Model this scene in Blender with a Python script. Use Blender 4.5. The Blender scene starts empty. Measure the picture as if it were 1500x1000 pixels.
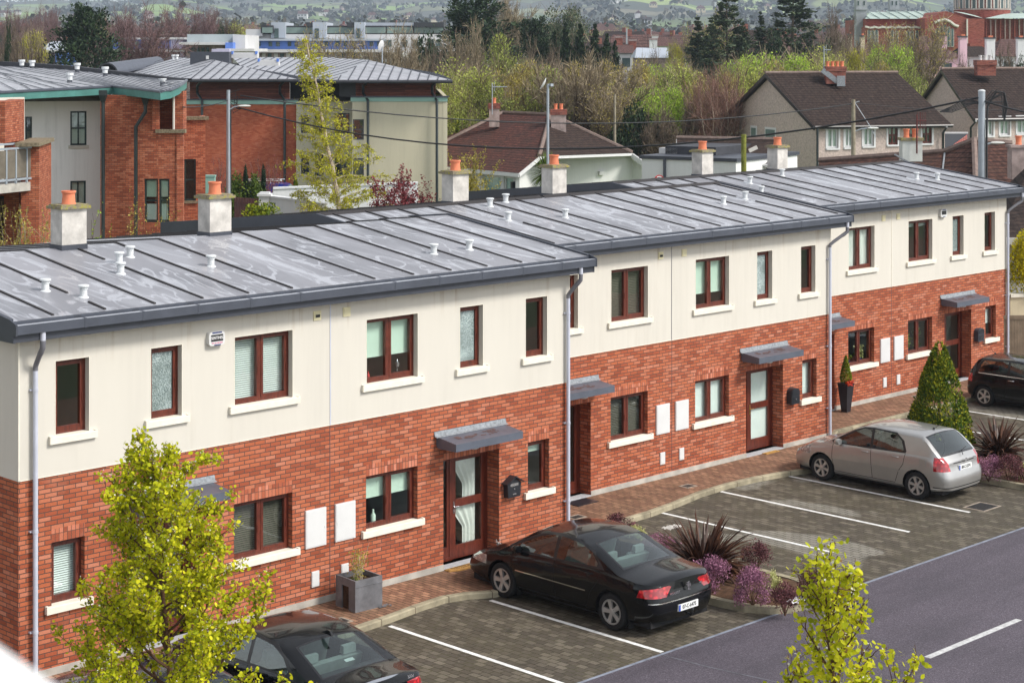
import bpy, bmesh, math, random
from mathutils import Vector, Matrix, noise
R = math.radians
sc = bpy.context.scene
COL = sc.collection
rnd = random.Random(7)
# --- camera frame helper (authoring distances)
F_, CX, HY, CH = 2725.0, 750.0, 75.0, 10.0
AN = math.atan(2750 / 2725.0); ca, sa = math.cos(AN), math.sin(AN)
def at(px, d, z=0.0, py=None):
 """world point at depth d; height z, or the height seen at row py"""
 r = (px - CX) * d / F_
 if py is not None: z = CH - (py - HY) * d / F_
 return Vector((d * ca + r * sa, d * sa - r * ca, z))
# --- materials
MATS = {}
def nmat(name):
 m = bpy.data.materials.new(name); m.use_nodes = True
 nt = m.node_tree; nt.nodes.clear()
 out = nt.nodes.new('ShaderNodeOutputMaterial'); b = nt.nodes.new('ShaderNodeBsdfPrincipled')
 nt.links.new(b.outputs[0], out.inputs[0]); MATS[name] = m
 return m, nt, b
def N(nt, t, **k):
 n = nt.nodes.new(t)
 for a, v in k.items(): setattr(n, a, v)
 return n
def L(nt, a, b): nt.links.new(a, b)
def c4(c): return (c[0], c[1], c[2], 1)
def ramp(nt, fac, stops):
 r = N(nt, 'ShaderNodeValToRGB'); e = r.color_ramp.elements
 while len(e) < len(stops): e.new(0.5)
 for i, (p, c) in enumerate(stops): e[i].position = p; e[i].color = c4(c) if len(c) == 3 else c
 L(nt, fac, r.inputs[0]); return r.outputs[0]
def nz(nt, scale, detail=4, rough=0.55, vec=None, dist=0):
 n = N(nt, 'ShaderNodeTexNoise'); n.inputs['Scale'].default_value = scale; n.inputs['Detail'].default_value = detail
 n.inputs['Roughness'].default_value = rough; n.inputs['Distortion'].default_value = dist
 if vec is not None: L(nt, vec, n.inputs['Vector'])
 return n.outputs['Fac']
def wpos(nt):
 return N(nt, 'ShaderNodeNewGeometry').outputs['Position']
def uvv(nt):
 n = N(nt, 'ShaderNodeUVMap'); n.uv_map = 'UVMap'; return n.outputs[0]
def vmul(nt, vec, s):
 m = N(nt, 'ShaderNodeVectorMath', operation='MULTIPLY'); L(nt, vec, m.inputs[0]); m.inputs[1].default_value = s; return m.outputs[0]
def mixc(nt, fac, a, b, mode='MIX'):
 m = N(nt, 'ShaderNodeMix', data_type='RGBA', blend_type=mode)
 for s, v in ((0, fac), (6, a), (7, b)):
  if isinstance(v, (int, float)): m.inputs[s].default_value = v
  elif isinstance(v, tuple): m.inputs[s].default_value = c4(v)
  else: L(nt, v, m.inputs[s])
 return m.outputs[2]
def mth(nt, op, a, b=None, clamp=False):
 m = N(nt, 'ShaderNodeMath', operation=op, use_clamp=clamp)
 for s, v in ((0, a), (1, b)):
  if v is None: continue
  if isinstance(v, (int, float)): m.inputs[s].default_value = v
  else: L(nt, v, m.inputs[s])
 return m.outputs[0]
def bump(nt, b, h, strength=0.3, dist=0.01):
 n = N(nt, 'ShaderNodeBump'); n.inputs['Strength'].default_value = strength; n.inputs['Distance'].default_value = dist
 L(nt, h, n.inputs['Height']); L(nt, n.outputs[0], b.inputs['Normal'])
def simple(name, col, rough=0.6, var=0.12, scale=3.0, metal=0.0, bmp=0.0, coat=0.0, spec=None, fine=None):
 """plain surface with a little wear variation"""
 m, nt, b = nmat(name)
 p = wpos(nt)
 f = nz(nt, scale, 5, 0.6, p)
 lo = tuple(c * (1 - var) for c in col); hi = tuple(min(1, c * (1 + var)) for c in col)
 L(nt, ramp(nt, f, [(0.3, lo), (0.7, hi)]), b.inputs['Base Color'])
 b.inputs['Roughness'].default_value = rough; b.inputs['Metallic'].default_value = metal
 if coat: b.inputs['Coat Weight'].default_value = coat; b.inputs['Coat Roughness'].default_value = 0.03
 if spec is None and rough >= .8: spec = .18
 if spec is not None: b.inputs['Specular IOR Level'].default_value = spec
 if bmp: bump(nt, b, nz(nt, fine or scale * 12, 3, 0.6, p), bmp, 0.01)
 return m
def brick(name, c1, c2, mortar, bw=0.225, bh=0.075, ms=0.0055, swap=False, pale=None, patch=0.35, offset=0.5, dark=0.6):
 m, nt, b = nmat(name)
 v = uvv(nt)
 if swap:
  s = N(nt, 'ShaderNodeSeparateXYZ'); L(nt, v, s.inputs[0]); c = N(nt, 'ShaderNodeCombineXYZ')
  L(nt, s.outputs[1], c.inputs[0]); L(nt, s.outputs[0], c.inputs[1]); v = c.outputs[0]
 t = N(nt, 'ShaderNodeTexBrick'); t.offset = offset
 t.inputs['Scale'].default_value = 1; t.inputs['Brick Width'].default_value = bw; t.inputs['Row Height'].default_value = bh
 t.inputs['Mortar Size'].default_value = ms; t.inputs['Mortar Smooth'].default_value = 0.15; t.inputs['Bias'].default_value = 0
 t.inputs['Color1'].default_value = (0, 0, 0, 1); t.inputs['Color2'].default_value = (1, 1, 1, 1); t.inputs['Mortar'].default_value = (0.5, 0.5, 0.5, 1)
 L(nt, v, t.inputs['Vector'])
 pp = pale or c1
 tone = ramp(nt, t.outputs['Color'], [(0.0, tuple(x * dark for x in c2)), (0.22, c2), (0.55, c1), (0.86, tuple(0.5 * (a + q) for a, q in zip(c1, pp))), (1.0, pp)])
 big = nz(nt, 0.5, 4, 0.6, v)
 tone = mixc(nt, ramp(nt, big, [(0.35, (0, 0, 0)), (0.7, (patch,) * 3)]), tone, tuple(0.6 * a + 0.4 * q for a, q in zip(c2, pp)))
 bl = ramp(nt, nz(nt, .9, 5, .7, vmul(nt, v, (1, 1.6, 1))), [(.56, (0, 0, 0)), (.74, (.28, .28, .28))]); tone = mixc(nt, bl, tone, tuple(.5 * a + .5 * q for a, q in zip(pp, (.5, .38, .30))))
 fine = nz(nt, 60, 3, 0.6, v)
 tone = mixc(nt, 0.35, tone, ramp(nt, fine, [(0.3, (0.25, 0.25, 0.25)), (0.7, (0.75, 0.75, 0.75))]), 'OVERLAY')
 col = mixc(nt, t.outputs['Fac'], tone, mortar)
 L(nt, col, b.inputs['Base Color']); b.inputs['Roughness'].default_value = 0.85; b.inputs['Specular IOR Level'].default_value = .25
 h = mth(nt, 'SUBTRACT', mth(nt, 'MULTIPLY', fine, 0.25), t.outputs['Fac'])
 bump(nt, b, h, 0.6, 0.006)
 return m
# --- mesh builder
class MB:
 def __init__(s): s.v = []; s.f = []; s.m = []; s.uvd = {}
 def face(s, pts, m=0, uv=None):
  i = len(s.v); s.v.extend([tuple(p) for p in pts]); s.f.append(tuple(range(i, i + len(pts)))); s.m.append(m)
  if uv: s.uvd[len(s.f) - 1] = uv
 def box(s, x0, x1, y0, y1, z0, z1, m=0, skip=''):
  if x0 > x1: x0, x1 = x1, x0
  if y0 > y1: y0, y1 = y1, y0
  if z0 > z1: z0, z1 = z1, z0
  i = len(s.v)
  s.v += [(x0, y0, z0), (x1, y0, z0), (x1, y1, z0), (x0, y1, z0), (x0, y0, z1), (x1, y0, z1), (x1, y1, z1), (x0, y1, z1)]
  for k, q in (('b', (0, 3, 2, 1)), ('t', (4, 5, 6, 7)), ('f', (0, 1, 5, 4)), ('r', (1, 2, 6, 5)), ('k', (2, 3, 7, 6)), ('l', (3, 0, 4, 7))):
   if k in skip: continue
   s.f.append(tuple(i + j for j in q)); s.m.append(m)
 def xbox(s, M, sx, sy, sz, m=0):
  i = len(s.v)
  for c in ((-1, -1, -1), (1, -1, -1), (1, 1, -1), (-1, 1, -1), (-1, -1, 1), (1, -1, 1), (1, 1, 1), (-1, 1, 1)):
   s.v.append(tuple(M @ Vector((c[0] * sx / 2, c[1] * sy / 2, c[2] * sz / 2))))
  for q in ((0, 3, 2, 1), (4, 5, 6, 7), (0, 1, 5, 4), (1, 2, 6, 5), (2, 3, 7, 6), (3, 0, 4, 7)):
   s.f.append(tuple(i + j for j in q)); s.m.append(m)
 def tube(s, pts, r, n=8, m=0, cap=True):
  pts = [Vector(p) for p in pts]; rs = r if isinstance(r, (list, tuple)) else [r] * len(pts)
  i0 = len(s.v); up = None
  for k, p in enumerate(pts):
   d = (pts[min(k + 1, len(pts) - 1)] - pts[max(k - 1, 0)])
   if d.length < 1e-9: d = Vector((0, 0, 1))
   d.normalize()
   if up is None:
    up = Vector((1, 0, 0)) if abs(d.x) < 0.8 else Vector((0, 1, 0))
   a = (up - d * up.dot(d));
   if a.length < 1e-6: a = d.orthogonal()
   a.normalize(); up = a; b = d.cross(a)
   for j in range(n):
    t = 2 * math.pi * j / n
    s.v.append(tuple(p + (a * math.cos(t) + b * math.sin(t)) * rs[k]))
  for k in range(len(pts) - 1):
   for j in range(n):
    a0 = i0 + k * n + j; a1 = i0 + k * n + (j + 1) % n
    s.f.append((a0, a1, a1 + n, a0 + n)); s.m.append(m)
  if cap:
   s.f.append(tuple(i0 + j for j in reversed(range(n)))); s.m.append(m)
   s.f.append(tuple(i0 + (len(pts) - 1) * n + j for j in range(n))); s.m.append(m)
 def lathe(s, prof, c=(0, 0, 0), n=16, m=0, M=None, close=True):
  i0 = len(s.v); c = Vector(c)
  for (r, z) in prof:
   for j in range(n):
    t = 2 * math.pi * j / n; p = Vector((r * math.cos(t), r * math.sin(t), z))
    s.v.append(tuple((M @ p if M else p) + c))
  for k in range(len(prof) - 1):
   for j in range(n):
    a0 = i0 + k * n + j; a1 = i0 + k * n + (j + 1) % n
    s.f.append((a0, a1, a1 + n, a0 + n)); s.m.append(m)
  if close:
   s.f.append(tuple(i0 + j for j in reversed(range(n)))); s.m.append(m)
   s.f.append(tuple(i0 + (len(prof) - 1) * n + j for j in range(n))); s.m.append(m)
 def prism(s, poly, a, b, axis='x', m=0):
  """poly: 2D points; extruded between a and b along axis (x: poly=(y,z); y: (x,z); z: (x,y))"""
  def P(u, v, w): return (w, u, v) if axis == 'x' else ((u, w, v) if axis == 'y' else (u, v, w))
  i = len(s.v); n = len(poly)
  s.v += [P(u, v, a) for u, v in poly] + [P(u, v, b) for u, v in poly]
  s.f.append(tuple(i + j for j in range(n))); s.m.append(m)
  s.f.append(tuple(i + n + j for j in reversed(range(n)))); s.m.append(m)
  for j in range(n):
   k = (j + 1) % n
   s.f.append((i + j, i + n + j, i + n + k, i + k)); s.m.append(m)
 def panel(s, x0, x1, z0, z1, holes, y=0, m=0, flip=False):
  """wall sheet in the XZ plane with rectangular holes"""
  xs = sorted({x0, x1, *[min(max(h[i], x0), x1) for h in holes for i in (0, 1)]}); zs = sorted({z0, z1, *[min(max(h[i], z0), z1) for h in holes for i in (2, 3)]})
  for a, b in zip(xs, xs[1:]):
   for c, d in zip(zs, zs[1:]):
    mx, mz = (a + b) / 2, (c + d) / 2
    if any(h[0] < mx < h[1] and h[2] < mz < h[3] for h in holes): continue
    s.face([(a, y, c), (b, y, c), (b, y, d), (a, y, d)], m)
 def build(s, name, mats, parent=None, smooth=False, uvo=(0, 0, 0), uv=True, norm=True, loc=None):
  me = bpy.data.meshes.new(name); me.from_pydata(s.v, [], s.f)
  if not isinstance(mats, (list, tuple)): mats = [mats]
  for m in mats: me.materials.append(MATS[m] if isinstance(m, str) else m)
  if len(mats) > 1: me.polygons.foreach_set('material_index', s.m)
  if norm:
   bm = bmesh.new(); bm.from_mesh(me); bmesh.ops.remove_doubles(bm, verts=bm.verts, dist=1e-5) if len(s.v) < 200000 and not s.uvd else None
   bmesh.ops.recalc_face_normals(bm, faces=bm.faces); bm.to_mesh(me); bm.free()
  me.update()
  if uv:
   ul = me.uv_layers.new(name='UVMap').data
   for p in me.polygons:
    if p.index in s.uvd:
     for li, q in zip(p.loop_indices, s.uvd[p.index]): ul[li].uv = q
     continue
    n = p.normal
    for li in p.loop_indices:
     v = me.vertices[me.loops[li].vertex_index].co
     x, y, z = v.x + uvo[0], v.y + uvo[1], v.z + uvo[2]
     if abs(n.z) > 0.75: ul[li].uv = (x, y)
     elif abs(n.x) > abs(n.y): ul[li].uv = (y, z)
     else: ul[li].uv = (x, z)
  if smooth:
   me.polygons.foreach_set('use_smooth', [True] * len(me.polygons))
   if smooth != 1:
    try: me.set_sharp_from_angle(angle=R(smooth))
    except Exception: pass
  o = bpy.data.objects.new(name, me); COL.objects.link(o)
  if parent is not None: o.parent = parent
  if loc is not None: o.location = loc
  return o
def tag(o, label=None, cat=None, group=None, kind=None):
 if label: o['label'] = label
 if cat: o['category'] = cat
 if group: o['group'] = group
 if kind: o['kind'] = kind
 return o
def thing(name, label, cat, loc=(0, 0, 0), rz=0, group=None):
 o = bpy.data.objects.new(name, None); COL.objects.link(o); o.location = loc; o.rotation_euler = (0, 0, rz)
 o.empty_display_size = 0.1
 return tag(o, label, cat, group)
def dup(root, loc, rz=0, label=None, scale=None):
 def cp(o, par):
  c = o.copy(); COL.objects.link(c); c.parent = par
  for ch in KIDS.get(o.name, []): cp(ch, c)
  return c
 KIDS = {}
 def walk(o):
  KIDS[o.name] = list(o.children)
  for ch in o.children: walk(ch)
 walk(root)
 r = cp(root, None); r.location = loc; r.rotation_euler = (0, 0, rz)
 if scale: r.scale = scale if isinstance(scale, (tuple, list)) else (scale,) * 3
 if label: r['label'] = label
 return r
def text_mesh(name, txt, size, mat, parent, M, ext=0.002, sx=1.0, align='CENTER'):
 cu = bpy.data.curves.new(name, 'FONT'); cu.body = txt; cu.size = size; cu.extrude = ext; cu.align_x = align; cu.align_y = 'CENTER'; cu.offset = size * 0.012
 t = bpy.data.objects.new(name + '_src', cu); COL.objects.link(t)
 dg = bpy.context.evaluated_depsgraph_get(); me = bpy.data.meshes.new_from_object(t.evaluated_get(dg)); bpy.data.objects.remove(t)
 me.transform(M @ Matrix.Diagonal((sx, 1, 1, 1))); me.materials.clear(); me.materials.append(MATS[mat])
 o = bpy.data.objects.new(name, me); COL.objects.link(o); o.parent = parent; return o
# --- material library
brick('terrace_brick', (0.43, 0.120, 0.052), (0.33, 0.078, 0.035), (0.10, 0.06, 0.047), pale=(0.50, 0.19, 0.115), ms=0.0085, patch=0.2, dark=0.75)
brick('soldier_brick', (0.42, 0.125, 0.06), (0.34, 0.085, 0.042), (0.10, 0.06, 0.045), swap=True, bw=0.225, bh=0.075, offset=0, pale=(0.6, 0.23, 0.15))
brick('apartment_brick', (0.38, 0.105, 0.048), (0.29, 0.07, 0.034), (0.11, 0.06, 0.045), pale=(0.48, 0.18, 0.10), ms=0.008, patch=.2, dark=.8)
brick('far_brick', (0.40, 0.105, 0.05), (0.35, 0.08, 0.04), (0.28, 0.10, 0.06), pale=(0.48, 0.15, 0.08), ms=0.006, patch=.15, dark=.85)
brick('church_brick', (0.27, 0.075, 0.055), (0.21, 0.055, 0.04), (0.20, 0.08, 0.06), pale=(0.3, 0.1, 0.08), ms=0.005)
brick('chimney_brick', (0.26, 0.075, 0.05), (0.17, 0.05, 0.04), (0.2, 0.14, 0.12), pale=(0.3, 0.12, 0.09))
brick('shed_brick', (0.6, 0.12, 0.1), (0.5, 0.09, 0.08), (0.65, 0.5, 0.45), ms=0.01)
def render_mat(name, col, streak=0.10):
 m, nt, b = nmat(name); p = wpos(nt)
 f = nz(nt, 1.2, 5, 0.6, vmul(nt, p, (1.0, 1.0, 0.35)))
 s = nz(nt, 9, 3, 0.6, vmul(nt, p, (1, 1, 0.05)))
 g = mth(nt, 'ADD', mth(nt, 'MULTIPLY', f, 0.6), mth(nt, 'MULTIPLY', s, 0.4))
 cc = ramp(nt, g, [(0.36, tuple(c * (1 - streak) for c in col)), (0.5, col), (0.68, tuple(min(1, c * 1.03) for c in col))])
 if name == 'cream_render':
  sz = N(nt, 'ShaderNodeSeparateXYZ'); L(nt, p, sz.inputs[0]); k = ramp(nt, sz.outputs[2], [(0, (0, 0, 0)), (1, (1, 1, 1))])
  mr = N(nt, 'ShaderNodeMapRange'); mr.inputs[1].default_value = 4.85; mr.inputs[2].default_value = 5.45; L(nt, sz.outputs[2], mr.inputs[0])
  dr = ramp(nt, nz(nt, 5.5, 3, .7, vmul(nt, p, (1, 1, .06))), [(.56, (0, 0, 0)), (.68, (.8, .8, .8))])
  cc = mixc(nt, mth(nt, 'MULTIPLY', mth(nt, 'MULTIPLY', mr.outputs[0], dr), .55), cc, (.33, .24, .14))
  m2 = N(nt, 'ShaderNodeMapRange'); m2.inputs[1].default_value = 3.72; m2.inputs[2].default_value = 3.25; L(nt, sz.outputs[2], m2.inputs[0])
  d2 = ramp(nt, nz(nt, 2.2, 4, .7, vmul(nt, p, (1, 1, .12))), [(.58, (0, 0, 0)), (.72, (.6, .6, .6))])
  cc = mixc(nt, mth(nt, 'MULTIPLY', d2, .28), cc, (.38, .34, .27))
 L(nt, cc, b.inputs['Base Color'])
 b.inputs['Roughness'].default_value = 0.9; b.inputs['Specular IOR Level'].default_value = .2
 bump(nt, b, nz(nt, 220, 2, 0.7, p), 0.35, 0.003)
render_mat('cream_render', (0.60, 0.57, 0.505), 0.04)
render_mat('white_render', (0.82, 0.81, 0.80), 0.12)
render_mat('putty_render', (0.54, 0.50, 0.37), 0.06)
render_mat('wall_white', (0.68, 0.69, 0.70), 0.08)
render_mat('mint_render', (0.68, 0.69, 0.675), 0.05)
render_mat('yellow_render', (0.6, 0.52, 0.36), 0.1)
render_mat('pink_render', (0.75, 0.50, 0.58), 0.05)
simple('pebbledash', (0.48, 0.395, 0.35), 0.95, 0.28, 9.0, bmp=0.8, fine=45)
simple('sill_stone', (0.74, 0.70, 0.60), 0.8, 0.08, 6.0, bmp=0.2)
simple('plinth', (0.40, 0.38, 0.34), 0.9, 0.25, 3.0, bmp=0.4)
simple('zinc_dark', (0.042, 0.047, 0.062), 0.5, 0.15, 2.0, metal=0.0)
simple('zinc_mid', (0.065, 0.073, 0.095), 0.42, 0.15, 2.0, metal=0.1)
simple('canopy_zinc', (0.09, 0.102, 0.13), 0.42, 0.15, 2.0)
simple('zinc_light', (0.44, 0.46, 0.50), 0.4, 0.12, 2.0, metal=0.2)
simple('seam_black', (0.022, 0.018, 0.018), 0.6, 0.2, 2.0)
simple('lead_flash', (0.24, 0.26, 0.28), 0.6, 0.35, 18.0, bmp=0.6)
simple('soffit', (0.34, 0.29, 0.23), 0.8, 0.15, 4.0)
simple('pipe_grey', (0.50, 0.52, 0.60), 0.35, 0.08, 2.0)
simple('pipe_dark', (0.16, 0.16, 0.18), 0.4, 0.1, 2.0)
simple('pipe_black', (0.02, 0.03, 0.03), 0.4, 0.2, 2.0)
simple('vent_white', (0.62, 0.64, 0.65), 0.5, 0.15, 8.0)
simple('pvc_white', (0.64, 0.645, 0.64), 0.35, 0.04, 3.0)
simple('cream_plastic', (0.72, 0.66, 0.42), 0.5, 0.08, 10)
simple('chimney_white', (0.50, 0.475, 0.44), 0.9, 0.3, 3.5, bmp=0.3)
simple('black_plastic', (0.018, 0.02, 0.026), 0.35, 0.2, 5.0)
simple('rubber', (0.02, 0.02, 0.021), 0.8, 0.2, 8.0)
simple('steel', (0.6, 0.6, 0.62), 0.25, 0.1, 6.0, metal=0.9)
simple('brass', (0.6, 0.42, 0.15), 0.3, 0.1, 6.0, metal=0.8)
simple('blind_green', (0.58, 0.72, 0.62), 0.8, 0.05, 2.0)
simple('blind_white', (0.74, 0.80, 0.78), 0.7, 0.05, 2.0)
simple('blind_dark', (0.11, 0.10, 0.075), 0.6, 0.1, 2.0)
simple('curtain', (0.72, 0.74, 0.70), 0.9, 0.1, 2.0)
simple('plaster_in', (0.30, 0.31, 0.27), 0.9, 0.1, 1.0)
simple('dark_room', (0.06, 0.06, 0.055), 0.9, 0.3, 1.0)
simple('slate', (0.13, 0.13, 0.14), 0.55, 0.35, 4.0, bmp=0.3)
simple('terracotta', (0.66, 0.20, 0.10), 0.75, 0.15, 6.0, bmp=0.15)
simple('timber_fence', (0.20, 0.155, 0.11), 0.9, 0.25, 3.0, bmp=0.4)
simple('red_paint', (0.55, 0.02, 0.02), 0.4, 0.1, 4)
simple('white_paint', (0.80, 0.80, 0.80), 0.5, 0.05, 4)
simple('letter_black', (0.012, 0.012, 0.014), 0.5, 0.1, 4)
simple('green_paint', (0.06, 0.20, 0.175), 0.5, 0.2, 2.0)
simple('mint_band', (0.25, 0.42, 0.36), 0.6, 0.1, 1.0)
simple('dark_green_frame', (0.012, 0.03, 0.028), 0.4, 0.2, 2.0)
simple('galv', (0.34, 0.38, 0.42), 0.5, 0.12, 2.0, metal=0.3)
simple('pole_wood', (0.26, 0.23, 0.17), 0.9, 0.25, 5.0, bmp=0.4)
simple('cable', (0.012, 0.013, 0.015), 0.6, 0.1, 2.0)
simple('brown_paint', (0.10, 0.022, 0.02), 0.5, 0.1, 3.0)
def mahogany():
 m, nt, b = nmat('mahogany'); p = wpos(nt)
 g = nz(nt, 6, 6, 0.65, vmul(nt, p, (3, 3, 0.6)), 1.5)
 L(nt, ramp(nt, g, [(0.3, (0.05, 0.009, 0.005)), (0.55, (0.115, 0.021, 0.010)), (0.8, (0.20, 0.048, 0.024))]), b.inputs['Base Color'])
 b.inputs['Roughness'].default_value = 0.4; bump(nt, b, g, 0.15, 0.003)
mahogany()
def cladding():
 m, nt, b = nmat('timber_cladding'); p = wpos(nt); v = uvv(nt)
 g = nz(nt, 3, 6, 0.65, vmul(nt, p, (0.5, 0.5, 7)), 0.6)
 t = N(nt, 'ShaderNodeTexBrick'); t.offset = 0.37
 for k, q in (('Scale', 1), ('Brick Width', 3.1), ('Row Height', 0.14), ('Mortar Size', 0.008), ('Bias', 0)): t.inputs[k].default_value = q
 t.inputs['Color1'].default_value = (0.05, 0.05, 0.05, 1); t.inputs['Color2'].default_value = (0.9, 0.9, 0.9, 1); L(nt, v, t.inputs['Vector'])
 c = ramp(nt, g, [(0.3, (0.085, 0.022, 0.012)), (0.6, (0.20, 0.055, 0.028)), (0.85, (0.33, 0.11, 0.055))])
 c = mixc(nt, 0.4, c, t.outputs['Color'], 'SOFT_LIGHT'); c = mixc(nt, t.outputs['Fac'], c, (0.02, 0.01, 0.01))
 L(nt, c, b.inputs['Base Color']); b.inputs['Roughness'].default_value = 0.7
cladding()
def glass(name, tint=(0.90, 0.95, 0.93), rough=0.01, refl=.8, base=0.03):
 m, nt, b = nmat(name); nt.nodes.remove(b); out = [n for n in nt.nodes if n.type == 'OUTPUT_MATERIAL'][0]
 t = N(nt, 'ShaderNodeBsdfTransparent'); t.inputs[0].default_value = c4(tint)
 g = N(nt, 'ShaderNodeBsdfGlossy'); g.inputs['Roughness'].default_value = rough; g.inputs['Color'].default_value = (0.95, 1, 0.99, 1)
 ge = N(nt, 'ShaderNodeNewGeometry'); dp = N(nt, 'ShaderNodeVectorMath', operation='DOT_PRODUCT'); L(nt, ge.outputs['Incoming'], dp.inputs[0]); L(nt, ge.outputs['Normal'], dp.inputs[1])
 fr = mth(nt, 'ADD', .045, mth(nt, 'MULTIPLY', .955, mth(nt, 'POWER', mth(nt, 'SUBTRACT', 1.0, mth(nt, 'ABSOLUTE', dp.outputs['Value'])), 5.0)))
 p = wpos(nt); bp = N(nt, 'ShaderNodeBump'); bp.inputs['Strength'].default_value = 0.12; bp.inputs['Distance'].default_value = 0.02
 L(nt, nz(nt, 1.3, 2, 0.5, p), bp.inputs['Height']); L(nt, bp.outputs[0], g.inputs['Normal'])
 fac = mth(nt, 'ADD', mth(nt, 'MULTIPLY', fr, 1.9 * refl), base, True)
 mx = N(nt, 'ShaderNodeMixShader'); L(nt, fac, mx.inputs[0]); L(nt, t.outputs[0], mx.inputs[1]); L(nt, g.outputs[0], mx.inputs[2]); L(nt, mx.outputs[0], out.inputs[0])
glass('window_glass')
glass('car_glass', (0.55, 0.66, 0.64), 0.0, 0.9, 0.03)
def frosted():
 m, nt, b = nmat('frosted_glass'); p = wpos(nt)
 v = N(nt, 'ShaderNodeTexVoronoi'); v.inputs['Scale'].default_value = 62; L(nt, vmul(nt, p, (1, 1, 0.6)), v.inputs['Vector'])
 f = mth(nt, 'MULTIPLY', v.outputs['Distance'], 1.0)
 g = nz(nt, 2.0, 3, 0.5, p)
 c = ramp(nt, f, [(0.1, (0.05, 0.075, 0.075)), (0.45, (0.28, 0.36, 0.36)), (0.7, (0.5, 0.58, 0.57))])
 L(nt, mixc(nt, ramp(nt, g, [(0.4, (0, 0, 0)), (0.6, (0.6, 0.6, 0.6))]), c, (0.08, 0.11, 0.10)), b.inputs['Base Color'])
 b.inputs['Roughness'].default_value = 0.12; bump(nt, b, f, 0.6, 0.01)
frosted()
def membrane(name='roof_membrane', lo=(0.162, 0.166, 0.185), hi=(0.26, 0.26, 0.285), wet=1.0):
 m, nt, b = nmat(name); p = wpos(nt)
 v = vmul(nt, p, (1.25, 0.36, 1.0))
 n1 = nz(nt, 1.15, 2, 0.45, v, 1.6); n2 = nz(nt, 0.5, 3, 0.5, vmul(nt, p, (1, 0.5, 1)))
 cont = mth(nt, 'ABSOLUTE', mth(nt, 'SUBTRACT', n1, 0.5))
 line = ramp(nt, cont, [(0.0, (1, 1, 1)), (0.012, (0.9, 0.9, 0.9)), (0.03, (0, 0, 0))])
 pool = ramp(nt, nz(nt, 0.8, 3, 0.5, vmul(nt, p, (1.5, 0.45, 1)), 0.8), [(0.5, (0, 0, 0)), (0.6, (0.75, 0.75, 0.75))])
 sx = N(nt, 'ShaderNodeSeparateXYZ'); L(nt, p, sx.inputs[0]); fr = mth(nt, 'FRACT', mth(nt, 'DIVIDE', mth(nt, 'SUBTRACT', sx.outputs[0], 21.40), .963))
 band = ramp(nt, mth(nt, 'ADD', fr, mth(nt, 'MULTIPLY', mth(nt, 'SUBTRACT', nz(nt, 1.5, 3, .6, p), .5), .45)), [(.02, (0, 0, 0)), (.07, (.75, .75, .75)), (.17, (.65, .65, .65)), (.26, (0, 0, 0))])
 w = mth(nt, 'MULTIPLY', mth(nt, 'ADD', mth(nt, 'ADD', mth(nt, 'MULTIPLY', line, .95), mth(nt, 'MULTIPLY', pool, .4), True), band, True), wet)
 col = ramp(nt, n2, [(0.3, lo), (0.7, hi)])
 dk = ramp(nt, nz(nt, 0.7, 2, 0.4, vmul(nt, p, (1.2, 0.5, 1)), 0.5), [(0.62, (0, 0, 0)), (0.68, (0.55, 0.55, 0.55))])
 col = mixc(nt, dk, col, tuple(0.6 * x for x in lo))
 col = mixc(nt, mth(nt, 'MULTIPLY', w, 0.5), col, (0.46, 0.47, 0.51))  # wet streaks also paled: the sky's reflection put into the colour
 L(nt, col, b.inputs['Base Color'])
 L(nt, ramp(nt, w, [(0.0, (0.46, 0.46, 0.46)), (0.8, (0.22, 0.22, 0.22))]), b.inputs['Roughness'])
 bump(nt, b, nz(nt, 3, 3, 0.5, p), 0.06, 0.02)
membrane()
membrane('metal_roof', (0.20, 0.21, 0.24), (0.30, 0.31, 0.35), 0.5)
membrane('metal_roof_pale', (0.25, 0.26, 0.28), (0.34, 0.34, 0.37), 0.5)
simple('cap_concrete', (0.20, 0.165, 0.11), 0.95, 0.45, 14.0, bmp=0.8)
def interior_light(): pass
# --- ground surfaces
def asphalt():
 m, nt, b = nmat('asphalt'); p = wpos(nt)
 f = nz(nt, 42, 3, 0.8, p); g = nz(nt, 0.35, 5, 0.6, p); s = nz(nt, 1.0, 4, 0.6, vmul(nt, p, (0.15, 1.6, 1)))
 c = ramp(nt, f, [(0.36, (0.032, 0.026, 0.034)), (0.52, (0.080, 0.067, 0.084)), (0.66, (0.13, 0.112, 0.132)), (0.74, (0.42, 0.40, 0.42))])
 k = mth(nt, 'ADD', mth(nt, 'MULTIPLY', g, 0.5), mth(nt, 'MULTIPLY', s, 0.5))
 c = mixc(nt, 1.0, c, ramp(nt, k, [(0.33, (0.66, 0.66, 0.68)), (0.66, (1.22, 1.2, 1.22))]), 'MULTIPLY')
 L(nt, c, b.inputs['Base Color']); b.inputs['Roughness'].default_value = 0.75; bump(nt, b, f, 0.5, 0.008)
asphalt()
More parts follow.
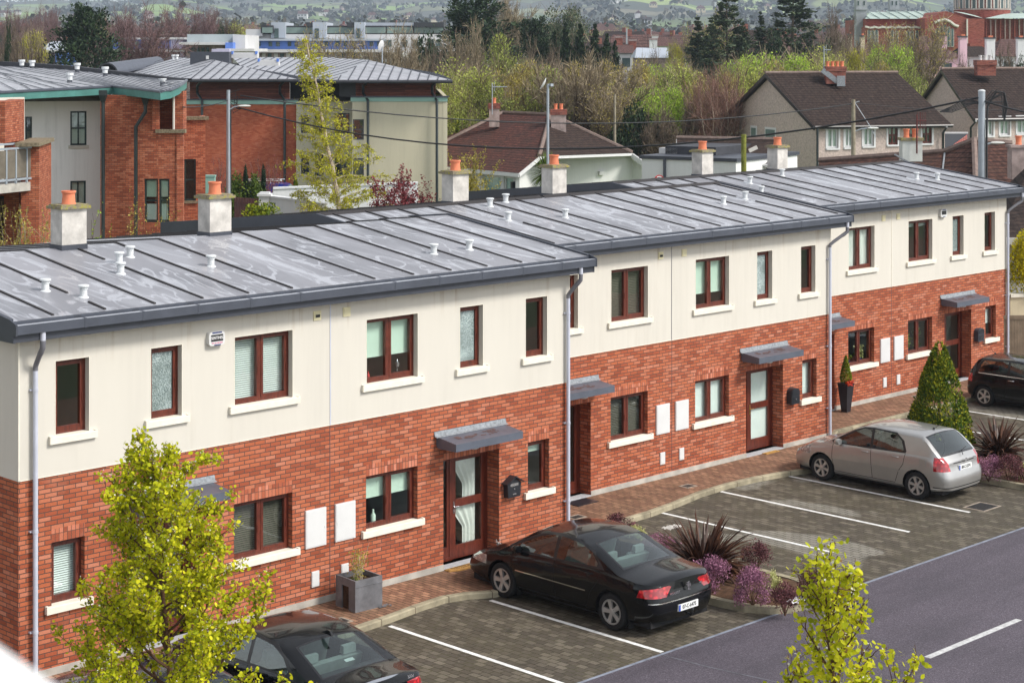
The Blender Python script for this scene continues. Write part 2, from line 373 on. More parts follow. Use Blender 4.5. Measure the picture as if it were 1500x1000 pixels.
def paving(name, c1, c2, joint, bw, bh, moss=0.5, clean=None, rot=False, spots=True):
 m, nt, b = nmat(name); v = uvv(nt); p = wpos(nt)
 if rot:
  s = N(nt, 'ShaderNodeSeparateXYZ'); L(nt, v, s.inputs[0]); c = N(nt, 'ShaderNodeCombineXYZ')
  L(nt, s.outputs[1], c.inputs[0]); L(nt, s.outputs[0], c.inputs[1]); v = c.outputs[0]
 t = N(nt, 'ShaderNodeTexBrick'); t.offset = 0.5
 for k, q in (('Scale', 1), ('Brick Width', bw), ('Row Height', bh), ('Mortar Size', 0.0085), ('Mortar Smooth', 0.3), ('Bias', 0)): t.inputs[k].default_value = q
 t.inputs['Color1'].default_value = (0, 0, 0, 1); t.inputs['Color2'].default_value = (1, 1, 1, 1); L(nt, v, t.inputs['Vector'])
 col = ramp(nt, t.outputs['Color'], [(0, tuple(x * .8 for x in c2)), (.5, c2), (1, tuple(x * 1.15 for x in c1))])
 big = nz(nt, 0.45, 5, 0.65, p, 0.4)
 col = mixc(nt, ramp(nt, big, [(0.35, (0, 0, 0)), (0.7, (moss,) * 3)]), col, (0.085, 0.072, 0.045))
 if clean:
  cl = ramp(nt, nz(nt, 0.38, 3, 0.45, vmul(nt, p, (1, 0.75, 1)), 0.4), [(0.60, (0, 0, 0)), (0.625, (0.8, 0.8, 0.8))])
  col = mixc(nt, cl, col, ramp(nt, t.outputs['Color'], [(0, tuple(x * 0.8 for x in clean)), (1, clean)]))
 fine = nz(nt, 45, 3, 0.7, p)
 col = mixc(nt, 0.4, col, ramp(nt, fine, [(0.3, (0.3, 0.3, 0.3)), (0.7, (0.7, 0.7, 0.7))]), 'OVERLAY')
 if spots:
  sp = ramp(nt, nz(nt, 22, 2, 0.5, p), [(0.71, (0, 0, 0)), (0.75, (0.5, 0.5, 0.5))]); col = mixc(nt, sp, col, (0.32, 0.30, 0.24))
 ol = ramp(nt, nz(nt, 1.1, 4, .6, p, .3), [(.62, (0, 0, 0)), (.70, (.6, .6, .6))]); col = mixc(nt, ol, col, tuple(x * .4 for x in c2))
 jn = mixc(nt, ramp(nt, nz(nt, 3, 3, 0.6, p), [(0.4, (0, 0, 0)), (0.65, (1, 1, 1))]), joint, (0.055, 0.055, 0.022))
 col = mixc(nt, mth(nt, 'MULTIPLY', t.outputs['Fac'], 0.95), col, jn)
 L(nt, col, b.inputs['Base Color']); b.inputs['Roughness'].default_value = 0.82; b.inputs['Specular IOR Level'].default_value = .25
 bump(nt, b, mth(nt, 'SUBTRACT', mth(nt, 'MULTIPLY', fine, 0.3), t.outputs['Fac']), 0.55, 0.008)
paving('bay_paving', (0.140, 0.120, 0.094), (0.088, 0.074, 0.058), (0.022, 0.018, 0.012), 0.21, 0.14, 0.55, clean=(0.25, 0.235, 0.20), rot=True)
paving('brick_paving', (0.34, 0.185, 0.115), (0.25, 0.125, 0.08), (0.03, 0.022, 0.016), 0.21, 0.105, 0.45, rot=True, spots=False)
simple('kerb_stone', (0.30, 0.265, 0.185), 0.9, 0.45, 2.2, bmp=0.5)
simple('line_paint', (0.72, 0.72, 0.70), 0.7, 0.25, 9.0, bmp=0.3)
simple('line_worn', (0.50, 0.50, 0.50), 0.8, 0.3, 14.0)
simple('tar_joint', (0.20, 0.22, 0.27), 0.6, 0.35, 6.0)
simple('tar_line', (0.12, 0.12, 0.14), 0.7, 0.5, 6.0)
simple('soil', (0.055, 0.032, 0.02), 0.95, 0.45, 9.0, bmp=1.0, fine=40)
simple('bark_soil', (0.09, 0.05, 0.03), 0.95, 0.4, 9.0, bmp=1.0, fine=40)
simple('iron', (0.03, 0.028, 0.027), 0.6, 0.3, 12.0, bmp=0.4)
simple('iron_frame', (0.30, 0.25, 0.20), 0.8, 0.2, 12.0)
simple('coir', (0.42, 0.23, 0.07), 0.95, 0.35, 20.0, bmp=0.6)
simple('ground_far', (0.10, 0.12, 0.06), 0.95, 0.35, 0.02)
def line_strip(name, x0, x1, y0, y1, z, mat, label=None, kind='structure'):
 b = MB(); n = 6
 b.box(x0, x1, y0, y1, z - 0.003, z, 0, 'b'); o = b.build(name, mat); tag(o, kind=kind); return o
g = MB(); g.face([(-2500, -2500, -0.14), (9000, -2500, -0.14), (9000, 9000, -0.14), (-2500, 9000, -0.14)]); tag(g.build('ground', 'ground_far'), kind='structure')
g = MB(); g.face([(-20, 20.42, -0.1), (75, 20.42, -0.1), (75, 31.0, -0.1), (-20, 31.0, -0.1)]); tag(g.build('parking_bays', 'bay_paving'), kind='structure')
g = MB(); g.face([(-20, 11.5, -0.104), (90, 11.5, -0.104), (90, 20.42, -0.104), (-20, 20.42, -0.104)]); tag(g.build('road', 'asphalt'), kind='structure')
g = MB(); g.box(-20, 90, 6.0, 11.5, -0.13, 0.02); tag(g.build('near_pavement', 'brick_paving'), kind='structure')
KP = [(-20, 24.9), (20.6, 24.9), (21.6, 25.0), (22.4, 25.12), (23.1, 25.18), (23.6, 25.05), (24.0, 24.8), (25.0, 24.62), (26.3, 24.7), (27.3, 25.3), (28.1, 26.2), (28.8, 26.55), (29.6, 26.62), (30.6, 26.68), (31.6, 26.82), (32.7, 27.04), (33.8, 27.12), (34.7, 27.08), (35.6, 26.95), (36.4, 26.75), (37.4, 26.62), (38.4, 26.8), (39.3, 27.6), (40.0, 28.6), (40.6, 28.9), (42, 28.9), (47, 28.92), (75, 28.92)]
g = MB(); i = 0
for (a, b_) in zip(KP, KP[1:]):
 g.face([(a[0], a[1], 0), (b_[0], b_[1], 0), (b_[0], 31.2, 0), (a[0], 31.2, 0)])
tag(g.build('pavement', 'brick_paving'), kind='structure')
def kerb_run(name, pts, w=0.13, z0=-0.13, z1=0.012, mat='kerb_stone', seg=0.9):
 P = [Vector((p[0], p[1], 0)) for p in pts]; b = MB(); n = len(P)
 nr = []
 for i in range(n):
  d = (P[min(i + 1, n - 1)] - P[max(i - 1, 0)]).normalized(); nr.append(Vector((d.y, -d.x, 0)))
 O = [P[i] + nr[i] * w for i in range(n)]
 c = 0.02
 for i in range(n - 1):
  a, d, e, f = P[i], P[i + 1], O[i + 1], O[i]
  b.face([(a.x, a.y, z1), (d.x, d.y, z1), (e.x - nr[i + 1].x * c, e.y - nr[i + 1].y * c, z1), (f.x - nr[i].x * c, f.y - nr[i].y * c, z1)])
  b.face([(f.x - nr[i].x * c, f.y - nr[i].y * c, z1), (e.x - nr[i + 1].x * c, e.y - nr[i + 1].y * c, z1), (e.x, e.y, z1 - c), (f.x, f.y, z1 - c)])
  b.face([(f.x, f.y, z1 - c), (e.x, e.y, z1 - c), (e.x, e.y, z0), (f.x, f.y, z0)])
  b.face([(a.x, a.y, z1), (d.x, d.y, z1), (d.x, d.y, z0), (a.x, a.y, z0)])
 acc = 0
 for i in range(n - 1):
  ln = (P[i + 1] - P[i]).length
  t = seg - acc
  while t < ln:
   q = P[i].lerp(P[i + 1], t / ln); m_ = nr[i]; d = (P[i + 1] - P[i]).normalized() * 0.006
   e = q + m_ * (w + 0.002)
   b.face([(q - d)[:2] + (z1 + .002,), (q + d)[:2] + (z1 + .002,), (e + d)[:2] + (z1 + .002,), (e - d)[:2] + (z1 + .002,)], 1)
   b.face([(e - d)[:2] + (z1 + .002,), (e + d)[:2] + (z1 + .002,), (e + d)[:2] + (z0,), (e - d)[:2] + (z0,)], 1)
   t += seg
  acc = (acc + ln) % seg
 return tag(b.build(name, [mat, 'soil']), kind='structure')
kerb_run('kerb', [(p[0], p[1]) for p in KP])
for (x, y0, y1) in ((16.7, 20.1, 24.75), (21.5, 20.45, 24.75), (23.82, 20.45, 24.6), (31.0, 22.1, 26.62), (33.46, 21.9, 26.95), (35.82, 21.9, 26.8), (43.45, 23.0, 28.7), (45.85, 23.0, 28.72), (49.2, 23.0, 28.72)):
 line_strip('bay_line', x - 0.045, x + 0.045, y0, y1, -0.096, 'line_paint')
line_strip('road_joint', -20, 75, 20.36, 20.42, -0.0995, 'tar_joint')
for k in range(-4, 8):
 x = 26.75 + k * 6.0
 line_strip('centre_line', x, x + 2.95, 17.1, 17.22, -0.099, 'line_worn')
b = MB(); pts = [(23.7, 20.36), (23.78, 19.4), (23.95, 18.4), (24.1, 17.3), (24.4, 15.5), (24.5, 12)]
for (a, c) in zip(pts, pts[1:]): b.face([(a[0], a[1], -.1), (a[0] + .03, a[1], -.1), (c[0] + .03, c[1], -.1), (c[0], c[1], -.1)])
tag(b.build('road_crack', 'tar_line'), kind='structure')
# --- the brick and cream terrace
RIDGE, ZE, ZR, BACK, ZB = 4.05, 5.77, 6.35, 10.1, 5.76
def roof_z(y):   # y relative to the facade
 return ZE + (y + 0.2) * (ZR - ZE) / (RIDGE + 0.2) if y < RIDGE else ZR + (y - RIDGE) * (ZB - ZR) / (BACK - RIDGE)
UH = 6.32
WIN = {'w3': (0.86, 2.14, 3.82, 5.02), 'w2': (3.23, 3.86, 3.82, 5.02), 'w1': (5.04, 5.67, 3.82, 5.02),
 'g3': (0.86, 2.14, 1.11, 2.12), 'g1': (5.12, 5.73, 1.11, 2.12)}
DOOR = (2.81, 4.31, 0.0, 2.12)
FD = 0.115      # window frame set back
def blind_mesh(parent, kind, x0, x1, z0, z1, y, frac=1.0):
 b = MB()
 zb = z1 - (z1 - z0) * frac
 if kind in ('roller', 'roller_white'):
  b.box(x0, x1, y, y + 0.004, zb, z1); b.box(x0, x1, y - 0.004, y + 0.008, zb - 0.02, zb + 0.006)
  b.build('roller_blind', 'blind_green' if kind == 'roller' else 'blind_white', parent)
 elif kind in ('venetian', 'venetian_dark'):
  n = int((z1 - zb) / 0.038)
  for i in range(n):
   z = z1 - i * 0.038
   b.face([(x0, y - 0.012, z - 0.022), (x1, y - 0.012, z - 0.022), (x1, y + 0.012, z), (x0, y + 0.012, z)])
  for x in (x0 + 0.12, x1 - 0.12): b.box(x - 0.003, x + 0.003, y - 0.014, y - 0.012, zb, z1)
  b.build('venetian_blind', 'blind_white' if kind == 'venetian' else 'blind_dark', parent)
 elif kind == 'curtain':
  n = 26; A = []
  for i in range(n + 1):
   t = i / n; A.append((x0 + (x1 - x0) * t, y + 0.03 * math.sin(t * 34 + x0)))
  for (p, q) in zip(A, A[1:]): b.face([(p[0], p[1], zb), (q[0], q[1], zb), (q[0], q[1], z1), (p[0], p[1], z1)])
  b.build('curtain', 'curtain', parent, smooth=True)
 elif kind == 'drape':   # gathered to the right and tied
  n = 16; rows = 14
  def P(i, k):
   t = i / n; q = k / rows; z = z1 + (z0 - z1) * q
   wl = x0 + (x1 - x0) * (0.0 + 0.42 * min(1, q * 1.7)); wr = x1 - (x1 - x0) * 0.18
   return (wl + (wr - wl) * t, y + 0.025 * math.sin(t * 22), z)
  for i in range(n):
   for k in range(rows): b.face([P(i, k), P(i + 1, k), P(i + 1, k + 1), P(i, k + 1)])
  b.build('curtain', 'curtain', parent, smooth=True)
def window(parent, s, u0, u1, z0, z1, lights, blind=None, frac=1.0, frost=False, stop=0.0, swap=False):
 """casement window; s mirrors it; stop = which way the fixed light lies"""
 x0, x1 = sorted((s * u0, s * u1)); fw = 0.05; b = MB(); y0, y1 = FD, FD + 0.075
 b.box(x0, x0 + fw, y0, y1, z0, z1); b.box(x1 - fw, x1, y0, y1, z0, z1)
 b.box(x0 + fw, x1 - fw, y0, y1, z1 - fw, z1); b.box(x0 + fw, x1 - fw, y0, y1, z0, z0 + fw + 0.012)
 cells = []
 if lights == 2:
  xm = (x0 + x1) / 2 - 0.01; b.box(xm - 0.03, xm + 0.03, y0 - 0.001, y1, z0 + fw + 0.012, z1 - fw)
  cells = [(x0 + fw, xm - 0.03, True), (xm + 0.03, x1 - fw, True)]
 else: cells = [(x0 + fw, x1 - fw, True)]
 fr = b.build('window', 'mahogany', parent)
 for (a, c, opening) in cells:
  sb = MB(); e = 0.048 if lights == 2 else 0.052; zz0, zz1 = z0 + fw + 0.014, z1 - fw - 0.002; ya, yb = y0 - 0.008, y1 - 0.01
  if lights == 2 and a < (x0 + x1) / 2 - 0.2: e = 0.03
  a2, c2 = a + 0.002, c - 0.002
  sb.box(a2, a2 + e, ya, yb, zz0, zz1); sb.box(c2 - e, c2, ya, yb, zz0, zz1); sb.box(a2 + e, c2 - e, ya, yb, zz1 - e, zz1); sb.box(a2 + e, c2 - e, ya, yb, zz0, zz0 + e)
  sb.box(c2 - 0.02, c2 - 0.008, ya - 0.012, ya, (zz0 + zz1) / 2 - 0.12, (zz0 + zz1) / 2 + 0.02)
  sb.build('sash', 'mahogany', fr)
  p = MB(); p.face([(a2 + e, y0 + .025, zz0 + e), (c2 - e, y0 + .025, zz0 + e), (c2 - e, y0 + .025, zz1 - e), (a2 + e, y0 + .025, zz1 - e)])
  p.build('pane', 'frosted_glass' if frost else 'window_glass', fr)
 if blind: blind_mesh(fr, blind, x0 + 0.03, x1 - 0.03, z0 + 0.03, z1 - 0.03, FD + 0.115, frac)
 return fr
def sill(parent, s, u0, u1, zt):
 b = MB(); x0, x1 = sorted((s * u0, s * u1)); x0 -= 0.125; x1 += 0.125
 b.prism([(-0.075, zt - 0.115), (-0.075, zt - 0.012), (-0.068, zt - 0.004), (-0.004, zt), (-0.004, zt - 0.115)], x0, x1, 'x')
 b.box(x0 + 0.125, x1 - 0.125, -0.004, FD + 0.01, zt - 0.06, zt)
 b.box(x0, x0 + 0.05, -0.0745, -0.003, zt - 0.001, zt + 0.012); b.box(x1 - 0.05, x1, -0.0745, -0.003, zt - 0.001, zt + 0.012)
 b.build('sill', 'sill_stone', parent)
def canopy(parent, s):
 xs = sorted((s * 2.62, s * 4.42)); x0, x1 = xs
 b = MB(); b.prism([(-0.003, 2.44), (-0.003, 2.60), (-0.56, 2.53), (-0.56, 2.385), (-0.05, 2.385)], x0, x1, 'x')
 c = b.build('door_canopy', 'canopy_zinc', parent)
 f = MB(); f.prism([(-0.002, 2.60), (-0.002, 2.70), (-0.012, 2.70), (-0.035, 2.615), (-0.09, 2.602), (-0.09, 2.594), (-0.004, 2.603)], x0 - 0.06, x1 + 0.06, 'x')
 f.build('lead_flashing', 'lead_flash', c)
 r = MB()
 rr = random.Random(int(x0 * 100) & 1023)
 for k in range(26):
  x = rr.uniform(x0 + 0.25, x1 - 0.45); y = rr.uniform(-0.42, -0.2); a = rr.uniform(0.03, 0.13); z = 2.60 + (y) * 0.07 / 0.56 + 0.003 + 0.0002 * k
  r.face([(x, y, z), (x + a, y - 0.01, z), (x + a * 1.2, y + 0.04, z + 0.005), (x + a * .1, y + 0.05, z + 0.006)])
 r.build('rust_stain', 'stain_brown', c)
 l = MB(); xm = s * 3.35
 l.lathe([(0.10, 2.384), (0.105, 2.36), (0.085, 2.32), (0.045, 2.298), (0.0, 2.29)], (xm, -0.3, 0), 14); l.build('porch_light', 'vent_white', c, smooth=True)
simple('stain_brown', (0.11, 0.065, 0.06), 0.7, 0.3, 30.0)
simple('threshold_grey', (0.42, 0.43, 0.45), 0.5, 0.1, 10.0)
def door(parent, s, drape=False, pale=False, dark=False):
 y = 0.335; u0, u1 = DOOR[0], DOOR[1]; b = MB()
 def bx(ua, ub, ya, yb, za, zb, o=b): o.box(s * ua, s * ub, ya, yb, za, zb)
 f = 0.06
 bx(u0, u0 + f, y, y + 0.09, 0.03, 2.12); bx(u1 - f, u1, y, y + 0.09, 0.03, 2.12); bx(u0 + f, u1 - f, y, y + 0.09, 2.06, 2.12)
 um = u0 + 0.50; bx(um - 0.035, um + 0.035, y - 0.002, y + 0.09, 0.03, 2.06); bx(u0 + f, um - 0.035, y, y + 0.09, 0.03, 0.10)
 bx(u0 + f, u0 + f + 0.10, y + 0.01, y + 0.06, 0.10, 2.06); bx(um - 0.035 - 0.06, um - 0.035, y + 0.01, y + 0.06, 0.10, 2.06)
 bx(u0 + f + 0.10, um - 0.095, y + 0.01, y + 0.06, 1.99, 2.06); bx(u0 + f + 0.10, um - 0.095, y + 0.01, y + 0.06, 0.10, 0.30)
 fr = b.build('door_frame', 'mahogany', parent)
 gp = MB(); gp.panel(*sorted((s * (u0 + f + 0.10), s * (um - 0.095))), 0.30, 1.99, [], y + .03); gp.build('sidelight_pane', 'window_glass', fr)
 lf = MB(); a, c = um + 0.037, u1 - f - 0.002; ya, yb = y + 0.008, y + 0.056; st = 0.10
 for q in ((a, a + st, 0.04, 2.055), (c - st, c, 0.04, 2.055), (a + st, c - st, 1.95, 2.055), (a + st, c - st, 1.05, 1.20), (a + st, c - st, 0.04, 0.30)):
  lf.box(s * q[0], s * q[1], ya, yb, q[2], q[3])
 leaf = lf.build('door', 'mahogany', parent)
 for (za, zb) in ((0.30, 1.05), (1.20, 1.95)):
  gp = MB(); gp.panel(*sorted((s * (a + st), s * (c - st))), za, zb, [], ya + .02); gp.build('pane', 'window_glass', leaf)
 if pale: blind_mesh(leaf, 'roller_white', *sorted((s * (a + .05), s * (c - .05))), 0.28, 1.98, yb + 0.02)
 if drape:
  blind_mesh(leaf, 'drape', *sorted((s * (a + .02), s * (c - .02))), 1.08, 1.98, yb + 0.06); blind_mesh(leaf, 'drape', *sorted((s * (a + .02), s * (c - .02))), 0.28, 1.07, yb + 0.06)
 h = MB(); xh = s * (a + 0.05)
 h.box(xh - 0.012, xh + 0.012, ya - 0.012, ya - 0.001, 0.93, 1.17); h.tube([(xh, ya - 0.012, 1.07), (xh, ya - 0.045, 1.07), (xh + s * 0.10, ya - 0.05, 1.07)], 0.008, 8)
 h.lathe([(0.014, 0), (0.014, 0.01)], (xh, ya - 0.014, 0.98), 10); h.build('door_handle', 'brass' if dark else 'steel', leaf)
 t = MB(); t.box(s * u0, s * u1, -0.02, y + 0.10, 0.001, 0.03); t.build('threshold', 'threshold_grey', parent)
def chimney(parent, x, y, z, sx=0.52, sy=0.40, h=0.73):
 b = MB(); b.box(x - sx / 2, x + sx / 2, y - sy / 2, y + sy / 2, z - 0.25, z + h)
 st = b.build('chimney', 'chimney_white', parent)
 q = MB(); q.box(x - sx / 2 - 0.014, x + sx / 2 + 0.014, y - sy / 2 - 0.014, y + sy / 2 + 0.014, z - 0.2, z + 0.07); q.build('flashing', 'zinc_dark', st)
 c = MB(); o = 0.06
 n = 5; rr = random.Random(int(x * 10))
 c.box(x - sx / 2 - o, x + sx / 2 + o, y - sy / 2 - o, y + sy / 2 + o, z + h, z + h + 0.055)
 c.box(x - sx / 2 - o * .4, x + sx / 2 + o * .4, y - sy / 2 - o * .4, y + sy / 2 + o * .4, z + h + 0.055, z + h + 0.08)
 c.build('chimney_cap', 'moss_cap', st)
 p = MB(); zt = z + h + 0.08
 p.lathe([(0.135, zt), (0.125, zt + 0.03), (0.115, zt + 0.14), (0.118, zt + 0.20), (0.135, zt + 0.21), (0.135, zt + 0.245), (0.10, zt + 0.245), (0.095, zt + 0.1)], (x, y, 0), 20)
 p.build('chimney_pot', 'terracotta', st, smooth=40)
def mosscap():
 m, nt, b = nmat('moss_cap'); p = wpos(nt)
 f = nz(nt, 14, 5, 0.7, p)
 L(nt, ramp(nt, f, [(0.3, (0.11, 0.09, 0.06)), (0.5, (0.25, 0.21, 0.15)), (0.58, (0.26, 0.25, 0.06)), (0.75, (0.38, 0.28, 0.03))]), b.inputs['Base Color']); b.inputs['Roughness'].default_value = 0.95; bump(nt, b, f, 0.8, 0.03)
mosscap()
def roof_vent(parent, x, y, z, r=0.07, h=0.21):
 v = MB(); v.lathe([(r * 1.35, z - 0.02), (r * 1.3, z + 0.004), (r * 0.9, z + 0.02), (r * 0.9, z + h * 0.62), (r * 1.05, z + h * 0.64), (r * 1.05, z + h * 0.7), (r * .85, z + h * 0.72), (r * .85, z + h * 0.8), (r * 1.35, z + h * 0.84), (r * 1.38, z + h * 0.95), (r * 1.1, z + h)], (x, y, 0), 16)
 v.build('roof_vent', 'vent_white', parent, smooth=40)
def terrace_roof(parent, cx, Yf, x0, x1, seams, vents, verge0, verge1, cap=False):
 """one half of a block roof, in house coordinates (x relative to cx, y to Yf)"""
 o = MB(); T = 0.26
 ys = [-0.2, RIDGE, BACK]; top = [(y, roof_z(y)) for y in ys]
 poly = top + [(BACK, ZB - T), (RIDGE, ZR - T), (-0.2, ZE - 0.16)]
 o.prism(poly, x0, x1, 'x', 0)
 for xs in seams:
  if not (x0 + 0.02 < xs < x1 - 0.02): continue
  gaps = sorted((vy - 0.33, vy + 0.33) for vx, vy in vents if abs(vx - xs) < 0.17)
  a = -0.13
  for g0, g1 in gaps + [(RIDGE, None)]:
   if g0 > a + 0.1: o.prism([(a, roof_z(a) - .01), (a, roof_z(a) + 0.022), (g0, roof_z(g0) + 0.028), (g0, roof_z(g0) - .01)], xs - 0.02, xs + 0.02, 'x', 1)
   if g1: a = g1
  o.prism([(RIDGE, ZR - .01), (RIDGE, ZR + 0.028), (BACK - .1, roof_z(BACK - .1) + 0.024), (BACK - .1, roof_z(BACK - .1) - .01)], xs - 0.02, xs + 0.02, 'x', 1)
 r = o.build('roof', ['roof_membrane', 'seam_black'], parent, uvo=(cx, Yf, 0))
 for vx, vy in vents: roof_vent(r, vx, vy, roof_z(vy))
 g = MB(); a, c = x0, x1
 g.prism([(-0.40, 5.575), (-0.40, 5.715), (-0.385, 5.72), (-0.385, 5.59), (-0.30, 5.59), (-0.30, 5.575)], a, c, 'x', 0)
 g.prism([(-0.386, 5.70), (-0.386, 5.722), (-0.29, 5.722), (-0.29, 5.70)], a, c, 'x', 1)
 g.prism([(-0.30, 5.589), (-0.30, 5.69), (-0.205, 5.66), (-0.205, 5.589)], a, c, 'x', 2)
 g.prism([(-0.208, 5.62), (-0.208, 5.765), (-0.198, 5.765), (-0.198, 5.62)], a, c, 'x', 0)
 for k in range(1, 6):   # brackets and joint straps
  x = a + (c - a) * k / 6 + 0.13
  g.box(x - 0.02, x + 0.02, -0.404, -0.29, 5.57, 5.726, 0)
  g.box(x - 0.1, x + 0.03, -0.2, -0.209, 5.65, 5.75, 2)
 gt = g.build('gutter', ['zinc_mid', 'zinc_light', 'zinc_dark'], r)
 f = MB(); f.box(a, c, -0.325, -0.305, 5.445, 5.576); f.build('fascia', 'zinc_dark', r)
 q = MB(); n = 9
 for k in range(3):
  y0 = -0.305 + k * 0.1017; q.box(a, c, y0 + 0.003, y0 + 0.0985, 5.45, 5.465)
 q.box(a, c, -0.305, 0.0, 5.466, 5.475)
 q.build('soffit', 'soffit', r)
 for side, on in ((x0, verge0), (x1, verge1)):
  if not on: continue
  w = MB(); d = -1 if side == x0 else 1
  e0, e1 = (side - 0.03, side) if d < 0 else (side, side + 0.03)
  w.prism([(-0.408, 5.56), (-0.408, 5.735), (-0.2, ZE + 0.035), (RIDGE, ZR + 0.035), (BACK + .02, ZB + 0.035), (BACK + .02, ZB - 0.31), (RIDGE, ZR - 0.31), (0.3, 5.44), (-0.33, 5.44), (-0.33, 5.56)], e0, e1, 'x')
  w.prism([(-0.2, ZE - .01), (-0.2, ZE + 0.035), (RIDGE, ZR + 0.035), (BACK + .02, ZB + 0.035), (BACK + .02, ZB - .01), (RIDGE, ZR - .01)], *(sorted((side, side - d * 0.045))), 'x')
  w.build('verge', 'zinc_dark', r)
 if cap:
  k = MB(); k.prism([(RIDGE - 0.12, roof_z(RIDGE - .12) + .004), (RIDGE, ZR + 0.05), (RIDGE + 0.14, roof_z(RIDGE + .14) + .004)], x0 + .05, x1 - .05, 'x'); k.build('ridge_cap', 'seam_black', r)
 return r
def house(cx, Yf, s, label, roofx, seams, vents, chims, blinds, door_opts, verges, cap=False, canopy_on=True):
 h = thing('terrace_house', label, 'house', (cx, Yf, 0), 0, 'brick and cream terrace houses')
 uo = (cx, Yf, 0); x0, x1 = sorted((0, s * UH))
 def mir(r): a, b = sorted((s * r[0], s * r[1])); return (a, b, r[2], r[3])
 gh = [mir(WIN['g3']), mir(WIN['g1']), mir(DOOR)]
 sold = [mir((r[0], r[1], 2.12, 2.335)) for r in (WIN['g3'], WIN['g1'], DOOR)]
 b = MB(); b.panel(x0, x1, 0.0, 3.21, gh + sold)
 for r in sold: b.face([(r[0], 0, r[2]), (r[1], 0, r[2]), (r[1], 0, r[3]), (r[0], 0, r[3])], 1)
 for r, d in ((gh[0], FD + .07), (gh[1], FD + .07), (gh[2], 0.43)):
  b.face([(r[0], 0, r[2]), (r[0], d, r[2]), (r[0], d, r[3]), (r[0], 0, r[3])]); b.face([(r[1], 0, r[2]), (r[1], d, r[2]), (r[1], d, r[3]), (r[1], 0, r[3])])
  b.face([(r[0], 0, r[3]), (r[1], 0, r[3]), (r[1], d, r[3]), (r[0], d, r[3])], 1)
 xo = s * UH
 b.face([(xo, 0, 0), (xo, 9.9, 0), (xo, 9.9, 3.21), (xo, 0, 3.21)])
 b.face([(x0, 9.9, 0), (x1, 9.9, 0), (x1, 9.9, 3.21), (x0, 9.9, 3.21)])
 b.build('brick_wall', ['terrace_brick', 'soldier_brick'], h, uvo=uo, norm=False)
 uh = [mir(WIN[k]) for k in ('w3', 'w2', 'w1')]
 b = MB(); P = 0.012; zb, zt = 3.195, 5.47
 b.panel(x0, x1, zb, zt, uh, y=-P)
 for r in uh:
  d = FD + .07
  b.face([(r[0], -P, r[2]), (r[0], d, r[2]), (r[0], d, r[3]), (r[0], -P, r[3])]); b.face([(r[1], -P, r[2]), (r[1], d, r[2]), (r[1], d, r[3]), (r[1], -P, r[3])])
  b.face([(r[0], -P, r[3]), (r[1], -P, r[3]), (r[1], d, r[3]), (r[0], d, r[3])])
 b.face([(x0, -P, zb), (x1, -P, zb), (x1, 0, zb), (x0, 0, zb)])
 xe = xo + s * P
 b.face([(xo, -P, zb), (xe, -P, zb), (xe, -P, zt), (xo, -P, zt)])
 b.face([(xe, -P, zb), (xe, 9.9, zb), (xe, 9.9, 5.6), (xe, 4.0, 6.1), (xe, -P, zt)]); b.face([(x0, 9.91, zb), (x1, 9.91, zb), (x1, 9.91, 5.6), (x0, 9.91, 5.6)])
 b.face([(xe, -P, zb), (xe, 9.9, zb), (xo, 9.9, zb), (xo, -P, zb)])
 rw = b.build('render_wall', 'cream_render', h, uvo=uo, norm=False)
 bd = MB()
 for r in uh:
  for xx in (r[0], r[1]): bd.box(xx - .006, xx + .006, -P - .003, -P + .004, r[2], r[3])
  bd.box(r[0], r[1], -P - .003, -P + .004, r[3], r[3] + .008)
 bd.box(x0, x1, -P - .004, -P + .003, zb - .004, zb + .012)
 bd.box(xo - .012, xo + .012, -P - .004, -P, zb, zt)
 bd.build('edge_bead', 'sill_stone', rw)
 pl = MB()
 for a, c in ((0.0, DOOR[0]), (DOOR[1], UH + 0.012)): pl.box(s * a, s * c, -0.02, 0.0, 0.0, 0.115)
 pl.box(xo, xo + s * .02, 0, 9.9, 0, 0.115)
 pl.build('plinth', 'plinth', h)
 rm = MB(); i0, i1 = x0 + .08, x1 - .08
 if s > 0: i0 = x0 + .05
 for za, zc in ((0.03, 2.55), (2.85, 5.35)):
  rm.face([(i0, 3.4, za), (i1, 3.4, za), (i1, 3.4, zc), (i0, 3.4, zc)]); rm.face([(i0, .2, za), (i1, .2, za), (i1, 3.4, za), (i0, 3.4, za)], 1); rm.face([(i0, .2, zc), (i1, .2, zc), (i1, 3.4, zc), (i0, 3.4, zc)])
  for xx in (i0, s * 2.62, s * 4.45, i1): rm.face([(xx, .2, za), (xx, 3.4, za), (xx, 3.4, zc), (xx, .2, zc)])
 rm.build('interior', ['plaster_in', 'dark_room'], h, norm=False)
 for k in ('w3', 'w2', 'w1', 'g3', 'g1'):
  r = WIN[k]; bl, fr = blinds.get(k, (None, 1))
  w = window(h, s, r[0], r[1], r[2], r[3], 2 if k in ('w3', 'g3') else 1, None if bl == 'frost' else bl, fr, bl == 'frost')
  sill(w, s, r[0], r[1], r[2])
 door(h, s, **door_opts)
 if canopy_on: canopy(h, s)
 m = MB(); m.box(s * .11, s * .58, -0.035, 0.0, 1.05, 1.735); m.box(s * .13, s * .56, -0.041, -0.035, 1.07, 1.715); m.box(s * .15 - .008, s * .15 + .008, -.046, -.041, 1.36, 1.40)
 m.build('meter_box', 'pvc_white', h)
 m = MB(); m.box(s * .26, s * .43, -0.02, 0.0, 0.33, 0.61); m.box(s * .275, s * .415, -0.026, -0.02, 0.345, 0.595); m.build('gas_outlet_box', 'pvc_white', h)
 rf = terrace_roof(h, cx, Yf, roofx[0] - cx, roofx[1] - cx, [q - cx for q in seams], [(vx - cx, vy - Yf) for vx, vy in vents], *verges, cap=cap)
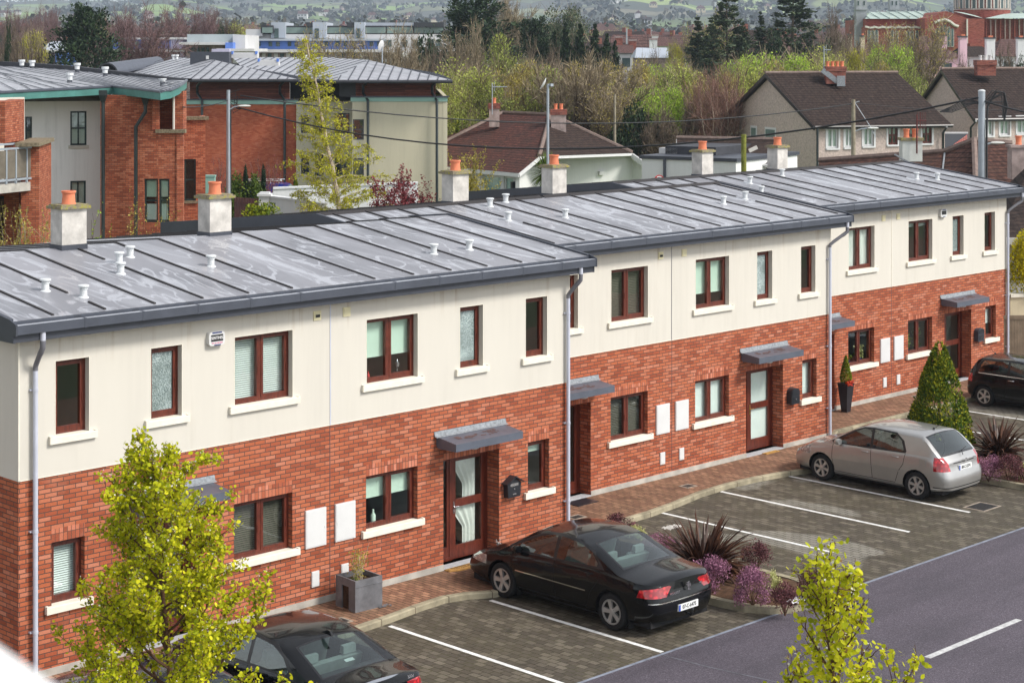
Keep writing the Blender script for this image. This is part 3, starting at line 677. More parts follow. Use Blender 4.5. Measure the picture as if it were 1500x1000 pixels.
 for (x, y) in chims: chimney(h, x - cx, y - Yf, roof_z(y - Yf))
 return h
def downpipe(parent, x, lean, base=0.0, dark=True):
 b = MB(); yw = -0.085
 b.tube([(x + lean, -0.345, 5.585), (x + lean, -0.345, 5.43)], 0.045, 12); b.tube([(x, yw, 4.95), (x, yw, base)], 0.04, 14)
 p = b.build('downpipe', 'pipe_grey', parent, smooth=50)
 c = MB(); c.tube([(x + lean, -0.345, 5.44), (x + lean, -0.34, 5.32), (x + lean * .75, -0.26, 5.22)], 0.047, 12)
 c.tube([(x + lean * .78, -0.27, 5.24), (x + lean * .18, -0.13, 5.06), (x, yw, 4.99), (x, yw, 4.93)], 0.043, 12)
 c.build('pipe_bend', 'pipe_dark', p, smooth=50)
 k = MB()
 for z in (4.6, 2.35, 0.75): k.tube([(x, yw, z), (x, yw, z + .05)], 0.046, 14); k.box(x - 0.075, x + 0.05, yw + 0.03, 0, z + .01, z + 0.035)
 k.build('pipe_clip', 'pipe_grey', p)
Y1, Y2, Y3 = 26.40, 28.48, 30.50
C1, C2, C3 = 21.49, 33.52, 45.67
sm = lambda x0, n: [x0 + 0.963 * k for k in range(-n, n + 1)]
S1, S2, S3 = sm(21.49, 8), sm(33.25, 9), sm(45.68, 9)
H = {}
H['a'] = house(C1, Y1, -1, 'nearest terrace house at the left edge, lime-green tree before its door', (14.92, 21.49), S1,
 [(16.42, 27.7), (16.78, 27.1), (18.28, 28.3), (18.7, 29.0), (19.16, 29.35), (20.15, 28.2)], [(18.52, 30.42), ],
 dict(w1=(None, 1), w2=('frost', 1), w3=('venetian', 1), g1=('venetian', 1), g3=('venetian_dark', 1)), dict(), (True, False))
H['b'] = house(C1, Y1, 1, 'near terrace house with a curtained glass door behind the middle black saloon', (21.49, 28.2), S1,
 [(25.05, 27.5), (26.07, 27.55), ], [(21.92, 30.55)],
 dict(w3=('roller', .62), w2=('frost', 1), w1=(None, 1), g3=('roller', .45), g1=('roller', .22)), dict(drape=True), (False, True))
H['c'] = house(C2, Y2, -1, 'middle terrace house partly hidden by the nearer block, dark slatted blinds', (26.1, 33.25), S2,
 [(27.75, 29.6), (30.2, 30.6), (30.97, 32.0), (31.79, 32.3), (31.9, 30.4)], [(30.95, 33.2)],
 dict(w1=(None, 1), w2=(None, 1), w3=('venetian_dark', 1), g3=('venetian_dark', 1), g1=(None, 1)), dict(), (True, False), cap=True)
H['d'] = house(C2, Y2, 1, 'middle terrace house with pale panels in its door, left of the silver hatchback', (33.25, 40.3), S2,
 [(37.72, 30.3), (39.0, 30.6)], [(34.73, 33.5)],
 dict(w3=('roller', .72), w2=('frost', 1), w1=(None, 1), g3=('roller_white', 1), g1=('roller_white', 1)), dict(pale=True, dark=True), (False, True), cap=True)
H['e'] = house(C3, Y3, -1, 'far terrace house with a tall black pot below its ground floor window', (38.1, 45.68), S3,
 [(39.9, 32.6), (41.64, 32.1), (42.66, 33.3), (44.99, 33.9)], [(43.5, 35.75)],
 dict(w1=(None, 1), w2=(None, 1), w3=('curtain', 1), g3=(None, 1), g1=(None, 1)), dict(), (True, False), cap=True)
H['f'] = house(C3, Y3, 1, 'farthest terrace house, its door behind the golden conifer and small black car', (45.68, 52.4), S3,
 [(49.6, 32.2), (50.3, 31.9)], [(47.2, 35.75)],
 dict(w3=('venetian', .2), w2=('frost', 1), w1=(None, 1), g3=(None, 1), g1=('roller_white', .55)), dict(pale=False, dark=True), (False, True), cap=True)
downpipe(H['a'], 15.42 - C1, -0.02)
downpipe(H['b'], 27.70 - C1, 0.10)
downpipe(H['d'], 39.72 - C2, 0.40)
downpipe(H['f'], 51.98 - C3, 0.42)
def wall_vent(parent, x, z, hood=False):
 b = MB(); b.box(x - 0.085, x + 0.085, -0.03, -0.012, z - .085, z + .085); b.box(x - 0.06, x + 0.06, -0.036, -0.03, z - .06, z + .06)
 o = b.build('wall_vent', 'cream_plastic', parent)
 if hood: q = MB(); q.box(x - 0.045, x + 0.045, -0.05, -0.036, z - .03, z + .02); q.build('vent_flap', 'letter_black', o)
wall_vent(H['a'], 21.18 - C1, 5.22, True); wall_vent(H['b'], 21.87 - C1, 5.22)
wall_vent(H['c'], 33.1 - C2, 5.22, True); wall_vent(H['d'], 33.95 - C2, 5.22)
wall_vent(H['e'], 45.25 - C3, 5.2); wall_vent(H['f'], 46.0 - C3, 5.2)
s_ = MB(); s_.box(-0.012, 0.012, -0.02, -0.012, 3.2, 5.46); s_.build('movement_joint', 'pipe_grey', H['a'])
s_ = MB(); s_.box(-0.03, -0.018, -0.02, -0.012, 3.2, 5.46); s_.build('movement_joint', 'pipe_dark', H['c'])
s_ = MB(); s_.box(-0.012, 0.012, -0.02, -0.012, 3.2, 5.46); s_.build('movement_joint', 'sill_stone', H['e'])
for k in 'ace':
 s_ = MB(); s_.box(-0.008, 0.008, -0.004, 0.0, 0.12, 3.18); s_.build('joint_sealant', 'stain_brown', H[k])
def alarm_box(parent, x, z, words=True):
 b = MB(); y0, y1 = -0.10, -0.012
 pr = []
 for t in range(24):
  a = 2 * math.pi * t / 24; e = 0.35
  pr.append((x + 0.165 * math.copysign(abs(math.cos(a)) ** e, math.cos(a)), z + 0.12 * math.copysign(abs(math.sin(a)) ** e, math.sin(a))))
 b.prism(pr, y0, y1, 'y'); o = b.build('alarm_box', 'pvc_white', parent)
 q = MB(); q.box(x - 0.125, x + 0.125, y0 - .004, y0, z - 0.045, z + 0.07); q.build('alarm_panel', 'letter_black', o)
 if words:
  M = Matrix.Translation((x, y0 - .006, z + 0.012)) @ Matrix.Rotation(R(90), 4, 'X'); text_mesh('alarm_lettering', 'SENTINEL', 0.07, 'white_paint', o, M, sx=0.82)
  M = Matrix.Translation((x, y0 - .002, z - 0.075)) @ Matrix.Rotation(R(90), 4, 'X'); text_mesh('alarm_phone_number', 'TEL. 021 485 8533', 0.03, 'pink_letter', o, M)
 t = MB(); t.box(x - .1, x + .1, y0 - .003, y0, z + 0.09, z + .115); t.box(x - .06, x + .08, y0 - .003, y0, z - 0.117, z - .1); t.build('alarm_band', 'navy', o)
simple('pink_letter', (0.7, 0.12, 0.3), 0.5, 0.05, 4); simple('navy', (0.02, 0.04, 0.16), 0.4, 0.1, 4)
alarm_box(H['a'], 18.95 - C1 - 0.03, 5.06)
alarm_box(H['f'], 47.95 - C3 + 0.35, 5.16, False)
def postbox(house_, X, Yf, z, style, label):
 t = thing('postbox', label, 'postbox', (X, Yf, z))
 b = MB()
 if style == 0:
  b.prism([(-.17, .0), (.17, .0), (.19, .28), (-.19, .28)], -0.13, -0.002, 'y'); body = b.build('box_body', 'black_plastic', t)
  r = MB(); r.prism([(-.24, .27), (0, .40), (.24, .27), (.24, .29), (0, .425), (-.24, .29)], -0.18, -0.003, 'y'); r.prism([(-.19, .28), (.19, .28), (0, .385)], -0.13, -0.003, 'y'); r.build('gabled_lid', 'black_plastic', t)
  f = MB(); f.box(-.11, .11, -.134, -.1305, .22, .275); f.box(-.05, .05, -.134, -.1305, .05, .075); f.build('nameplate', 'steel', t)
  f = MB(); M = Matrix.Translation((0, -.134, .165)) @ Matrix.Rotation(R(90), 4, 'X'); f.lathe([(0.013, 0), (.013, .006)], (0, 0, 0), 12, M=M); f.v = [(a, c - 0.134 + 0, d + .165) if False else (a, c, d) for a, c, d in f.v]; f.build('lock', 'steel', t)
 else:
  pr = [(-.17, 0), (.17, 0), (.17, .30)] + [(.17 * math.cos(a), .30 + .10 * math.sin(a)) for a in [k * math.pi / 10 for k in range(1, 10)]] + [(-.17, .30)]
  b.prism(pr, -0.16, -0.002, 'y'); b.build('box_body', 'black_plastic' if style == 1 else 'zinc_dark', t)
  f = MB(); f.prism([(-.14, .24), (.14, .24), (.14, .30)] + [(.14 * math.cos(a), .30 + .075 * math.sin(a)) for a in [k * math.pi / 8 for k in range(1, 8)]] + [(-.14, .30)], -0.172, -0.1605, 'y'); f.build('flap', 'black_plastic', t)
  f = MB(); f.box(-.12, .12, -.168, -.1605, .05, .20); f.build('door_panel', 'black_plastic', t)
  f = MB(); f.box(-.015, .015, -.174, -.169, .11, .14); f.build('lock', 'steel', t)
 return t
postbox(None, 26.1, Y1, 1.13, 0, 'black postbox with a gabled lid on the brick wall behind the black saloon')
postbox(None, 38.15, Y2, 1.10, 1, 'round topped black postbox on the brick wall left of the silver hatchback')
postbox(None, 50.3, Y3, 1.12, 2, 'dark grey postbox beside the farthest house door, above the small black car')
# --- cars
def paint(name, col, flake=0.0, rough=0.25, wet=0.07):
 m, nt, b = nmat(name); p = N(nt, 'ShaderNodeTexCoord').outputs['Object']
 L(nt, ramp(nt, nz(nt, 3, 3, 0.5, p), [(0.3, tuple(c * .93 for c in col)), (0.7, col)]), b.inputs['Base Color'])
 b.inputs['Metallic'].default_value = flake; b.inputs['Roughness'].default_value = rough
 b.inputs['Coat Weight'].default_value = 0.9 if flake else 0.7; b.inputs['Coat Roughness'].default_value = 0.02; b.inputs['Coat IOR'].default_value = 1.4; b.inputs['Specular IOR Level'].default_value = 0.12 if not flake else 0.5
 d = ramp(nt, nz(nt, 55, 2, 0.5, p), [(0.60, (0, 0, 0)), (0.70, (1, 1, 1))])
 bp = N(nt, 'ShaderNodeBump'); bp.inputs['Strength'].default_value = wet; bp.inputs['Distance'].default_value = 0.003
 L(nt, d, bp.inputs['Height']); L(nt, bp.outputs[0], b.inputs['Coat Normal'])
 return m
paint('black_car_paint', (0.0035, 0.004, 0.005)); paint('dark_blue_car_paint', (0.012, 0.017, 0.03)); paint('silver_car_paint', (0.40, 0.395, 0.385), 0.6, 0.32, 0.05); paint('blue_van_paint', (0.02, 0.04, 0.28), 0, .3)
simple('trim_black', (0.012, 0.012, 0.014), 0.35, 0.1, 5.0)
simple('shut_line', (0.004, 0.004, 0.005), 0.8, 0.1, 5.0)
simple('seat_grey', (0.16, 0.17, 0.165), 0.9, 0.15, 5.0); simple('seat_pale', (0.30, 0.32, 0.31), 0.9, 0.15, 5.0)
simple('dash', (0.03, 0.03, 0.032), 0.7, 0.15, 5.0)
simple('chrome', (0.72, 0.72, 0.74), 0.12, 0.03, 5.0, metal=1.0)
simple('alloy', (0.46, 0.45, 0.44), 0.35, 0.08, 5.0, metal=0.6)
simple('hub_dark', (0.035, 0.033, 0.03), 0.7, 0.2, 9.0)
simple('number_plate', (0.74, 0.75, 0.74), 0.35, 0.03, 3.0); simple('plate_blue', (0.01, 0.06, 0.4), 0.4, 0.05, 3)
def lampm(name, col, rough=0.08):
 m, nt, b = nmat(name); p = N(nt, 'ShaderNodeTexCoord').outputs['Object']
 v = N(nt, 'ShaderNodeTexVoronoi'); v.inputs['Scale'].default_value = 14; L(nt, p, v.inputs['Vector'])
 L(nt, ramp(nt, v.outputs['Distance'], [(0.1, tuple(min(1, c * 1.25) for c in col)), (0.6, tuple(c * .45 for c in col))]), b.inputs['Base Color'])
 b.inputs['Roughness'].default_value = rough; b.inputs['Coat Weight'].default_value = 1; return m
lampm('tail_red', (0.55, 0.012, 0.02)); lampm('head_clear', (0.50, 0.48, 0.46))
def interp(tab, y):
 if y <= tab[0][0]: return tab[0][1]
 for (a, va), (b, vb) in zip(tab, tab[1:]):
  if y <= b:
   t = (y - a) / (b - a); return va + (vb - va) * t
 return tab[-1][1]
def smooth_tab(tab, n=3):
 ys = [tab[0][0] + (tab[-1][0] - tab[0][0]) * i / 160 for i in range(161)]; vs_ = [interp(tab, y) for y in ys]
 for _ in range(n):
  vs_ = [vs_[0]] + [(vs_[i - 1] + 2 * vs_[i] + vs_[i + 1]) / 4 for i in range(1, 160)] + [vs_[-1]]
 return list(zip(ys, vs_))
def car(name, label, P, loc, rz, paintm):
 """local frame: +Y is the nose, origin on the ground at the middle"""
 t = thing(name, label, 'car', loc, rz)
 Ln, W = P['L'], P['W']; hl = Ln / 2
 top = smooth_tab(P['top'], 5); belt = smooth_tab(P['belt'], 6); rw, fa, ra = P['rw'], P['fa'], P['ra']
 def plan(y):   # half width
  w = W / 2
  for e, rr, p_, mn in ((y + hl, P.get('rr', .42), 2.3, .74), (hl - y, P.get('fr', .75), 2.2, .70)):
   if e < rr: w = min(w, W / 2 * (mn + (1 - mn) * max(0, 1 - ((rr - e) / rr) ** p_) ** (1 / p_)))
  return w
 tum = P.get('tum', 0.42); crown = 0.055
 ys = []; y = -hl
 n = 74
 for i in range(n + 1):
  u = i / n; ys.append(-hl + Ln * (u + 0.035 * math.sin(2 * math.pi * u) * -1))
 NS, NT = 7, 8
 def section(y):
  w = plan(y); zc = interp(top, y); zb = interp(belt, y); sill = P.get('sill', 0.22)
  if y < -hl + .5: sill += 0.06 * (1 - (y + hl) / .5)
  if y > hl - .5: sill += 0.02
  wb = w * 0.945; cr = crown + 0.02
  zb = min(zb, zc - cr * wb * wb - 0.03)
  pts = [(w * 0.90, sill), (w * 0.965, sill + 0.06), (w * 0.985, sill + (zb - sill) * .30), (w * 1.0, sill + (zb - sill) * .52), (w * 0.998, sill + (zb - sill) * .72), (w * 0.985, sill + (zb - sill) * .87), (w * 0.965, sill + (zb - sill) * .96), (wb, zb)]
  xe = wb
  for _ in range(12):
   ze = zc - cr * xe * xe * 1.5; h = max(0, ze - zb); xe = wb - h * tum * (0.75 + 0.35 * h)
  ze = max(zc - cr * xe * xe * 1.5, zb)
  for k in range(1, NS + 1):
   f = k / (NS + .55); h = (ze - zb) * f
   pts.append((wb - h * tum * (0.75 + 0.35 * h), zb + h))
  for k in range(0, NT + 1):
   f = 1 - (k + .45) / (NT + .45) if k < NT else 0
   f = max(0, f); x = xe * f; pts.append((x, zc - cr * x * x * 1.5))
  return pts
 S = [section(y) for y in ys]; M_ = len(S[0])
 def px(y, x, z):
  dy = 0
  if y < -hl + 0.5: k = 1 - (y + hl) / 0.5; dy = -P.get('rb', .07) * k * max(0, 1 - (x / (W / 2)) ** 2) + k * interp(P['rp'], z)
  if y > hl - 0.6: k = (y - hl + 0.6) / 0.6; dy = P.get('fb', .12) * k * max(0, 1 - (x / (W / 2)) ** 2) - k * interp(P['fp'], z)
  return (x, y + dy, z)
 bm = bmesh.new(); V = [[bm.verts.new(px(y, *q)) for q in s] for y, s in zip(ys, S)]
 for i in range(len(ys) - 1):
  for j in range(M_ - 1):
   try: bm.faces.new((V[i][j], V[i + 1][j], V[i + 1][j + 1], V[i][j + 1]))
   except ValueError: pass
 for i in (0, len(ys) - 1):
  cols = [V[i][:]]; lowpts = 8 + NS
  nc = NT
  side = S[i][:lowpts + 1]   # z levels on the side
  topp = S[i][lowpts:]
  y = ys[i]
  prev = [V[i][j] for j in range(lowpts + 1)]
  for c in range(1, len(topp)):
   xf = topp[c][0] / topp[0][0]; cur = []
   for j in range(lowpts):
    x = S[i][j][0] * xf; cur.append(bm.verts.new(px(y, x, S[i][j][1] + (topp[c][1] - topp[0][1]) * (j / lowpts))))
   cur.append(V[i][lowpts + c])
   for j in range(lowpts):
    try: bm.faces.new((prev[j], prev[j + 1], cur[j + 1], cur[j]))
    except ValueError: pass
   prev = cur
 bmesh.ops.remove_doubles(bm, verts=bm.verts, dist=1e-4)
 bmesh.ops.dissolve_degenerate(bm, dist=1e-4, edges=bm.edges)
 lay = bm.faces.layers.int.new('mat')
 def cut(planes, box):
  for (co_, no) in planes:
   fs = [f for f in bm.faces if box(f.calc_center_median())]
   ge = list({e for f in fs for e in f.edges}); gv = list({v for f in fs for v in f.verts})
   bmesh.ops.bisect_plane(bm, geom=fs + ge + gv, plane_co=co_, plane_no=no, dist=1e-5)
 def mark(planes, box, val, only=None):
  for f in bm.faces:
   c = f.calc_center_median()
   if not box(c): continue
   if all((c - Vector(a)).dot(Vector(b)) <= 1e-5 for a, b in planes):
    if only is None or f[lay] in only: f[lay] = val
 def poly_side(pts):   # convex polygon in (y,z), counter-clockwise
  pl = []; n = len(pts); ar = sum(pts[i][0] * pts[(i + 1) % n][1] - pts[(i + 1) % n][0] * pts[i][1] for i in range(n))
  q = pts if ar > 0 else pts[::-1]
  for i in range(n):
   (a, b), (c, d) = q[i], q[(i + 1) % n]; pl.append(((0, a, b), Vector((0, d - b, -(c - a))).normalized()))
  return pl
 def grow(pts, g):
  cx_ = sum(p[0] for p in pts) / len(pts); cz = sum(p[1] for p in pts) / len(pts)
  pl = poly_side(pts); return [(tuple(Vector(a) + n_ * g), n_) for a, n_ in pl]
 MATN = ['paint', 'glass_side', 'trim', 'arch', 'tail', 'head', 'shut', 'glass_front', 'glass_rear', 'chrome', 'lower', 'rear']
 def region(pts, val, box, g=0.0, only=None):
  pl = grow(pts, g); cut(pl, box); mark(pl, box, val, only)
 W2 = W / 2
 sidebox = lambda c: c.x > 0.30 and c.z > 0.62 and -hl + .35 < c.y < hl - .4 and c.x > interp_x(c)
 def interp_x(c): # upper side only: exclude the top sheet
  zt = interp(top, c.y); zb = interp(belt, c.y); wb = plan(c.y) * .945; h = max(0, c.z - zb)
  return (wb - h * tum * (0.75 + 0.35 * h)) - 0.028
 full = lambda c: c.x > W * .30
 for q in P['win_trim']: region(q, 2, sidebox)
 for q in P['win']: region(q, 1, sidebox)
 lowbox = lambda c: c.x > W * .36 and c.z < 1.2 and -hl + .4 < c.y < hl - .5
 for q in P['shuts']:
  for (a, b), (c, d) in zip(q, q[1:]):
   dx, dz = c - a, d - b; ln = math.hypot(dx, dz); nx, nz_ = -dz / ln * .006, dx / ln * .006
   region([(a + nx, b + nz_), (c + nx, d + nz_), (c - nx, d - nz_), (a - nx, b - nz_)], 6, lowbox, 0, (0,))
 for q in P.get('strips', []): region(q[0], q[1], lowbox, 0, (0, 6))
 def topbox(y0, y1): return lambda c: y0 - .1 < c.y < y1 + .1 and c.z > 0.8 and c.x < interp_x(c) + 0.012
 for (y0, y1, xa, xb, val) in P['screens']:
  bx_ = topbox(y0, y1)
  bow = 0.05 if val == 7 else -0.045
  def scr(gr):
   pl = []; K = 4
   for k in range(K):
    xk0, xk1 = W2 * .85 * k / K, W2 * .85 * (k + 1) / K; s1 = -2 * bow * (xk0 + xk1) / 2 / .5
    xm = (xk0 + xk1) / 2
    f = lambda x: -bow * (x / .6) ** 2
    nn = Vector((-(f(xk1) - f(xk0)), (xk1 - xk0), 0)).normalized()
    if bow > 0: pl.append(((xk0, y1 + f(xk0) + gr, 0), nn))
    else: pl.append(((xk0, y0 + f(xk0) - gr, 0), -nn))
   if bow > 0: pl.append(((0, y0 - gr, 0), Vector((0, -1, 0))))
   else: pl.append(((0, y1 + gr, 0), Vector((0, 1, 0))))
   dx, dy = xb - xa, y1 - y0; nn = Vector((dy, -dx, 0)).normalized(); pl.append(((xa + gr, y0, 0), nn)); return pl
  a = scr(0.035); cut(a, bx_); mark(a, bx_, 2); a = scr(0); cut(a, bx_); mark(a, bx_, val)
 for (x0, x1, y0, y1, z0, z1, val, slope) in P['lamps']:
  bx_ = lambda c: x0 - .15 < c.x < x1 + .15 and y0 - .2 < c.y < y1 + .2 and z0 - .2 < c.z < z1 + .2
  pl = [((x0, 0, z0), Vector((-1, 0, -slope)).normalized()), ((0, 0, z0), Vector((0, 0, -1))), ((0, y0, z1), Vector((0, 0.15 * slope, 1)).normalized()), ((0, y0, 0), Vector((0, -1, 0))), ((0, y1, z1), Vector((0, 1, .3 * slope)).normalized())]
  cut(pl, bx_); mark(pl, bx_, val)
 for (x0, x1, y0, y1, z0, z1, val) in P.get('patches', []):
  bx_ = lambda c: x0 - .15 < c.x < x1 + .15 and y0 - .2 < c.y < y1 + .2 and z0 - .2 < c.z < z1 + .2
  pl = [((x0, 0, 0), Vector((-1, 0, 0))), ((x1, 0, 0), Vector((1, 0, 0))), ((0, 0, z0), Vector((0, 0, -1))), ((0, 0, z1), Vector((0, 0, 1))), ((0, y0, 0), Vector((0, -1, 0))), ((0, y1, 0), Vector((0, 1, 0)))]
  cut(pl, bx_); mark(pl, bx_, val, (0, 6, 10))
 for yc in (fa, ra):
  rr = rw + 0.055; bx_ = lambda c: c.x > W * .33 and abs(c.y - yc) < rr + .12 and c.z < rw + rr + .12
  pts = [(yc + rr * math.cos(a), rw + rr * math.sin(a)) for a in [2 * math.pi * k / 20 for k in range(20)]]
  pl = poly_side(pts); cut(pl, bx_); mark(pl, bx_, 3)
 bmesh.ops.delete(bm, geom=[f for f in bm.faces if f[lay] == 3], context='FACES')
 groups = {}
 for f in bm.faces: groups.setdefault(f[lay], []).append([v.co.copy() for v in f.verts])
 nrm = {}
 bm.free()
 def emit(nm, vals, matn, parent, inset=0.0, both=True, side=None):
  b = MB(); key = {}
  def add(c):
   k = (round(c[0], 5), round(c[1], 5), round(c[2], 5))
   if k not in key: key[k] = len(b.v); b.v.append(c)
   return key[k]
  for v in vals:
   for f in groups.get(v, []):
    if side in (None, 1):
     ix = [add((c.x, c.y, c.z)) for c in f]
     if len(set(ix)) > 2: b.f.append(tuple(dict.fromkeys(ix))); b.m.append(0)
    if side in (None, -1):
     ix = [add((-c.x, c.y, c.z)) for c in reversed(f)]
     if len(set(ix)) > 2: b.f.append(tuple(dict.fromkeys(ix))); b.m.append(0)
  if not b.f: return None
  o = b.build(nm, matn, parent, smooth=38, uv=False, norm=True)
  return o
 body = emit('body', [0], paintm, t)
 emit('window_trim', [2], 'trim_black', body); emit('shut_line', [6], 'shut_line', body)
 emit('windscreen', [7], 'car_glass', t); emit('rear_window', [8], 'car_glass', t)
 emit('side_window', [1], 'car_glass', t, side=1); emit('side_window', [1], 'car_glass', t, side=-1)
 [emit('side_strip', [9], P.get('stripm', 'chrome'), body, side=q_) for q_ in (1, -1)]; emit('rear_strip', [11], 'chrome', body); emit('lower_trim', [10], 'trim_black', body)
 for s_ in (1, -1):
  emit('tail_light', [4], 'tail_red', t, side=s_); emit('headlight', [5], 'head_clear', t, side=s_)
 u = MB(); u.box(-W * .42, W * .42, -hl + .12, hl - .15, 0.17, 0.30)
 u.box(-W2 + .26, W2 - .26, -hl + .3, hl - .3, .3, .55)
 for yc in (fa, ra):
  for s_ in (1, -1):
   pts = [(yc + (rw + .06) * math.cos(a), rw + (rw + .06) * math.sin(a)) for a in [math.pi * k / 12 for k in range(13)]]
   for (a, b_), (c, d) in zip(pts, pts[1:]): u.face([(s_ * (W2 - .28), a, b_), (s_ * (W2 - .28), c, d), (s_ * (W2 - .035), c, d), (s_ * (W2 - .035), a, b_)])
   u.face([(s_ * (W2 - .28), p, q) for p, q in pts])
 u.build('underbody', 'rubber', t)
 for yc in (fa, ra):
  for s_ in (1, -1):
   Mx = Matrix.Rotation(R(90) * s_, 4, 'Y'); xc = s_ * (W2 - 0.115)
   k = MB(); wd = 0.095
   k.lathe([(rw * .66, -wd), (rw * .93, -wd), (rw, -wd * .7), (rw, wd * .7), (rw * .93, wd), (rw * .80, wd + .006), (rw * .66, wd)], (0, 0, 0), 36, M=Mx, close=False)
   wheel = thing('wheel', None, None, (xc, yc, rw)); wheel.parent = t
   wheel = wheel
   k.build('tyre', 'rubber', wheel, smooth=40)
   d = MB(); d.lathe([(rw * .67, wd), (rw * .64, wd + .004), (rw * .61, wd - .02), (rw * .58, wd - .07), (0.0, wd - .075)], (0, 0, 0), 32, M=Mx, close=False); dd = d.build('wheel_disc', 'hub_dark', wheel, smooth=40)
   r_ = MB()
   r_.lathe([(rw * .675, wd - .01), (rw * .675, wd + .003), (rw * .60, wd + .001), (rw * .595, wd - .02)], (0, 0, 0), 32, M=Mx, close=False)
   ns = P['spokes']
   for q in range(ns):
    a = 2 * math.pi * q / ns + .3; ww0, ww1 = P.get('spw', (.045, .03))
    r0, r1 = .03, rw * .615; ca_, sa_ = math.cos(a), math.sin(a)
    def pt(rr, off, z): return tuple(Mx @ Vector((rr * ca_ - off * sa_, rr * sa_ + off * ca_, z)))
    zo = wd - .012
    for (o1, o2, o3, o4) in ((-ww0, ww0, ww1, -ww1),):
     A = [pt(r0, o1, zo), pt(r0, o2, zo), pt(r1, o3, zo + .006), pt(r1, o4, zo + .006)]; B = [pt(r0, o1, zo - .04), pt(r0, o2, zo - .04), pt(r1, o3, zo - .03), pt(r1, o4, zo - .03)]
     r_.face(A); r_.face([A[0], A[3], B[3], B[0]]); r_.face([A[1], A[2], B[2], B[1]])
   r_.lathe([(.062, wd - .04), (.06, wd - .006), (.03, wd), (0, wd)], (0, 0, 0), 16, M=Mx, close=False)
   r_.build('rim', 'alloy', wheel, smooth=30)
 sm_ = P.get('seatm', 'seat_grey'); fy = P['seat_y']
 fl = MB(); fl.box(-W2 + .14, W2 - .14, P['cab'][0], P['cab'][1], .50, .56); fl.box(-W2 + .16, W2 - .16, P['cab'][0] - .0, P['cab'][0] + .35, .56, P['shelf']); fl.build('cabin_floor', 'dash', t)
 for s_ in (1, -1):
  q = MB(); x = s_ * .36
  q.prism([(fy - .10, .55), (fy + .42, .55), (fy + .44, .70), (fy + .02, .66), (fy - .16, 1.12), (fy - .26, 1.10)], x - .24, x + .24, 'x'); q.build('seat', sm_, t)
  q = MB(); q.prism([(fy - .18, 1.15), (fy - .27, 1.14), (fy - .27, 1.30), (fy - .20, 1.31)], x - .12, x + .12, 'x'); q.build('headrest', sm_, t)
  q = MB(); ry = P['rear_seat']; q.prism([(ry - .02, 1.06), (ry - .12, 1.05), (ry - .12, 1.17), (ry - .05, 1.18)], x - .12, x + .12, 'x'); q.build('headrest', sm_, t)
 q = MB(); q.prism([(ry, .60), (ry + .5, .55), (ry + .5, .70), (ry + .06, .66), (ry - .06, 1.04), (ry - .16, 1.02)], -.58, .58, 'x'); q.build('rear_bench', sm_, t)
 q = MB(); dy = P['dash_y']; q.prism([(dy, .60), (dy + .55, .60), (dy + .55, .90), (dy + .1, .97), (dy - .02, .86)], -W2 + .16, W2 - .16, 'x'); q.build('dashboard', 'dash', t)
 q = MB(); Mr = Matrix.Rotation(R(-65), 4, 'X'); ring = [(Mr @ Vector((.185 * math.cos(a), .185 * math.sin(a), 0))) + Vector((.36, dy - .12, .88)) for a in [2 * math.pi * k / 24 for k in range(25)]]
 q.tube(ring, .015, 8, cap=False); q.tube([(.36 - .17, dy - .12, .88), (.36 + .17, dy - .12, .88)], .018, 6); q.build('steering_wheel', 'dash', t)
 for s_ in (1, -1):
  q = MB(); my, mz = P['mirror']; Mt = Matrix.Translation((s_ * (W2 + .03), my, mz))
  rg = []
  for k, (sx_, sz_) in enumerate(((.03, .02), (.085, .06), (.10, .075), (.085, .065))):
   yy = (0.10, 0.07, 0.0, -0.05)[k]; rg.append([Mt @ Vector((sx_ * math.cos(a), yy, sz_ * math.sin(a))) for a in [2 * math.pi * j / 12 for j in range(12)]])
  for a_, b_ in zip(rg, rg[1:]):
   for j in range(12): q.face([a_[j], a_[(j + 1) % 12], b_[(j + 1) % 12], b_[j]])
  q.face(rg[-1]); q.face(list(reversed(rg[0]))); q.box(s_ * (W2 - .10), s_ * (W2 - .03), my - .02, my + .05, mz - .05, mz - .02)
  q.build('wing_mirror', paintm if not P.get('mirror_black') else 'trim_black', t, smooth=50)
 for s_ in (1, -1):
  for (hy, hz) in P['handles']:
   q = MB(); x = plan(hy) * .992; q.tube([(s_ * (x - .01), hy - .09, hz), (s_ * (x + .022), hy - .075, hz), (s_ * (x + .025), hy + .07, hz + .004), (s_ * (x - .01), hy + .085, hz)], .013, 8); q.build('door_handle', P.get('handlem', paintm), t, smooth=50)
 zp = P['plate_z']; yp = -hl - P.get('rb', .07) + interp(P['rp'], zp) - .012
 q = MB(); q.box(-.26, .26, yp - .008, yp + .03, zp - .057, zp + .057); pl_ = q.build('number_plate', 'number_plate', t)
 q = MB(); q.box(-.257, -.215, yp - .0105, yp - .008, zp - .053, zp + .053); q.build('country_band', 'plate_blue', pl_)
 if P.get('reg'): text_mesh('registration', P['reg'], .092, 'letter_black', pl_, Matrix.Translation((.02, yp - .010, zp)) @ Matrix.Rotation(R(90), 4, 'X'), sx=.92)
 return t, plan
def rear_text(t, txt, x, y, z, size, tilt=90, sx=1.0): return text_mesh('badge_lettering', txt, size, 'chrome', t, Matrix.Translation((x, y, z)) @ Matrix.Rotation(R(tilt), 4, 'X'), sx=sx, ext=.003)
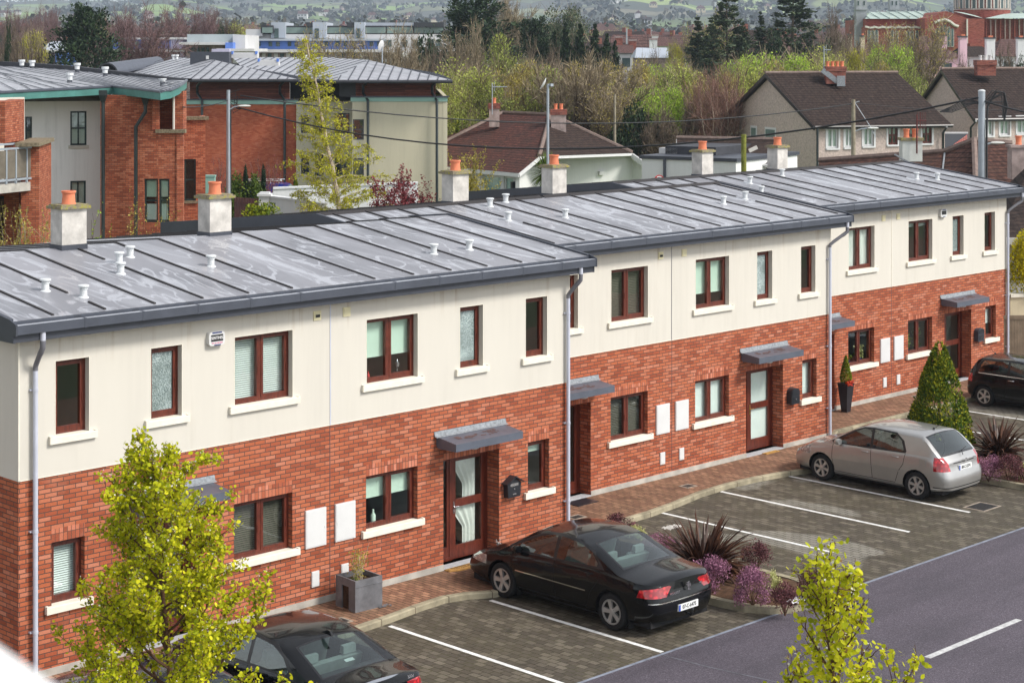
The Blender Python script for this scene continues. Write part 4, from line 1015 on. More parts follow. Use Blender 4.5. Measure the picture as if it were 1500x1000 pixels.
# ---- black saloon
hl = 2.34
P407 = dict(L=4.68, W=1.81, rw=.325, fa=hl - 1.03, ra=-hl + .925, spokes=5, spw=(.03, .045),
 top=[(-hl, .93), (-hl + .10, .985), (-hl + .5, 1.02), (-hl + .80, 1.05), (-hl + 1.55, 1.36), (-hl + 1.95, 1.435), (-.05, 1.452), (.45, 1.41), (.62, 1.37), (hl - .92, .93), (hl - .6, .86), (hl - .25, .72), (hl, .60)],
 belt=[(-hl, .80), (-hl + .3, .93), (-.9, .985), (0, .955), (1.0, .90), (hl - .5, .78), (hl, .56)],
 rp=[(.2, .10), (.45, .015), (.62, 0.0), (.70, .05), (.95, .10)], fp=[(.2, .10), (.35, .0), (.5, .03), (.7, .16)], fr=.95, rr=.5, fb=.17, rb=.08,
 win=[[(.03, .985), (.035, 1.36), (.20, 1.345), (.42, 1.285), (1.02, 1.02), (.98, .965)], [(-.05, .99), (-.045, 1.365), (-.55, 1.335), (-.86, 1.23), (-1.04, 1.08), (-1.03, 1.03)]],
 win_trim=[[(.0, .955), (.0, 1.40), (.22, 1.385), (.50, 1.31), (1.20, .99), (1.12, .935)], [(-.02, .96), (-.02, 1.40), (-.58, 1.375), (-.90, 1.27), (-1.12, 1.08), (-1.22, 1.0)], [(-.03, .95), (.01, .95), (.01, 1.40), (-.03, 1.40)]],
 shuts=[[(1.06, .92), (1.04, .6), (.98, .30)], [(-.02, .95), (-.04, .6), (-.06, .30)], [(-1.16, 1.0), (-1.10, .80), (-.92, .58), (-.82, .32)], [(.98, .30), (-.82, .30)]],
 strips=[([(-.80, .57), (-.80, .588), (.95, .60), (.95, .582)], 9)],
 screens=[(.55, 1.38, .56, .66, 7), (-1.52, -.78, .62, .53, 8)],
 lamps=[(.50, .9, -hl - .2, -hl + .27, .70, .90, 4, 1.0), (.45, .9, hl - .62, hl + .2, .56, .72, 5, .2)],
 patches=[(0, .9, -hl - .3, -hl + .12, .605, .62, 11), (0, .62, -hl - .3, -hl + .2, .995, 1.03, 6)],
 seat_y=.05, rear_seat=-.86, dash_y=.72, cab=(-1.5, 1.3), shelf=.93, mirror=(.86, 1.0), handles=[(.12, .86), (-.88, .90)], plate_z=.47, reg='07-C-6475', seatm='seat_pale')
c407, _ = car('black_saloon', 'black four-door saloon with long sloping nose, parked facing the brick wall in the middle bay', P407, (24.96, 25.59 - hl, -.1), 0, 'black_car_paint')
rear_text(c407, 'PEUGEOT', -.33, -2.40, .745, .055, 84, 1.1); rear_text(c407, '407', .36, -2.40, .80, .05, 84)
b = MB()   # rampant animal badge in chrome
for q in ([(-.02, .0), (.015, .0), (.02, .05), (-.005, .06)], [(-.03, .055), (.02, .045), (.03, .10), (-.01, .11)], [(-.015, .10), (.02, .10), (.025, .145), (-.02, .14)], [(-.055, .09), (-.02, .08), (-.02, .095), (-.06, .115)], [(-.05, .125), (-.015, .11), (-.01, .125), (-.05, .145)], [(.015, .0), (.045, -.01), (.045, .005), (.02, .02)], [(.03, .06), (.055, .05), (.06, .11), (.05, .11)]):
 b.prism(q, -.006, 0, 'y')
o = b.build('boot_badge', 'chrome', c407); o.location = (.01, -2.412, .74)
b = MB(); b.tube([(0.05, -2.30, .33), (0.05, -2.44, .30), (.05, -2.47, .34), (.05, -2.47, .385)], .018, 8); b.lathe([(0, .37), (.024, .385), (.028, .405), (.02, .425), (0, .43)], (.05, -2.47, 0), 10); b.build('tow_bar', 'trim_black', c407)
for s_ in (1, -1):
 b = MB(); b.box(s_ * .70, s_ * .86, -1.80, -1.79, .10, .32); b.build('mud_flap', 'rubber', c407); b = MB(); b.box(s_ * .70, s_ * .86, .93, .94, .12, .30); b.build('mud_flap', 'rubber', c407)
b = MB(); b.prism([(-.86, 1.0), (-.86, 1.03), (-.80, 1.035), (-.80, 1.005)], .2, .42, 'x'); b.build('parcel_shelf_sticker', 'number_plate', c407)
# ---- silver hatchback
hl = 2.09
PHAT = dict(L=4.18, W=1.71, rw=.31, fa=hl - .85, ra=-hl + .73, spokes=6, spw=(.022, .036), tum=.36,
 top=[(-hl, .90), (-hl + .10, 1.02), (-hl + .20, 1.12), (-hl + .62, 1.43), (-hl + .80, 1.455), (-.25, 1.478), (.10, 1.455), (.32, 1.39), (hl - .98, 1.02), (hl - .85, .965), (hl - .5, .90), (hl - .2, .78), (hl, .62)],
 belt=[(-hl, .85), (-hl + .4, .985), (-.6, .985), (.4, .945), (1.0, .90), (hl - .4, .80), (hl, .58)],
 rp=[(.2, .02), (.5, -.03), (.62, .0), (.72, .06), (.95, .09), (1.3, .12)], fp=[(.2, .05), (.4, .0), (.6, .05), (.8, .14)], fr=.7, rr=.38, fb=.12, rb=.07,
 win=[[(-.10, .985), (-.095, 1.38), (.12, 1.36), (.34, 1.27), (.80, 1.01), (.76, .965)], [(-.17, .99), (-.165, 1.385), (-.72, 1.37), (-.92, 1.24), (-1.0, 1.05), (-.98, 1.02)]],
 win_trim=[[(-.13, .955), (-.13, 1.415), (.14, 1.395), (.40, 1.30), (.97, .98), (.92, .94)], [(-.13, .96), (-.13, 1.415), (-.75, 1.40), (-.98, 1.25), (-1.08, 1.03), (-1.05, .99)], [(-.80, 1.0), (-.83, 1.0), (-.78, 1.39), (-.75, 1.39)]],
 shuts=[[(.92, .92), (.93, .6), (.86, .30)], [(-.14, .95), (-.16, .6), (-.18, .30)], [(-1.06, .99), (-1.02, .75), (-.90, .58), (-.80, .32)], [(.86, .30), (-.80, .30)], [(-hl + .33, 1.0), (-hl + .30, .66)]],
 strips=[([(-.16, .565), (-.16, .595), (.88, .615), (.88, .585)], 9), ([(-.98, .56), (-.98, .59), (-.19, .594), (-.19, .564)], 9)],
 stripm='silver_car_paint',
 screens=[(.26, 1.06, .55, .66, 7), (-hl + .16, -hl + .60, .64, .58, 8)],
 lamps=[(.55, .9, -hl - .2, -hl + .30, .70, .98, 4, -.25), (.42, .9, hl - .55, hl + .2, .60, .79, 5, .2)],
 patches=[(0, .85, -hl - .3, -hl + .3, .33, .35, 6), (0, .42, -hl - .3, -hl + .2, .845, .862, 6)],
 seat_y=-.02, rear_seat=-.92, dash_y=.50, cab=(-1.75, 1.0), shelf=.85, mirror=(.72, 1.0), handles=[(.02, .875), (-.80, .885)], plate_z=.74, reg='08-C-2374', handlem='silver_car_paint')
chat, _ = car('silver_hatchback', 'silver five-door hatchback with red tail lights and roof aerial, parked facing the wall', PHAT, (36.83, 26.83 - hl, -.1), 0, 'silver_car_paint')
b = MB(); b.tube([(0, -1.30, 1.47), (0, -1.52, 1.64)], .006, 6); b.lathe([(.03, 1.455), (.02, 1.49), (0, 1.495)], (0, -1.29, 0), 10); b.build('aerial', 'trim_black', chat)
b = MB(); b.tube([(.0, -2.05, .99), (.05, -1.98, 1.08), (.33, -1.93, 1.12)], .009, 6); b.build('rear_wiper', 'trim_black', chat)
b = MB(); b.tube([(.045 * math.cos(a), -2.125, .90 + .03 * math.sin(a)) for a in [2 * math.pi * k / 16 for k in range(17)]], .005, 6, cap=False); b.tube([(.02 * math.cos(a), -2.125, .90 + .03 * math.sin(a)) for a in [2 * math.pi * k / 12 for k in range(13)]], .004, 6, cap=False); b.build('boot_badge', 'chrome', chat)
rear_text(chat, 'COROLLA', .36, -2.115, .905, .035, 84)
b = MB(); b.box(-.865, -.856, -1.62, -1.45, .78, .93); b.build('fuel_flap', 'silver_car_paint', chat)
# ---- small black three-door
hl = 1.85
PMINI = dict(L=3.70, W=1.68, rw=.30, fa=hl - .66, ra=-hl + .60, spokes=5, spw=(.02, .035), tum=.30,
 top=[(-hl, .90), (-hl + .08, 1.05), (-hl + .28, 1.34), (-hl + .45, 1.40), (-.3, 1.415), (.2, 1.385), (.36, 1.33), (.80, .99), (1.0, .94), (hl - .3, .86), (hl - .1, .74), (hl, .62)],
 belt=[(-hl, .88), (-hl + .3, .955), (0, .945), (.8, .91), (hl - .3, .80), (hl, .58)],
 rp=[(.2, .03), (.45, -.02), (.62, .0), (.95, .06), (1.3, .14)], fp=[(.2, .03), (.5, .0), (.8, .12)], fr=.55, rr=.42, fb=.10, rb=.07,
 win=[[(-.45, .99), (-.45, 1.33), (.18, 1.31), (.36, 1.24), (.66, .99)], [(-.53, .99), (-.53, 1.33), (-1.28, 1.30), (-1.38, 1.16), (-1.42, .99)]],
 win_trim=[[(-.49, .965), (-.49, 1.365), (.22, 1.345), (.44, 1.26), (.76, .965)], [(-.49, .965), (-.49, 1.365), (-1.34, 1.34), (-1.48, 1.18), (-1.52, .965)]],
 shuts=[[(.74, .95), (.78, .6), (.72, .28)], [(-.50, .95), (-.54, .6), (-.60, .30)], [(.72, .28), (-.60, .28)]],
 strips=[([(-1.55, .945), (-1.55, .960), (.80, .945), (.80, .930)], 9), ([(-1.0, .22), (-1.0, .30), (.95, .30), (.95, .22)], 10)],
 screens=[(.38, .78, .56, .62, 7), (-hl + .06, -hl + .27, .60, .55, 8)],
 lamps=[(.62, .9, -hl - .2, -hl + .22, .68, .90, 4, 0.), (.45, .9, hl - .42, hl + .2, .62, .82, 5, 0.)],
 patches=[], seat_y=-.05, rear_seat=-.85, dash_y=.42, cab=(-1.6, .8), shelf=.85, mirror=(.50, .99), handles=[(-.38, .84)], handlem='chrome', plate_z=.62, reg=None, seatm='seat_grey')
cmini, _ = car('small_black_car', 'small black three-door car with a chrome waistline strip, backed up to the farthest house', PMINI, (47.56, 28.72 - hl, -.1), math.pi, 'black_car_paint')
b = MB(); b.tube([(0, -1.38, 1.40), (0, -1.50, 1.52)], .006, 6); b.lathe([(.025, 1.395), (.015, 1.43), (0, 1.435)], (0, -1.37, 0), 10); b.build('aerial', 'trim_black', cmini)
# ---- black saloon with frosty rear window and fin aerial (lower left), and the dark car behind the tree
hl = 2.265
P3 = dict(P407); P3.update(L=4.53, W=1.81, fa=hl - .78, ra=-hl + .98, rw=.32, tum=.40,
 top=[(-hl, .92), (-hl + .08, 1.0), (-hl + .45, 1.03), (-hl + .62, 1.05), (-hl + 1.35, 1.34), (-hl + 1.75, 1.415), (-.15, 1.425), (.30, 1.40), (.50, 1.35), (hl - 1.18, .99), (hl - .9, .95), (hl - .3, .84), (hl - .1, .74), (hl, .62)],
 belt=[(-hl, .84), (-hl + .3, .95), (-.9, .965), (0, .945), (1.0, .90), (hl - .4, .80), (hl, .58)],
 rp=[(.2, .05), (.45, -.01), (.62, .0), (.8, .03), (.98, .03)], fp=[(.2, .04), (.4, .0), (.8, .10)], fr=.6, rr=.40, fb=.12, rb=.07,
 win=[[(-.12, .975), (-.115, 1.33), (.14, 1.315), (.36, 1.25), (.88, 1.0), (.86, .95)], [(-.20, .98), (-.195, 1.335), (-.62, 1.31), (-.92, 1.20), (-1.10, 1.04), (-1.06, 1.0)]],
 win_trim=[[(-.15, .95), (-.15, 1.37), (.18, 1.35), (.42, 1.28), (1.04, .97), (1.0, .925)], [(-.15, .95), (-.15, 1.37), (-.65, 1.345), (-.97, 1.23), (-1.22, 1.03), (-1.15, .975)]],
 shuts=[[(.98, .91), (.96, .6), (.90, .30)], [(-.16, .94), (-.18, .6), (-.2, .30)], [(-1.16, .98), (-1.06, .78), (-.92, .58), (-.84, .32)]],
 strips=[([(-1.0, .60), (-1.0, .61), (.95, .62), (.95, .61)], 6)],
 screens=[(.42, 1.12, .55, .66, 7), (-hl + .60, -hl + 1.32, .60, .52, 8)],
 lamps=[(.52, .9, -hl - .2, -hl + .25, .72, .91, 4, .5), (.42, .9, hl - .5, hl + .2, .62, .78, 5, .2)],
 patches=[(0, .70, -hl - .3, -hl + .12, .985, 1.01, 11)], seat_y=-.05, rear_seat=-.95, dash_y=.50, cab=(-1.6, 1.1), shelf=.93, mirror=(.72, .99), handles=[(-.02, .84), (-.95, .87)], plate_z=.74, reg='06-D-38211', seatm='seat_pale')
c3, _ = car('black_executive_saloon', 'black saloon with a fin aerial on its roof, cut by the bottom edge', P3, (17.62, 20.42 + hl, -.1), 0, 'black_car_paint')
rear_text(c3, '320d', .50, -2.29, .955, .06, 86)
b = MB(); b.prism([(-1.10, 1.39), (-1.06, 1.455), (-1.0, 1.462), (-.86, 1.40)], -.018, .018, 'x'); b.build('fin_aerial', 'black_car_paint', c3)
b = MB(); b.prism([(-1.48, 1.10), (-1.48, 1.102), (-1.42, 1.125), (-1.42, 1.123)], -.05, .12, 'x'); b.build('rear_window_sticker', 'number_plate', c3)
P5 = dict(P3); P5.update(reg=None, W=1.78)
c5, _ = car('dark_blue_saloon', 'dark blue car mostly hidden behind the lime-green tree at the bottom left', P5, (15.0, 24.65 - hl, -.1), 0, 'dark_blue_car_paint')
# --- plants
import numpy as np
def foliage(name, stops, transl=0.3, clump=1.2, rough=0.6, mixn=0.45):
 m, nt, b = nmat(name); nt.nodes.remove(b); out = [n for n in nt.nodes if n.type == 'OUTPUT_MATERIAL'][0]
 gi = N(nt, 'ShaderNodeNewGeometry'); oc = N(nt, 'ShaderNodeTexCoord').outputs['Object']
 f = mth(nt, 'ADD', mth(nt, 'MULTIPLY', gi.outputs['Random Per Island'], 1 - mixn), mth(nt, 'MULTIPLY', nz(nt, clump, 2, 0.5, oc), mixn))
 c = ramp(nt, f, stops)
 d = N(nt, 'ShaderNodeBsdfPrincipled'); L(nt, c, d.inputs['Base Color']); d.inputs['Roughness'].default_value = rough; d.inputs['Specular IOR Level'].default_value = .18
 t = N(nt, 'ShaderNodeBsdfTranslucent'); L(nt, c, t.inputs[0]); x = N(nt, 'ShaderNodeMixShader'); x.inputs[0].default_value = transl
 L(nt, d.outputs[0], x.inputs[1]); L(nt, t.outputs[0], x.inputs[2]); L(nt, x.outputs[0], out.inputs[0])
foliage('leaf_lime', [(.12, (.13, .18, .008)), (.4, (.42, .46, .012)), (.7, (.70, .67, .02)), (.95, (.86, .78, .06))], .4, 2.0)
foliage('leaf_lime_bright', [(.15, (.28, .34, .012)), (.5, (.54, .56, .018)), (.85, (.78, .72, .04))], .45, 2.0)
foliage('blossom', [(.2, (.62, .58, .50)), (.8, (.80, .78, .74))], .3)
foliage('bud_brown', [(.2, (.13, .07, .02)), (.8, (.34, .20, .08))], .1)
foliage('leaf_thuja', [(.2, (.022, .05, .008)), (.45, (.065, .12, .010)), (.62, (.20, .23, .012)), (.85, (.50, .42, .015))], .15, 1.6, mixn=.5)
foliage('leaf_heather', [(.2, (.12, .05, .08)), (.5, (.27, .11, .18)), (.85, (.50, .25, .36))], .15, 3.5)
foliage('leaf_heather_dark', [(.2, (.045, .02, .02)), (.5, (.12, .04, .045)), (.85, (.27, .11, .13))], .15, 3.5)
foliage('leaf_cream', [(.2, (.30, .32, .10)), (.5, (.52, .52, .22)), (.85, (.70, .68, .40))], .2, 3.5)
foliage('leaf_phormium', [(.2, (.022, .011, .008)), (.55, (.060, .026, .016)), (.85, (.13, .06, .035)), (.97, (.28, .19, .12))], .12, 2, .35)
foliage('leaf_green', [(.2, (.04, .07, .012)), (.55, (.10, .16, .02)), (.9, (.24, .30, .05))], .3, 1.5)
foliage('leaf_hedge', [(.2, (.05, .09, .008)), (.5, (.17, .24, .012)), (.9, (.48, .50, .03))], .3, 1.2)
foliage('leaf_gold_hedge', [(.2, (.20, .20, .01)), (.5, (.62, .54, .012)), (.9, (.85, .72, .02))], .3, 1.2)
foliage('leaf_birch', [(.2, (.30, .32, .015)), (.6, (.56, .55, .03)), (.9, (.72, .66, .08))], .4, 1.5)
foliage('leaf_red', [(.2, (.10, .02, .025)), (.6, (.24, .045, .055)), (.9, (.42, .13, .14))], .3, 1.5)
foliage('leaf_yellow', [(.2, (.24, .22, .04)), (.6, (.42, .36, .07)), (.9, (.60, .52, .16))], .35, 1.5)
foliage('leaf_olive', [(.15, (.09, .12, .03)), (.5, (.27, .31, .07)), (.85, (.48, .52, .13))], .3, .35)
foliage('leaf_spring', [(.15, (.20, .24, .04)), (.5, (.42, .47, .09)), (.85, (.62, .66, .18))], .4, .35)
foliage('leaf_spring_bright', [(.15, (.17, .27, .025)), (.5, (.36, .52, .05)), (.85, (.56, .70, .12))], .4, .35)
foliage('leaf_willow_yellow', [(.15, (.24, .24, .03)), (.5, (.44, .42, .05)), (.85, (.58, .55, .10))], .4, .35)
foliage('leaf_dark', [(.15, (.008, .018, .010)), (.5, (.020, .042, .018)), (.85, (.055, .085, .03))], .1, .5)
foliage('leaf_gum', [(.15, (.03, .05, .03)), (.5, (.08, .11, .06)), (.85, (.17, .20, .11))], .15, .5)
foliage('leaf_pine', [(.15, (.018, .035, .018)), (.5, (.045, .070, .035)), (.85, (.11, .13, .06))], .1, .5)
foliage('leaf_rust', [(.15, (.18, .14, .035)), (.5, (.38, .31, .07)), (.85, (.55, .48, .14))], .3, .35)
foliage('twig_brown', [(.15, (.07, .05, .035)), (.5, (.14, .11, .075)), (.85, (.26, .19, .15))], .05, .5)
foliage('twig_purple', [(.15, (.085, .05, .05)), (.5, (.17, .10, .10)), (.85, (.28, .18, .17))], .05, .5)
foliage('twig_tan', [(.15, (.13, .10, .06)), (.5, (.25, .20, .13)), (.85, (.40, .33, .22))], .05, .5)
foliage('twig_rose', [(.15, (.12, .065, .05)), (.5, (.22, .12, .09)), (.85, (.34, .20, .16))], .05, .5)
simple('bark', (0.11, 0.085, 0.06), 0.95, 0.35, 8.0, bmp=0.6)
simple('bark_pale', (0.50, 0.42, 0.34), 0.9, 0.35, 8.0, bmp=0.4)
simple('bark_twig', (0.10, 0.055, 0.035), 0.9, 0.3, 12.0)
class LC:
 """collects small leaf faces quickly"""
 def __init__(s, seed=1): s.r = np.random.default_rng(seed); s.P = []; s.I = []
 def add(s, pts, size, elong=1.6, up=0.3, mat=0, dirs=None, var=0.35, shape=4):
  pts = np.asarray(pts, float).reshape(-1, 3); n = len(pts)
  if n == 0: return
  r = s.r; nr = r.normal(size=(n, 3)); nr[:, 2] = np.abs(nr[:, 2]) + up; nr /= np.linalg.norm(nr, axis=1)[:, None]
  a = r.normal(size=(n, 3)) if dirs is None else np.asarray(dirs, float) + r.normal(size=(n, 3)) * .35
  a -= nr * (a * nr).sum(1)[:, None]; a /= (np.linalg.norm(a, axis=1)[:, None] + 1e-9); b = np.cross(nr, a)
  sz = (size * (1 + var * (r.random(n) * 2 - 1)))[:, None]
  if shape == 4: pr = ((-.5, 0), (-.05, .5 / elong), (.5, 0), (-.05, -.5 / elong))
  elif shape == 3: pr = ((-.5, -.5 / elong), (.5, 0), (-.5, .5 / elong))
  else: pr = ((-.5, 0), (-.25, .42 / elong), (.12, .46 / elong), (.5, 0), (.12, -.46 / elong), (-.25, -.42 / elong))
  q = np.stack([pts + a * sz * u + b * sz * v + nr * sz * (0.12 * abs(v)) for u, v in pr], 1)
  s.P.append((q, mat))
 def sliver(s, p0, p1, w, mat=0):
  p0 = np.asarray(p0, float).reshape(-1, 3); p1 = np.asarray(p1, float).reshape(-1, 3); n = len(p0)
  if n == 0: return
  d = p1 - p0; k = s.r.normal(size=(n, 3)); b = np.cross(d, k); b /= (np.linalg.norm(b, axis=1)[:, None] + 1e-9)
  w = np.asarray(w).reshape(-1, 1) if np.ndim(w) else w
  q = np.stack([p0 - b * w * .5, p0 + b * w * .5, p1 + b * w * .15, p1 - b * w * .15], 1); s.P.append((q, mat))
 def build(s, name, mats, parent=None):
  me = bpy.data.meshes.new(name)
  if not isinstance(mats, (list, tuple)): mats = [mats]
  vs_ = []; ls = []; lt = []; mi = []; off = 0
  for q, m in s.P:
   n, k = q.shape[0], q.shape[1]; vs_.append(q.reshape(-1, 3)); ls.append(np.arange(n * k) + off); lt.append(np.full(n, k)); mi.append(np.full(n, m)); off += n * k
  v = np.concatenate(vs_); l = np.concatenate(ls); t = np.concatenate(lt); mi = np.concatenate(mi)
  me.vertices.add(len(v)); me.vertices.foreach_set('co', v.ravel()); me.loops.add(len(l)); me.loops.foreach_set('vertex_index', l.astype(np.int32))
  me.polygons.add(len(t)); st = np.concatenate([[0], np.cumsum(t)[:-1]]); me.polygons.foreach_set('loop_start', st.astype(np.int32)); me.polygons.foreach_set('loop_total', t.astype(np.int32))
  for m in mats: me.materials.append(MATS[m])
  me.polygons.foreach_set('material_index', mi.astype(np.int32)); me.update(calc_edges=True); me.validate()
  o = bpy.data.objects.new(name, me); COL.objects.link(o)
  if parent is not None: o.parent = parent
  return o
def vrand(r, s=1.0): return Vector((r.gauss(0, s), r.gauss(0, s), r.gauss(0, s)))
def limb(b, r, p, d, ln, r0, r1, n=6, wob=0.12, lift=0.0, sides=5):
 """one bending branch; returns its points"""
 pts = [p.copy()]; d = d.normalized()
 for i in range(n):
  d = (d + vrand(r, wob) + Vector((0, 0, lift))).normalized(); p = p + d * (ln / n); pts.append(p.copy())
 b.tube(pts, [r0 + (r1 - r0) * k / n for k in range(n + 1)], sides)
 return pts
def along(pts, t):
 f = t * (len(pts) - 1); i = min(int(f), len(pts) - 2); return pts[i].lerp(pts[i + 1], f - i), (pts[i + 1] - pts[i]).normalized()
def pear_tree(name, label, loc, height, seed, rad, base, leaf, nb, dens, mats, upr=0.55, trunkr=0.06):
 r = random.Random(seed); t = thing(name, label, 'tree', loc); b = MB(); lc = LC(seed)
 tr = limb(b, r, Vector((0, 0, 0)), Vector((0, 0, 1)), height * .97, trunkr, .008, 12, .035, .05, 7)
 L1 = []; L2 = []; LB = []
 def spray(pts, a0, dn):
  for k in range(int(dn)):
   p, d = along(pts, a0 + (1 - a0) * r.random()); p = p + vrand(r, .02)
   n = r.randint(5, 10)
   for _ in range(n): L1.append(p + vrand(r, leaf * .75))
   for _ in range(2): L2.append(p + vrand(r, leaf * .5))
   if r.random() < .40:
    for _ in range(4): LB.append(p + vrand(r, leaf * .45) + Vector((0, 0, leaf * .3)))
 spray(tr, .82, 10 * dens)
 for i in range(nb):
  u = (i + r.random()) / nb; z = base + (height * .93 - base) * u ** .9
  p, d = along(tr, z / (height * .97)); az = i * 2.399 + r.uniform(-.4, .4)
  ln = rad * (1.12 - .78 * u) * r.uniform(.72, 1.15)
  dd = Vector((math.cos(az), math.sin(az), upr + .5 * u + r.uniform(-.15, .2)))
  br = limb(b, r, p, dd, ln, .026 * (1.2 - u), .005, 7, .10, .03, 5); spray(br, .35, 7 * dens * ln)
  for k in range(int(3 + 5 * ln)):
   q, qd = along(br, .22 + .75 * r.random()); td = (qd + vrand(r, .75) + Vector((0, 0, .45))).normalized(); tl = ln * r.uniform(.18, .42)
   tw = limb(b, r, q, td, tl, .008, .003, 4, .16, .06, 4); spray(tw, .15, 9 * dens * tl + 1)
 b.build('trunk', 'bark_twig', t, smooth=60, uv=False, norm=False)
 lc.add(L1, leaf, 1.45, .15, 0, shape=6); lc.add(L2, leaf * .55, 1.6, .1, 1); lc.add(LB, leaf * .42, 1.15, .6, 2)
 lc.build('crown', mats, t); return t
pear_tree('flowering_pear_tree', 'lime-green flowering tree in front of the nearest house, bottom left', at(258, 25.0, -.1), 4.86, 11, 1.75, .3, .060, 54, 1.7, ['leaf_lime', 'bud_brown', 'blossom'], .42)
pear_tree('young_pear_tree', 'young lime-green tree top standing before the road, bottom right', at(1262, 19.0, -.1), 5.14, 5, 1.35, 1.5, .068, 40, .55, ['leaf_lime_bright', 'bud_brown', 'blossom'], .95, .035)
# ---- golden conifer
def conifer_cone(name, label, loc, h, r0, mat, seed, n, size, trunk=True):
 r = random.Random(seed); t = thing(name, label, 'tree', loc); lc = LC(seed); P = []; Dn = []
 lob = [(r.uniform(0, 6.28), r.uniform(.05, .92), r.uniform(.6, 1.25)) for _ in range(90)]
 for i in range(n):
  a, zf, k = r.choice(lob); a += r.gauss(0, .28); zf = min(.995, max(.01, zf + r.gauss(0, .035)))
  prof = (1 - zf) ** .72 * (1 if zf > .12 else .75 + 2 * zf)
  rr = r0 * prof * (0.80 + .24 * k * r.random() ** .4) + .02
  if r.random() < .25: rr *= r.uniform(.5, .95)
  P.append((rr * math.cos(a), rr * math.sin(a), h * zf + r.gauss(0, .02))); Dn.append((math.cos(a) * .8, math.sin(a) * .8, 1.0 + r.gauss(0, .3)))
 lc.add(P, size, 2.4, -.2, 0, Dn); lc.build('crown', mat, t)
 b = MB(); b.tube([(0, 0, 0), (0, 0, h * .9)], [r0 * .07, .01], 7); b.build('trunk', 'bark', t)
 return t
conifer_cone('golden_conifer', 'cone-shaped golden green conifer standing behind the silver hatchback', (40.3, 25.5, -.1), 2.85, .93, 'leaf_thuja', 3, 19000, .085)
# ---- planting beds with a stone edging
def bed(x0, label_k):
 E = [(x0 + .15, 26.4), (x0, 25.6), (x0, 24.0), (x0 - .02, 22.5), (x0 - .02, 21.4), (x0 + .06, 20.85), (x0 + .28, 20.45), (x0 + .65, 20.22), (x0 + 1.15, 20.16), (x0 + 1.6, 20.3), (x0 + 2.0, 20.7), (x0 + 2.15, 21.3), (x0 + 2.2, 22.5), (x0 + 2.3, 24), (x0 + 2.4, 25.6), (x0 + 2.6, 26.45)]
 P = [Vector((p[0], p[1], 0)) for p in E]
 kerb_run('bed_edging', E, w=-.12, z0=-.12, z1=.03, seg=.45)
 b = MB(); n = 10; cen = [(x0 + 1.2 + .0 * k, 20.3 + 6.0 * k / n) for k in range(n + 1)]
 inner = []
 rows = 26; cols = 10
 def ex(y):   # left and right edge at y
  def side(q):
   for a, c in zip(q, q[1:]):
    lo, hi = sorted((a[1], c[1]))
    if lo <= y <= hi: return a[0] + (c[0] - a[0]) * (y - a[1]) / ((c[1] - a[1]) or 1)
   return None
  return side(E[:9]) , side(E[8:])
 G_ = []
 for i in range(rows + 1):
  y = 20.17 + 6.2 * i / rows; a, c = ex(y); a = (a or x0) - 0.0; c = (c or x0 + 2.2)
  G_.append([(a + (c - a) * j / cols, y, -.02 + .12 * math.sin(math.pi * j / cols) ** .7 + .03 * noise.noise(Vector((j * .9, i * .9, x0)))) for j in range(cols + 1)])
 for i in range(rows):
  for j in range(cols): b.face([G_[i][j], G_[i][j + 1], G_[i + 1][j + 1], G_[i + 1][j]])
 tag(b.build('flower_bed_soil', 'bark_soil', smooth=True), kind='structure')
bed(26.5, 0); bed(38.5, 1)
def shrub(name, label, cat, loc, rx, rz, mat, seed, n, size, group=None, lobes=14, elong=1.8, flat=.0, parent_twig='bark_twig'):
 r = random.Random(seed); t = thing(name, label, cat, loc, 0, group); lc = LC(seed); P = []; D_ = []
 lo = []
 for _ in range(lobes):
  a = r.uniform(0, 6.28); e = r.uniform(-.5, 1.45); lo.append((Vector((math.cos(a) * math.cos(e) * rx * .62, math.sin(a) * math.cos(e) * rx * .62, rz * (.34 + .42 * math.sin(e)))), r.uniform(.30, .5)))
 for i in range(n):
  c, k = r.choice(lo); v = vrand(r).normalized(); v.z = abs(v.z) * (1 if r.random() < .8 else -1); q = c + Vector((v.x * rx * k, v.y * rx * k, v.z * rz * k * .9)) * r.random() ** .35
  if q.z < .02: q.z = .02 + .05 * r.random()
  P.append(q); D_.append(Vector((v.x, v.y, v.z + .6)))
 lc.add(P, size, elong, .1, 0, D_); lc.build('foliage', mat, t)
 b = MB()
 for k in range(7):
  a = r.uniform(0, 6.28); b.tube([(0, 0, -.05), (rx * .3 * math.cos(a), rx * .3 * math.sin(a), rz * .35), (rx * .55 * math.cos(a), rx * .55 * math.sin(a), rz * .65)], [.012, .008, .003], 5)
 b.build('stems', parent_twig, t); return t
def phormium(label, loc, n, ln, seed):
 r = random.Random(seed); t = thing('flax_plant', label, 'plant', loc, 0, None); b = MB()
 for i in range(n):
  a = r.uniform(0, 6.28); e = r.uniform(.05, 1.2); l = ln * r.uniform(.6, 1.1); w = r.uniform(.03, .058); d = Vector((math.cos(a) * math.cos(e), math.sin(a) * math.cos(e), math.sin(e))); p = Vector((math.cos(a) * .10 * r.random(), math.sin(a) * .10 * r.random(), .0)); sd = Vector((-math.sin(a), math.cos(a), 0)); K = 7
  droop = r.uniform(.04, .2) * (1.6 - e); L_, C_, R_ = [], [], []
  for k in range(K + 1):
   f = k / K; ww = w * (1 - f ** 3) * (.6 + 1.2 * min(f, .35)); up = Vector((0, 0, 1)); nn = sd.cross(d)
   L_.append(p + sd * ww); R_.append(p - sd * ww); C_.append(p + nn * ww * -.45); p = p + d * l / K; d = (d - Vector((0, 0, droop * (1 + 2 * f))) + vrand(r, .02)).normalized()
  for k in range(K): b.face([L_[k], C_[k], C_[k + 1], L_[k + 1]]); b.face([C_[k], R_[k], R_[k + 1], C_[k + 1]])
 b.build('leaves', 'leaf_phormium', t, uv=False, norm=False); return t
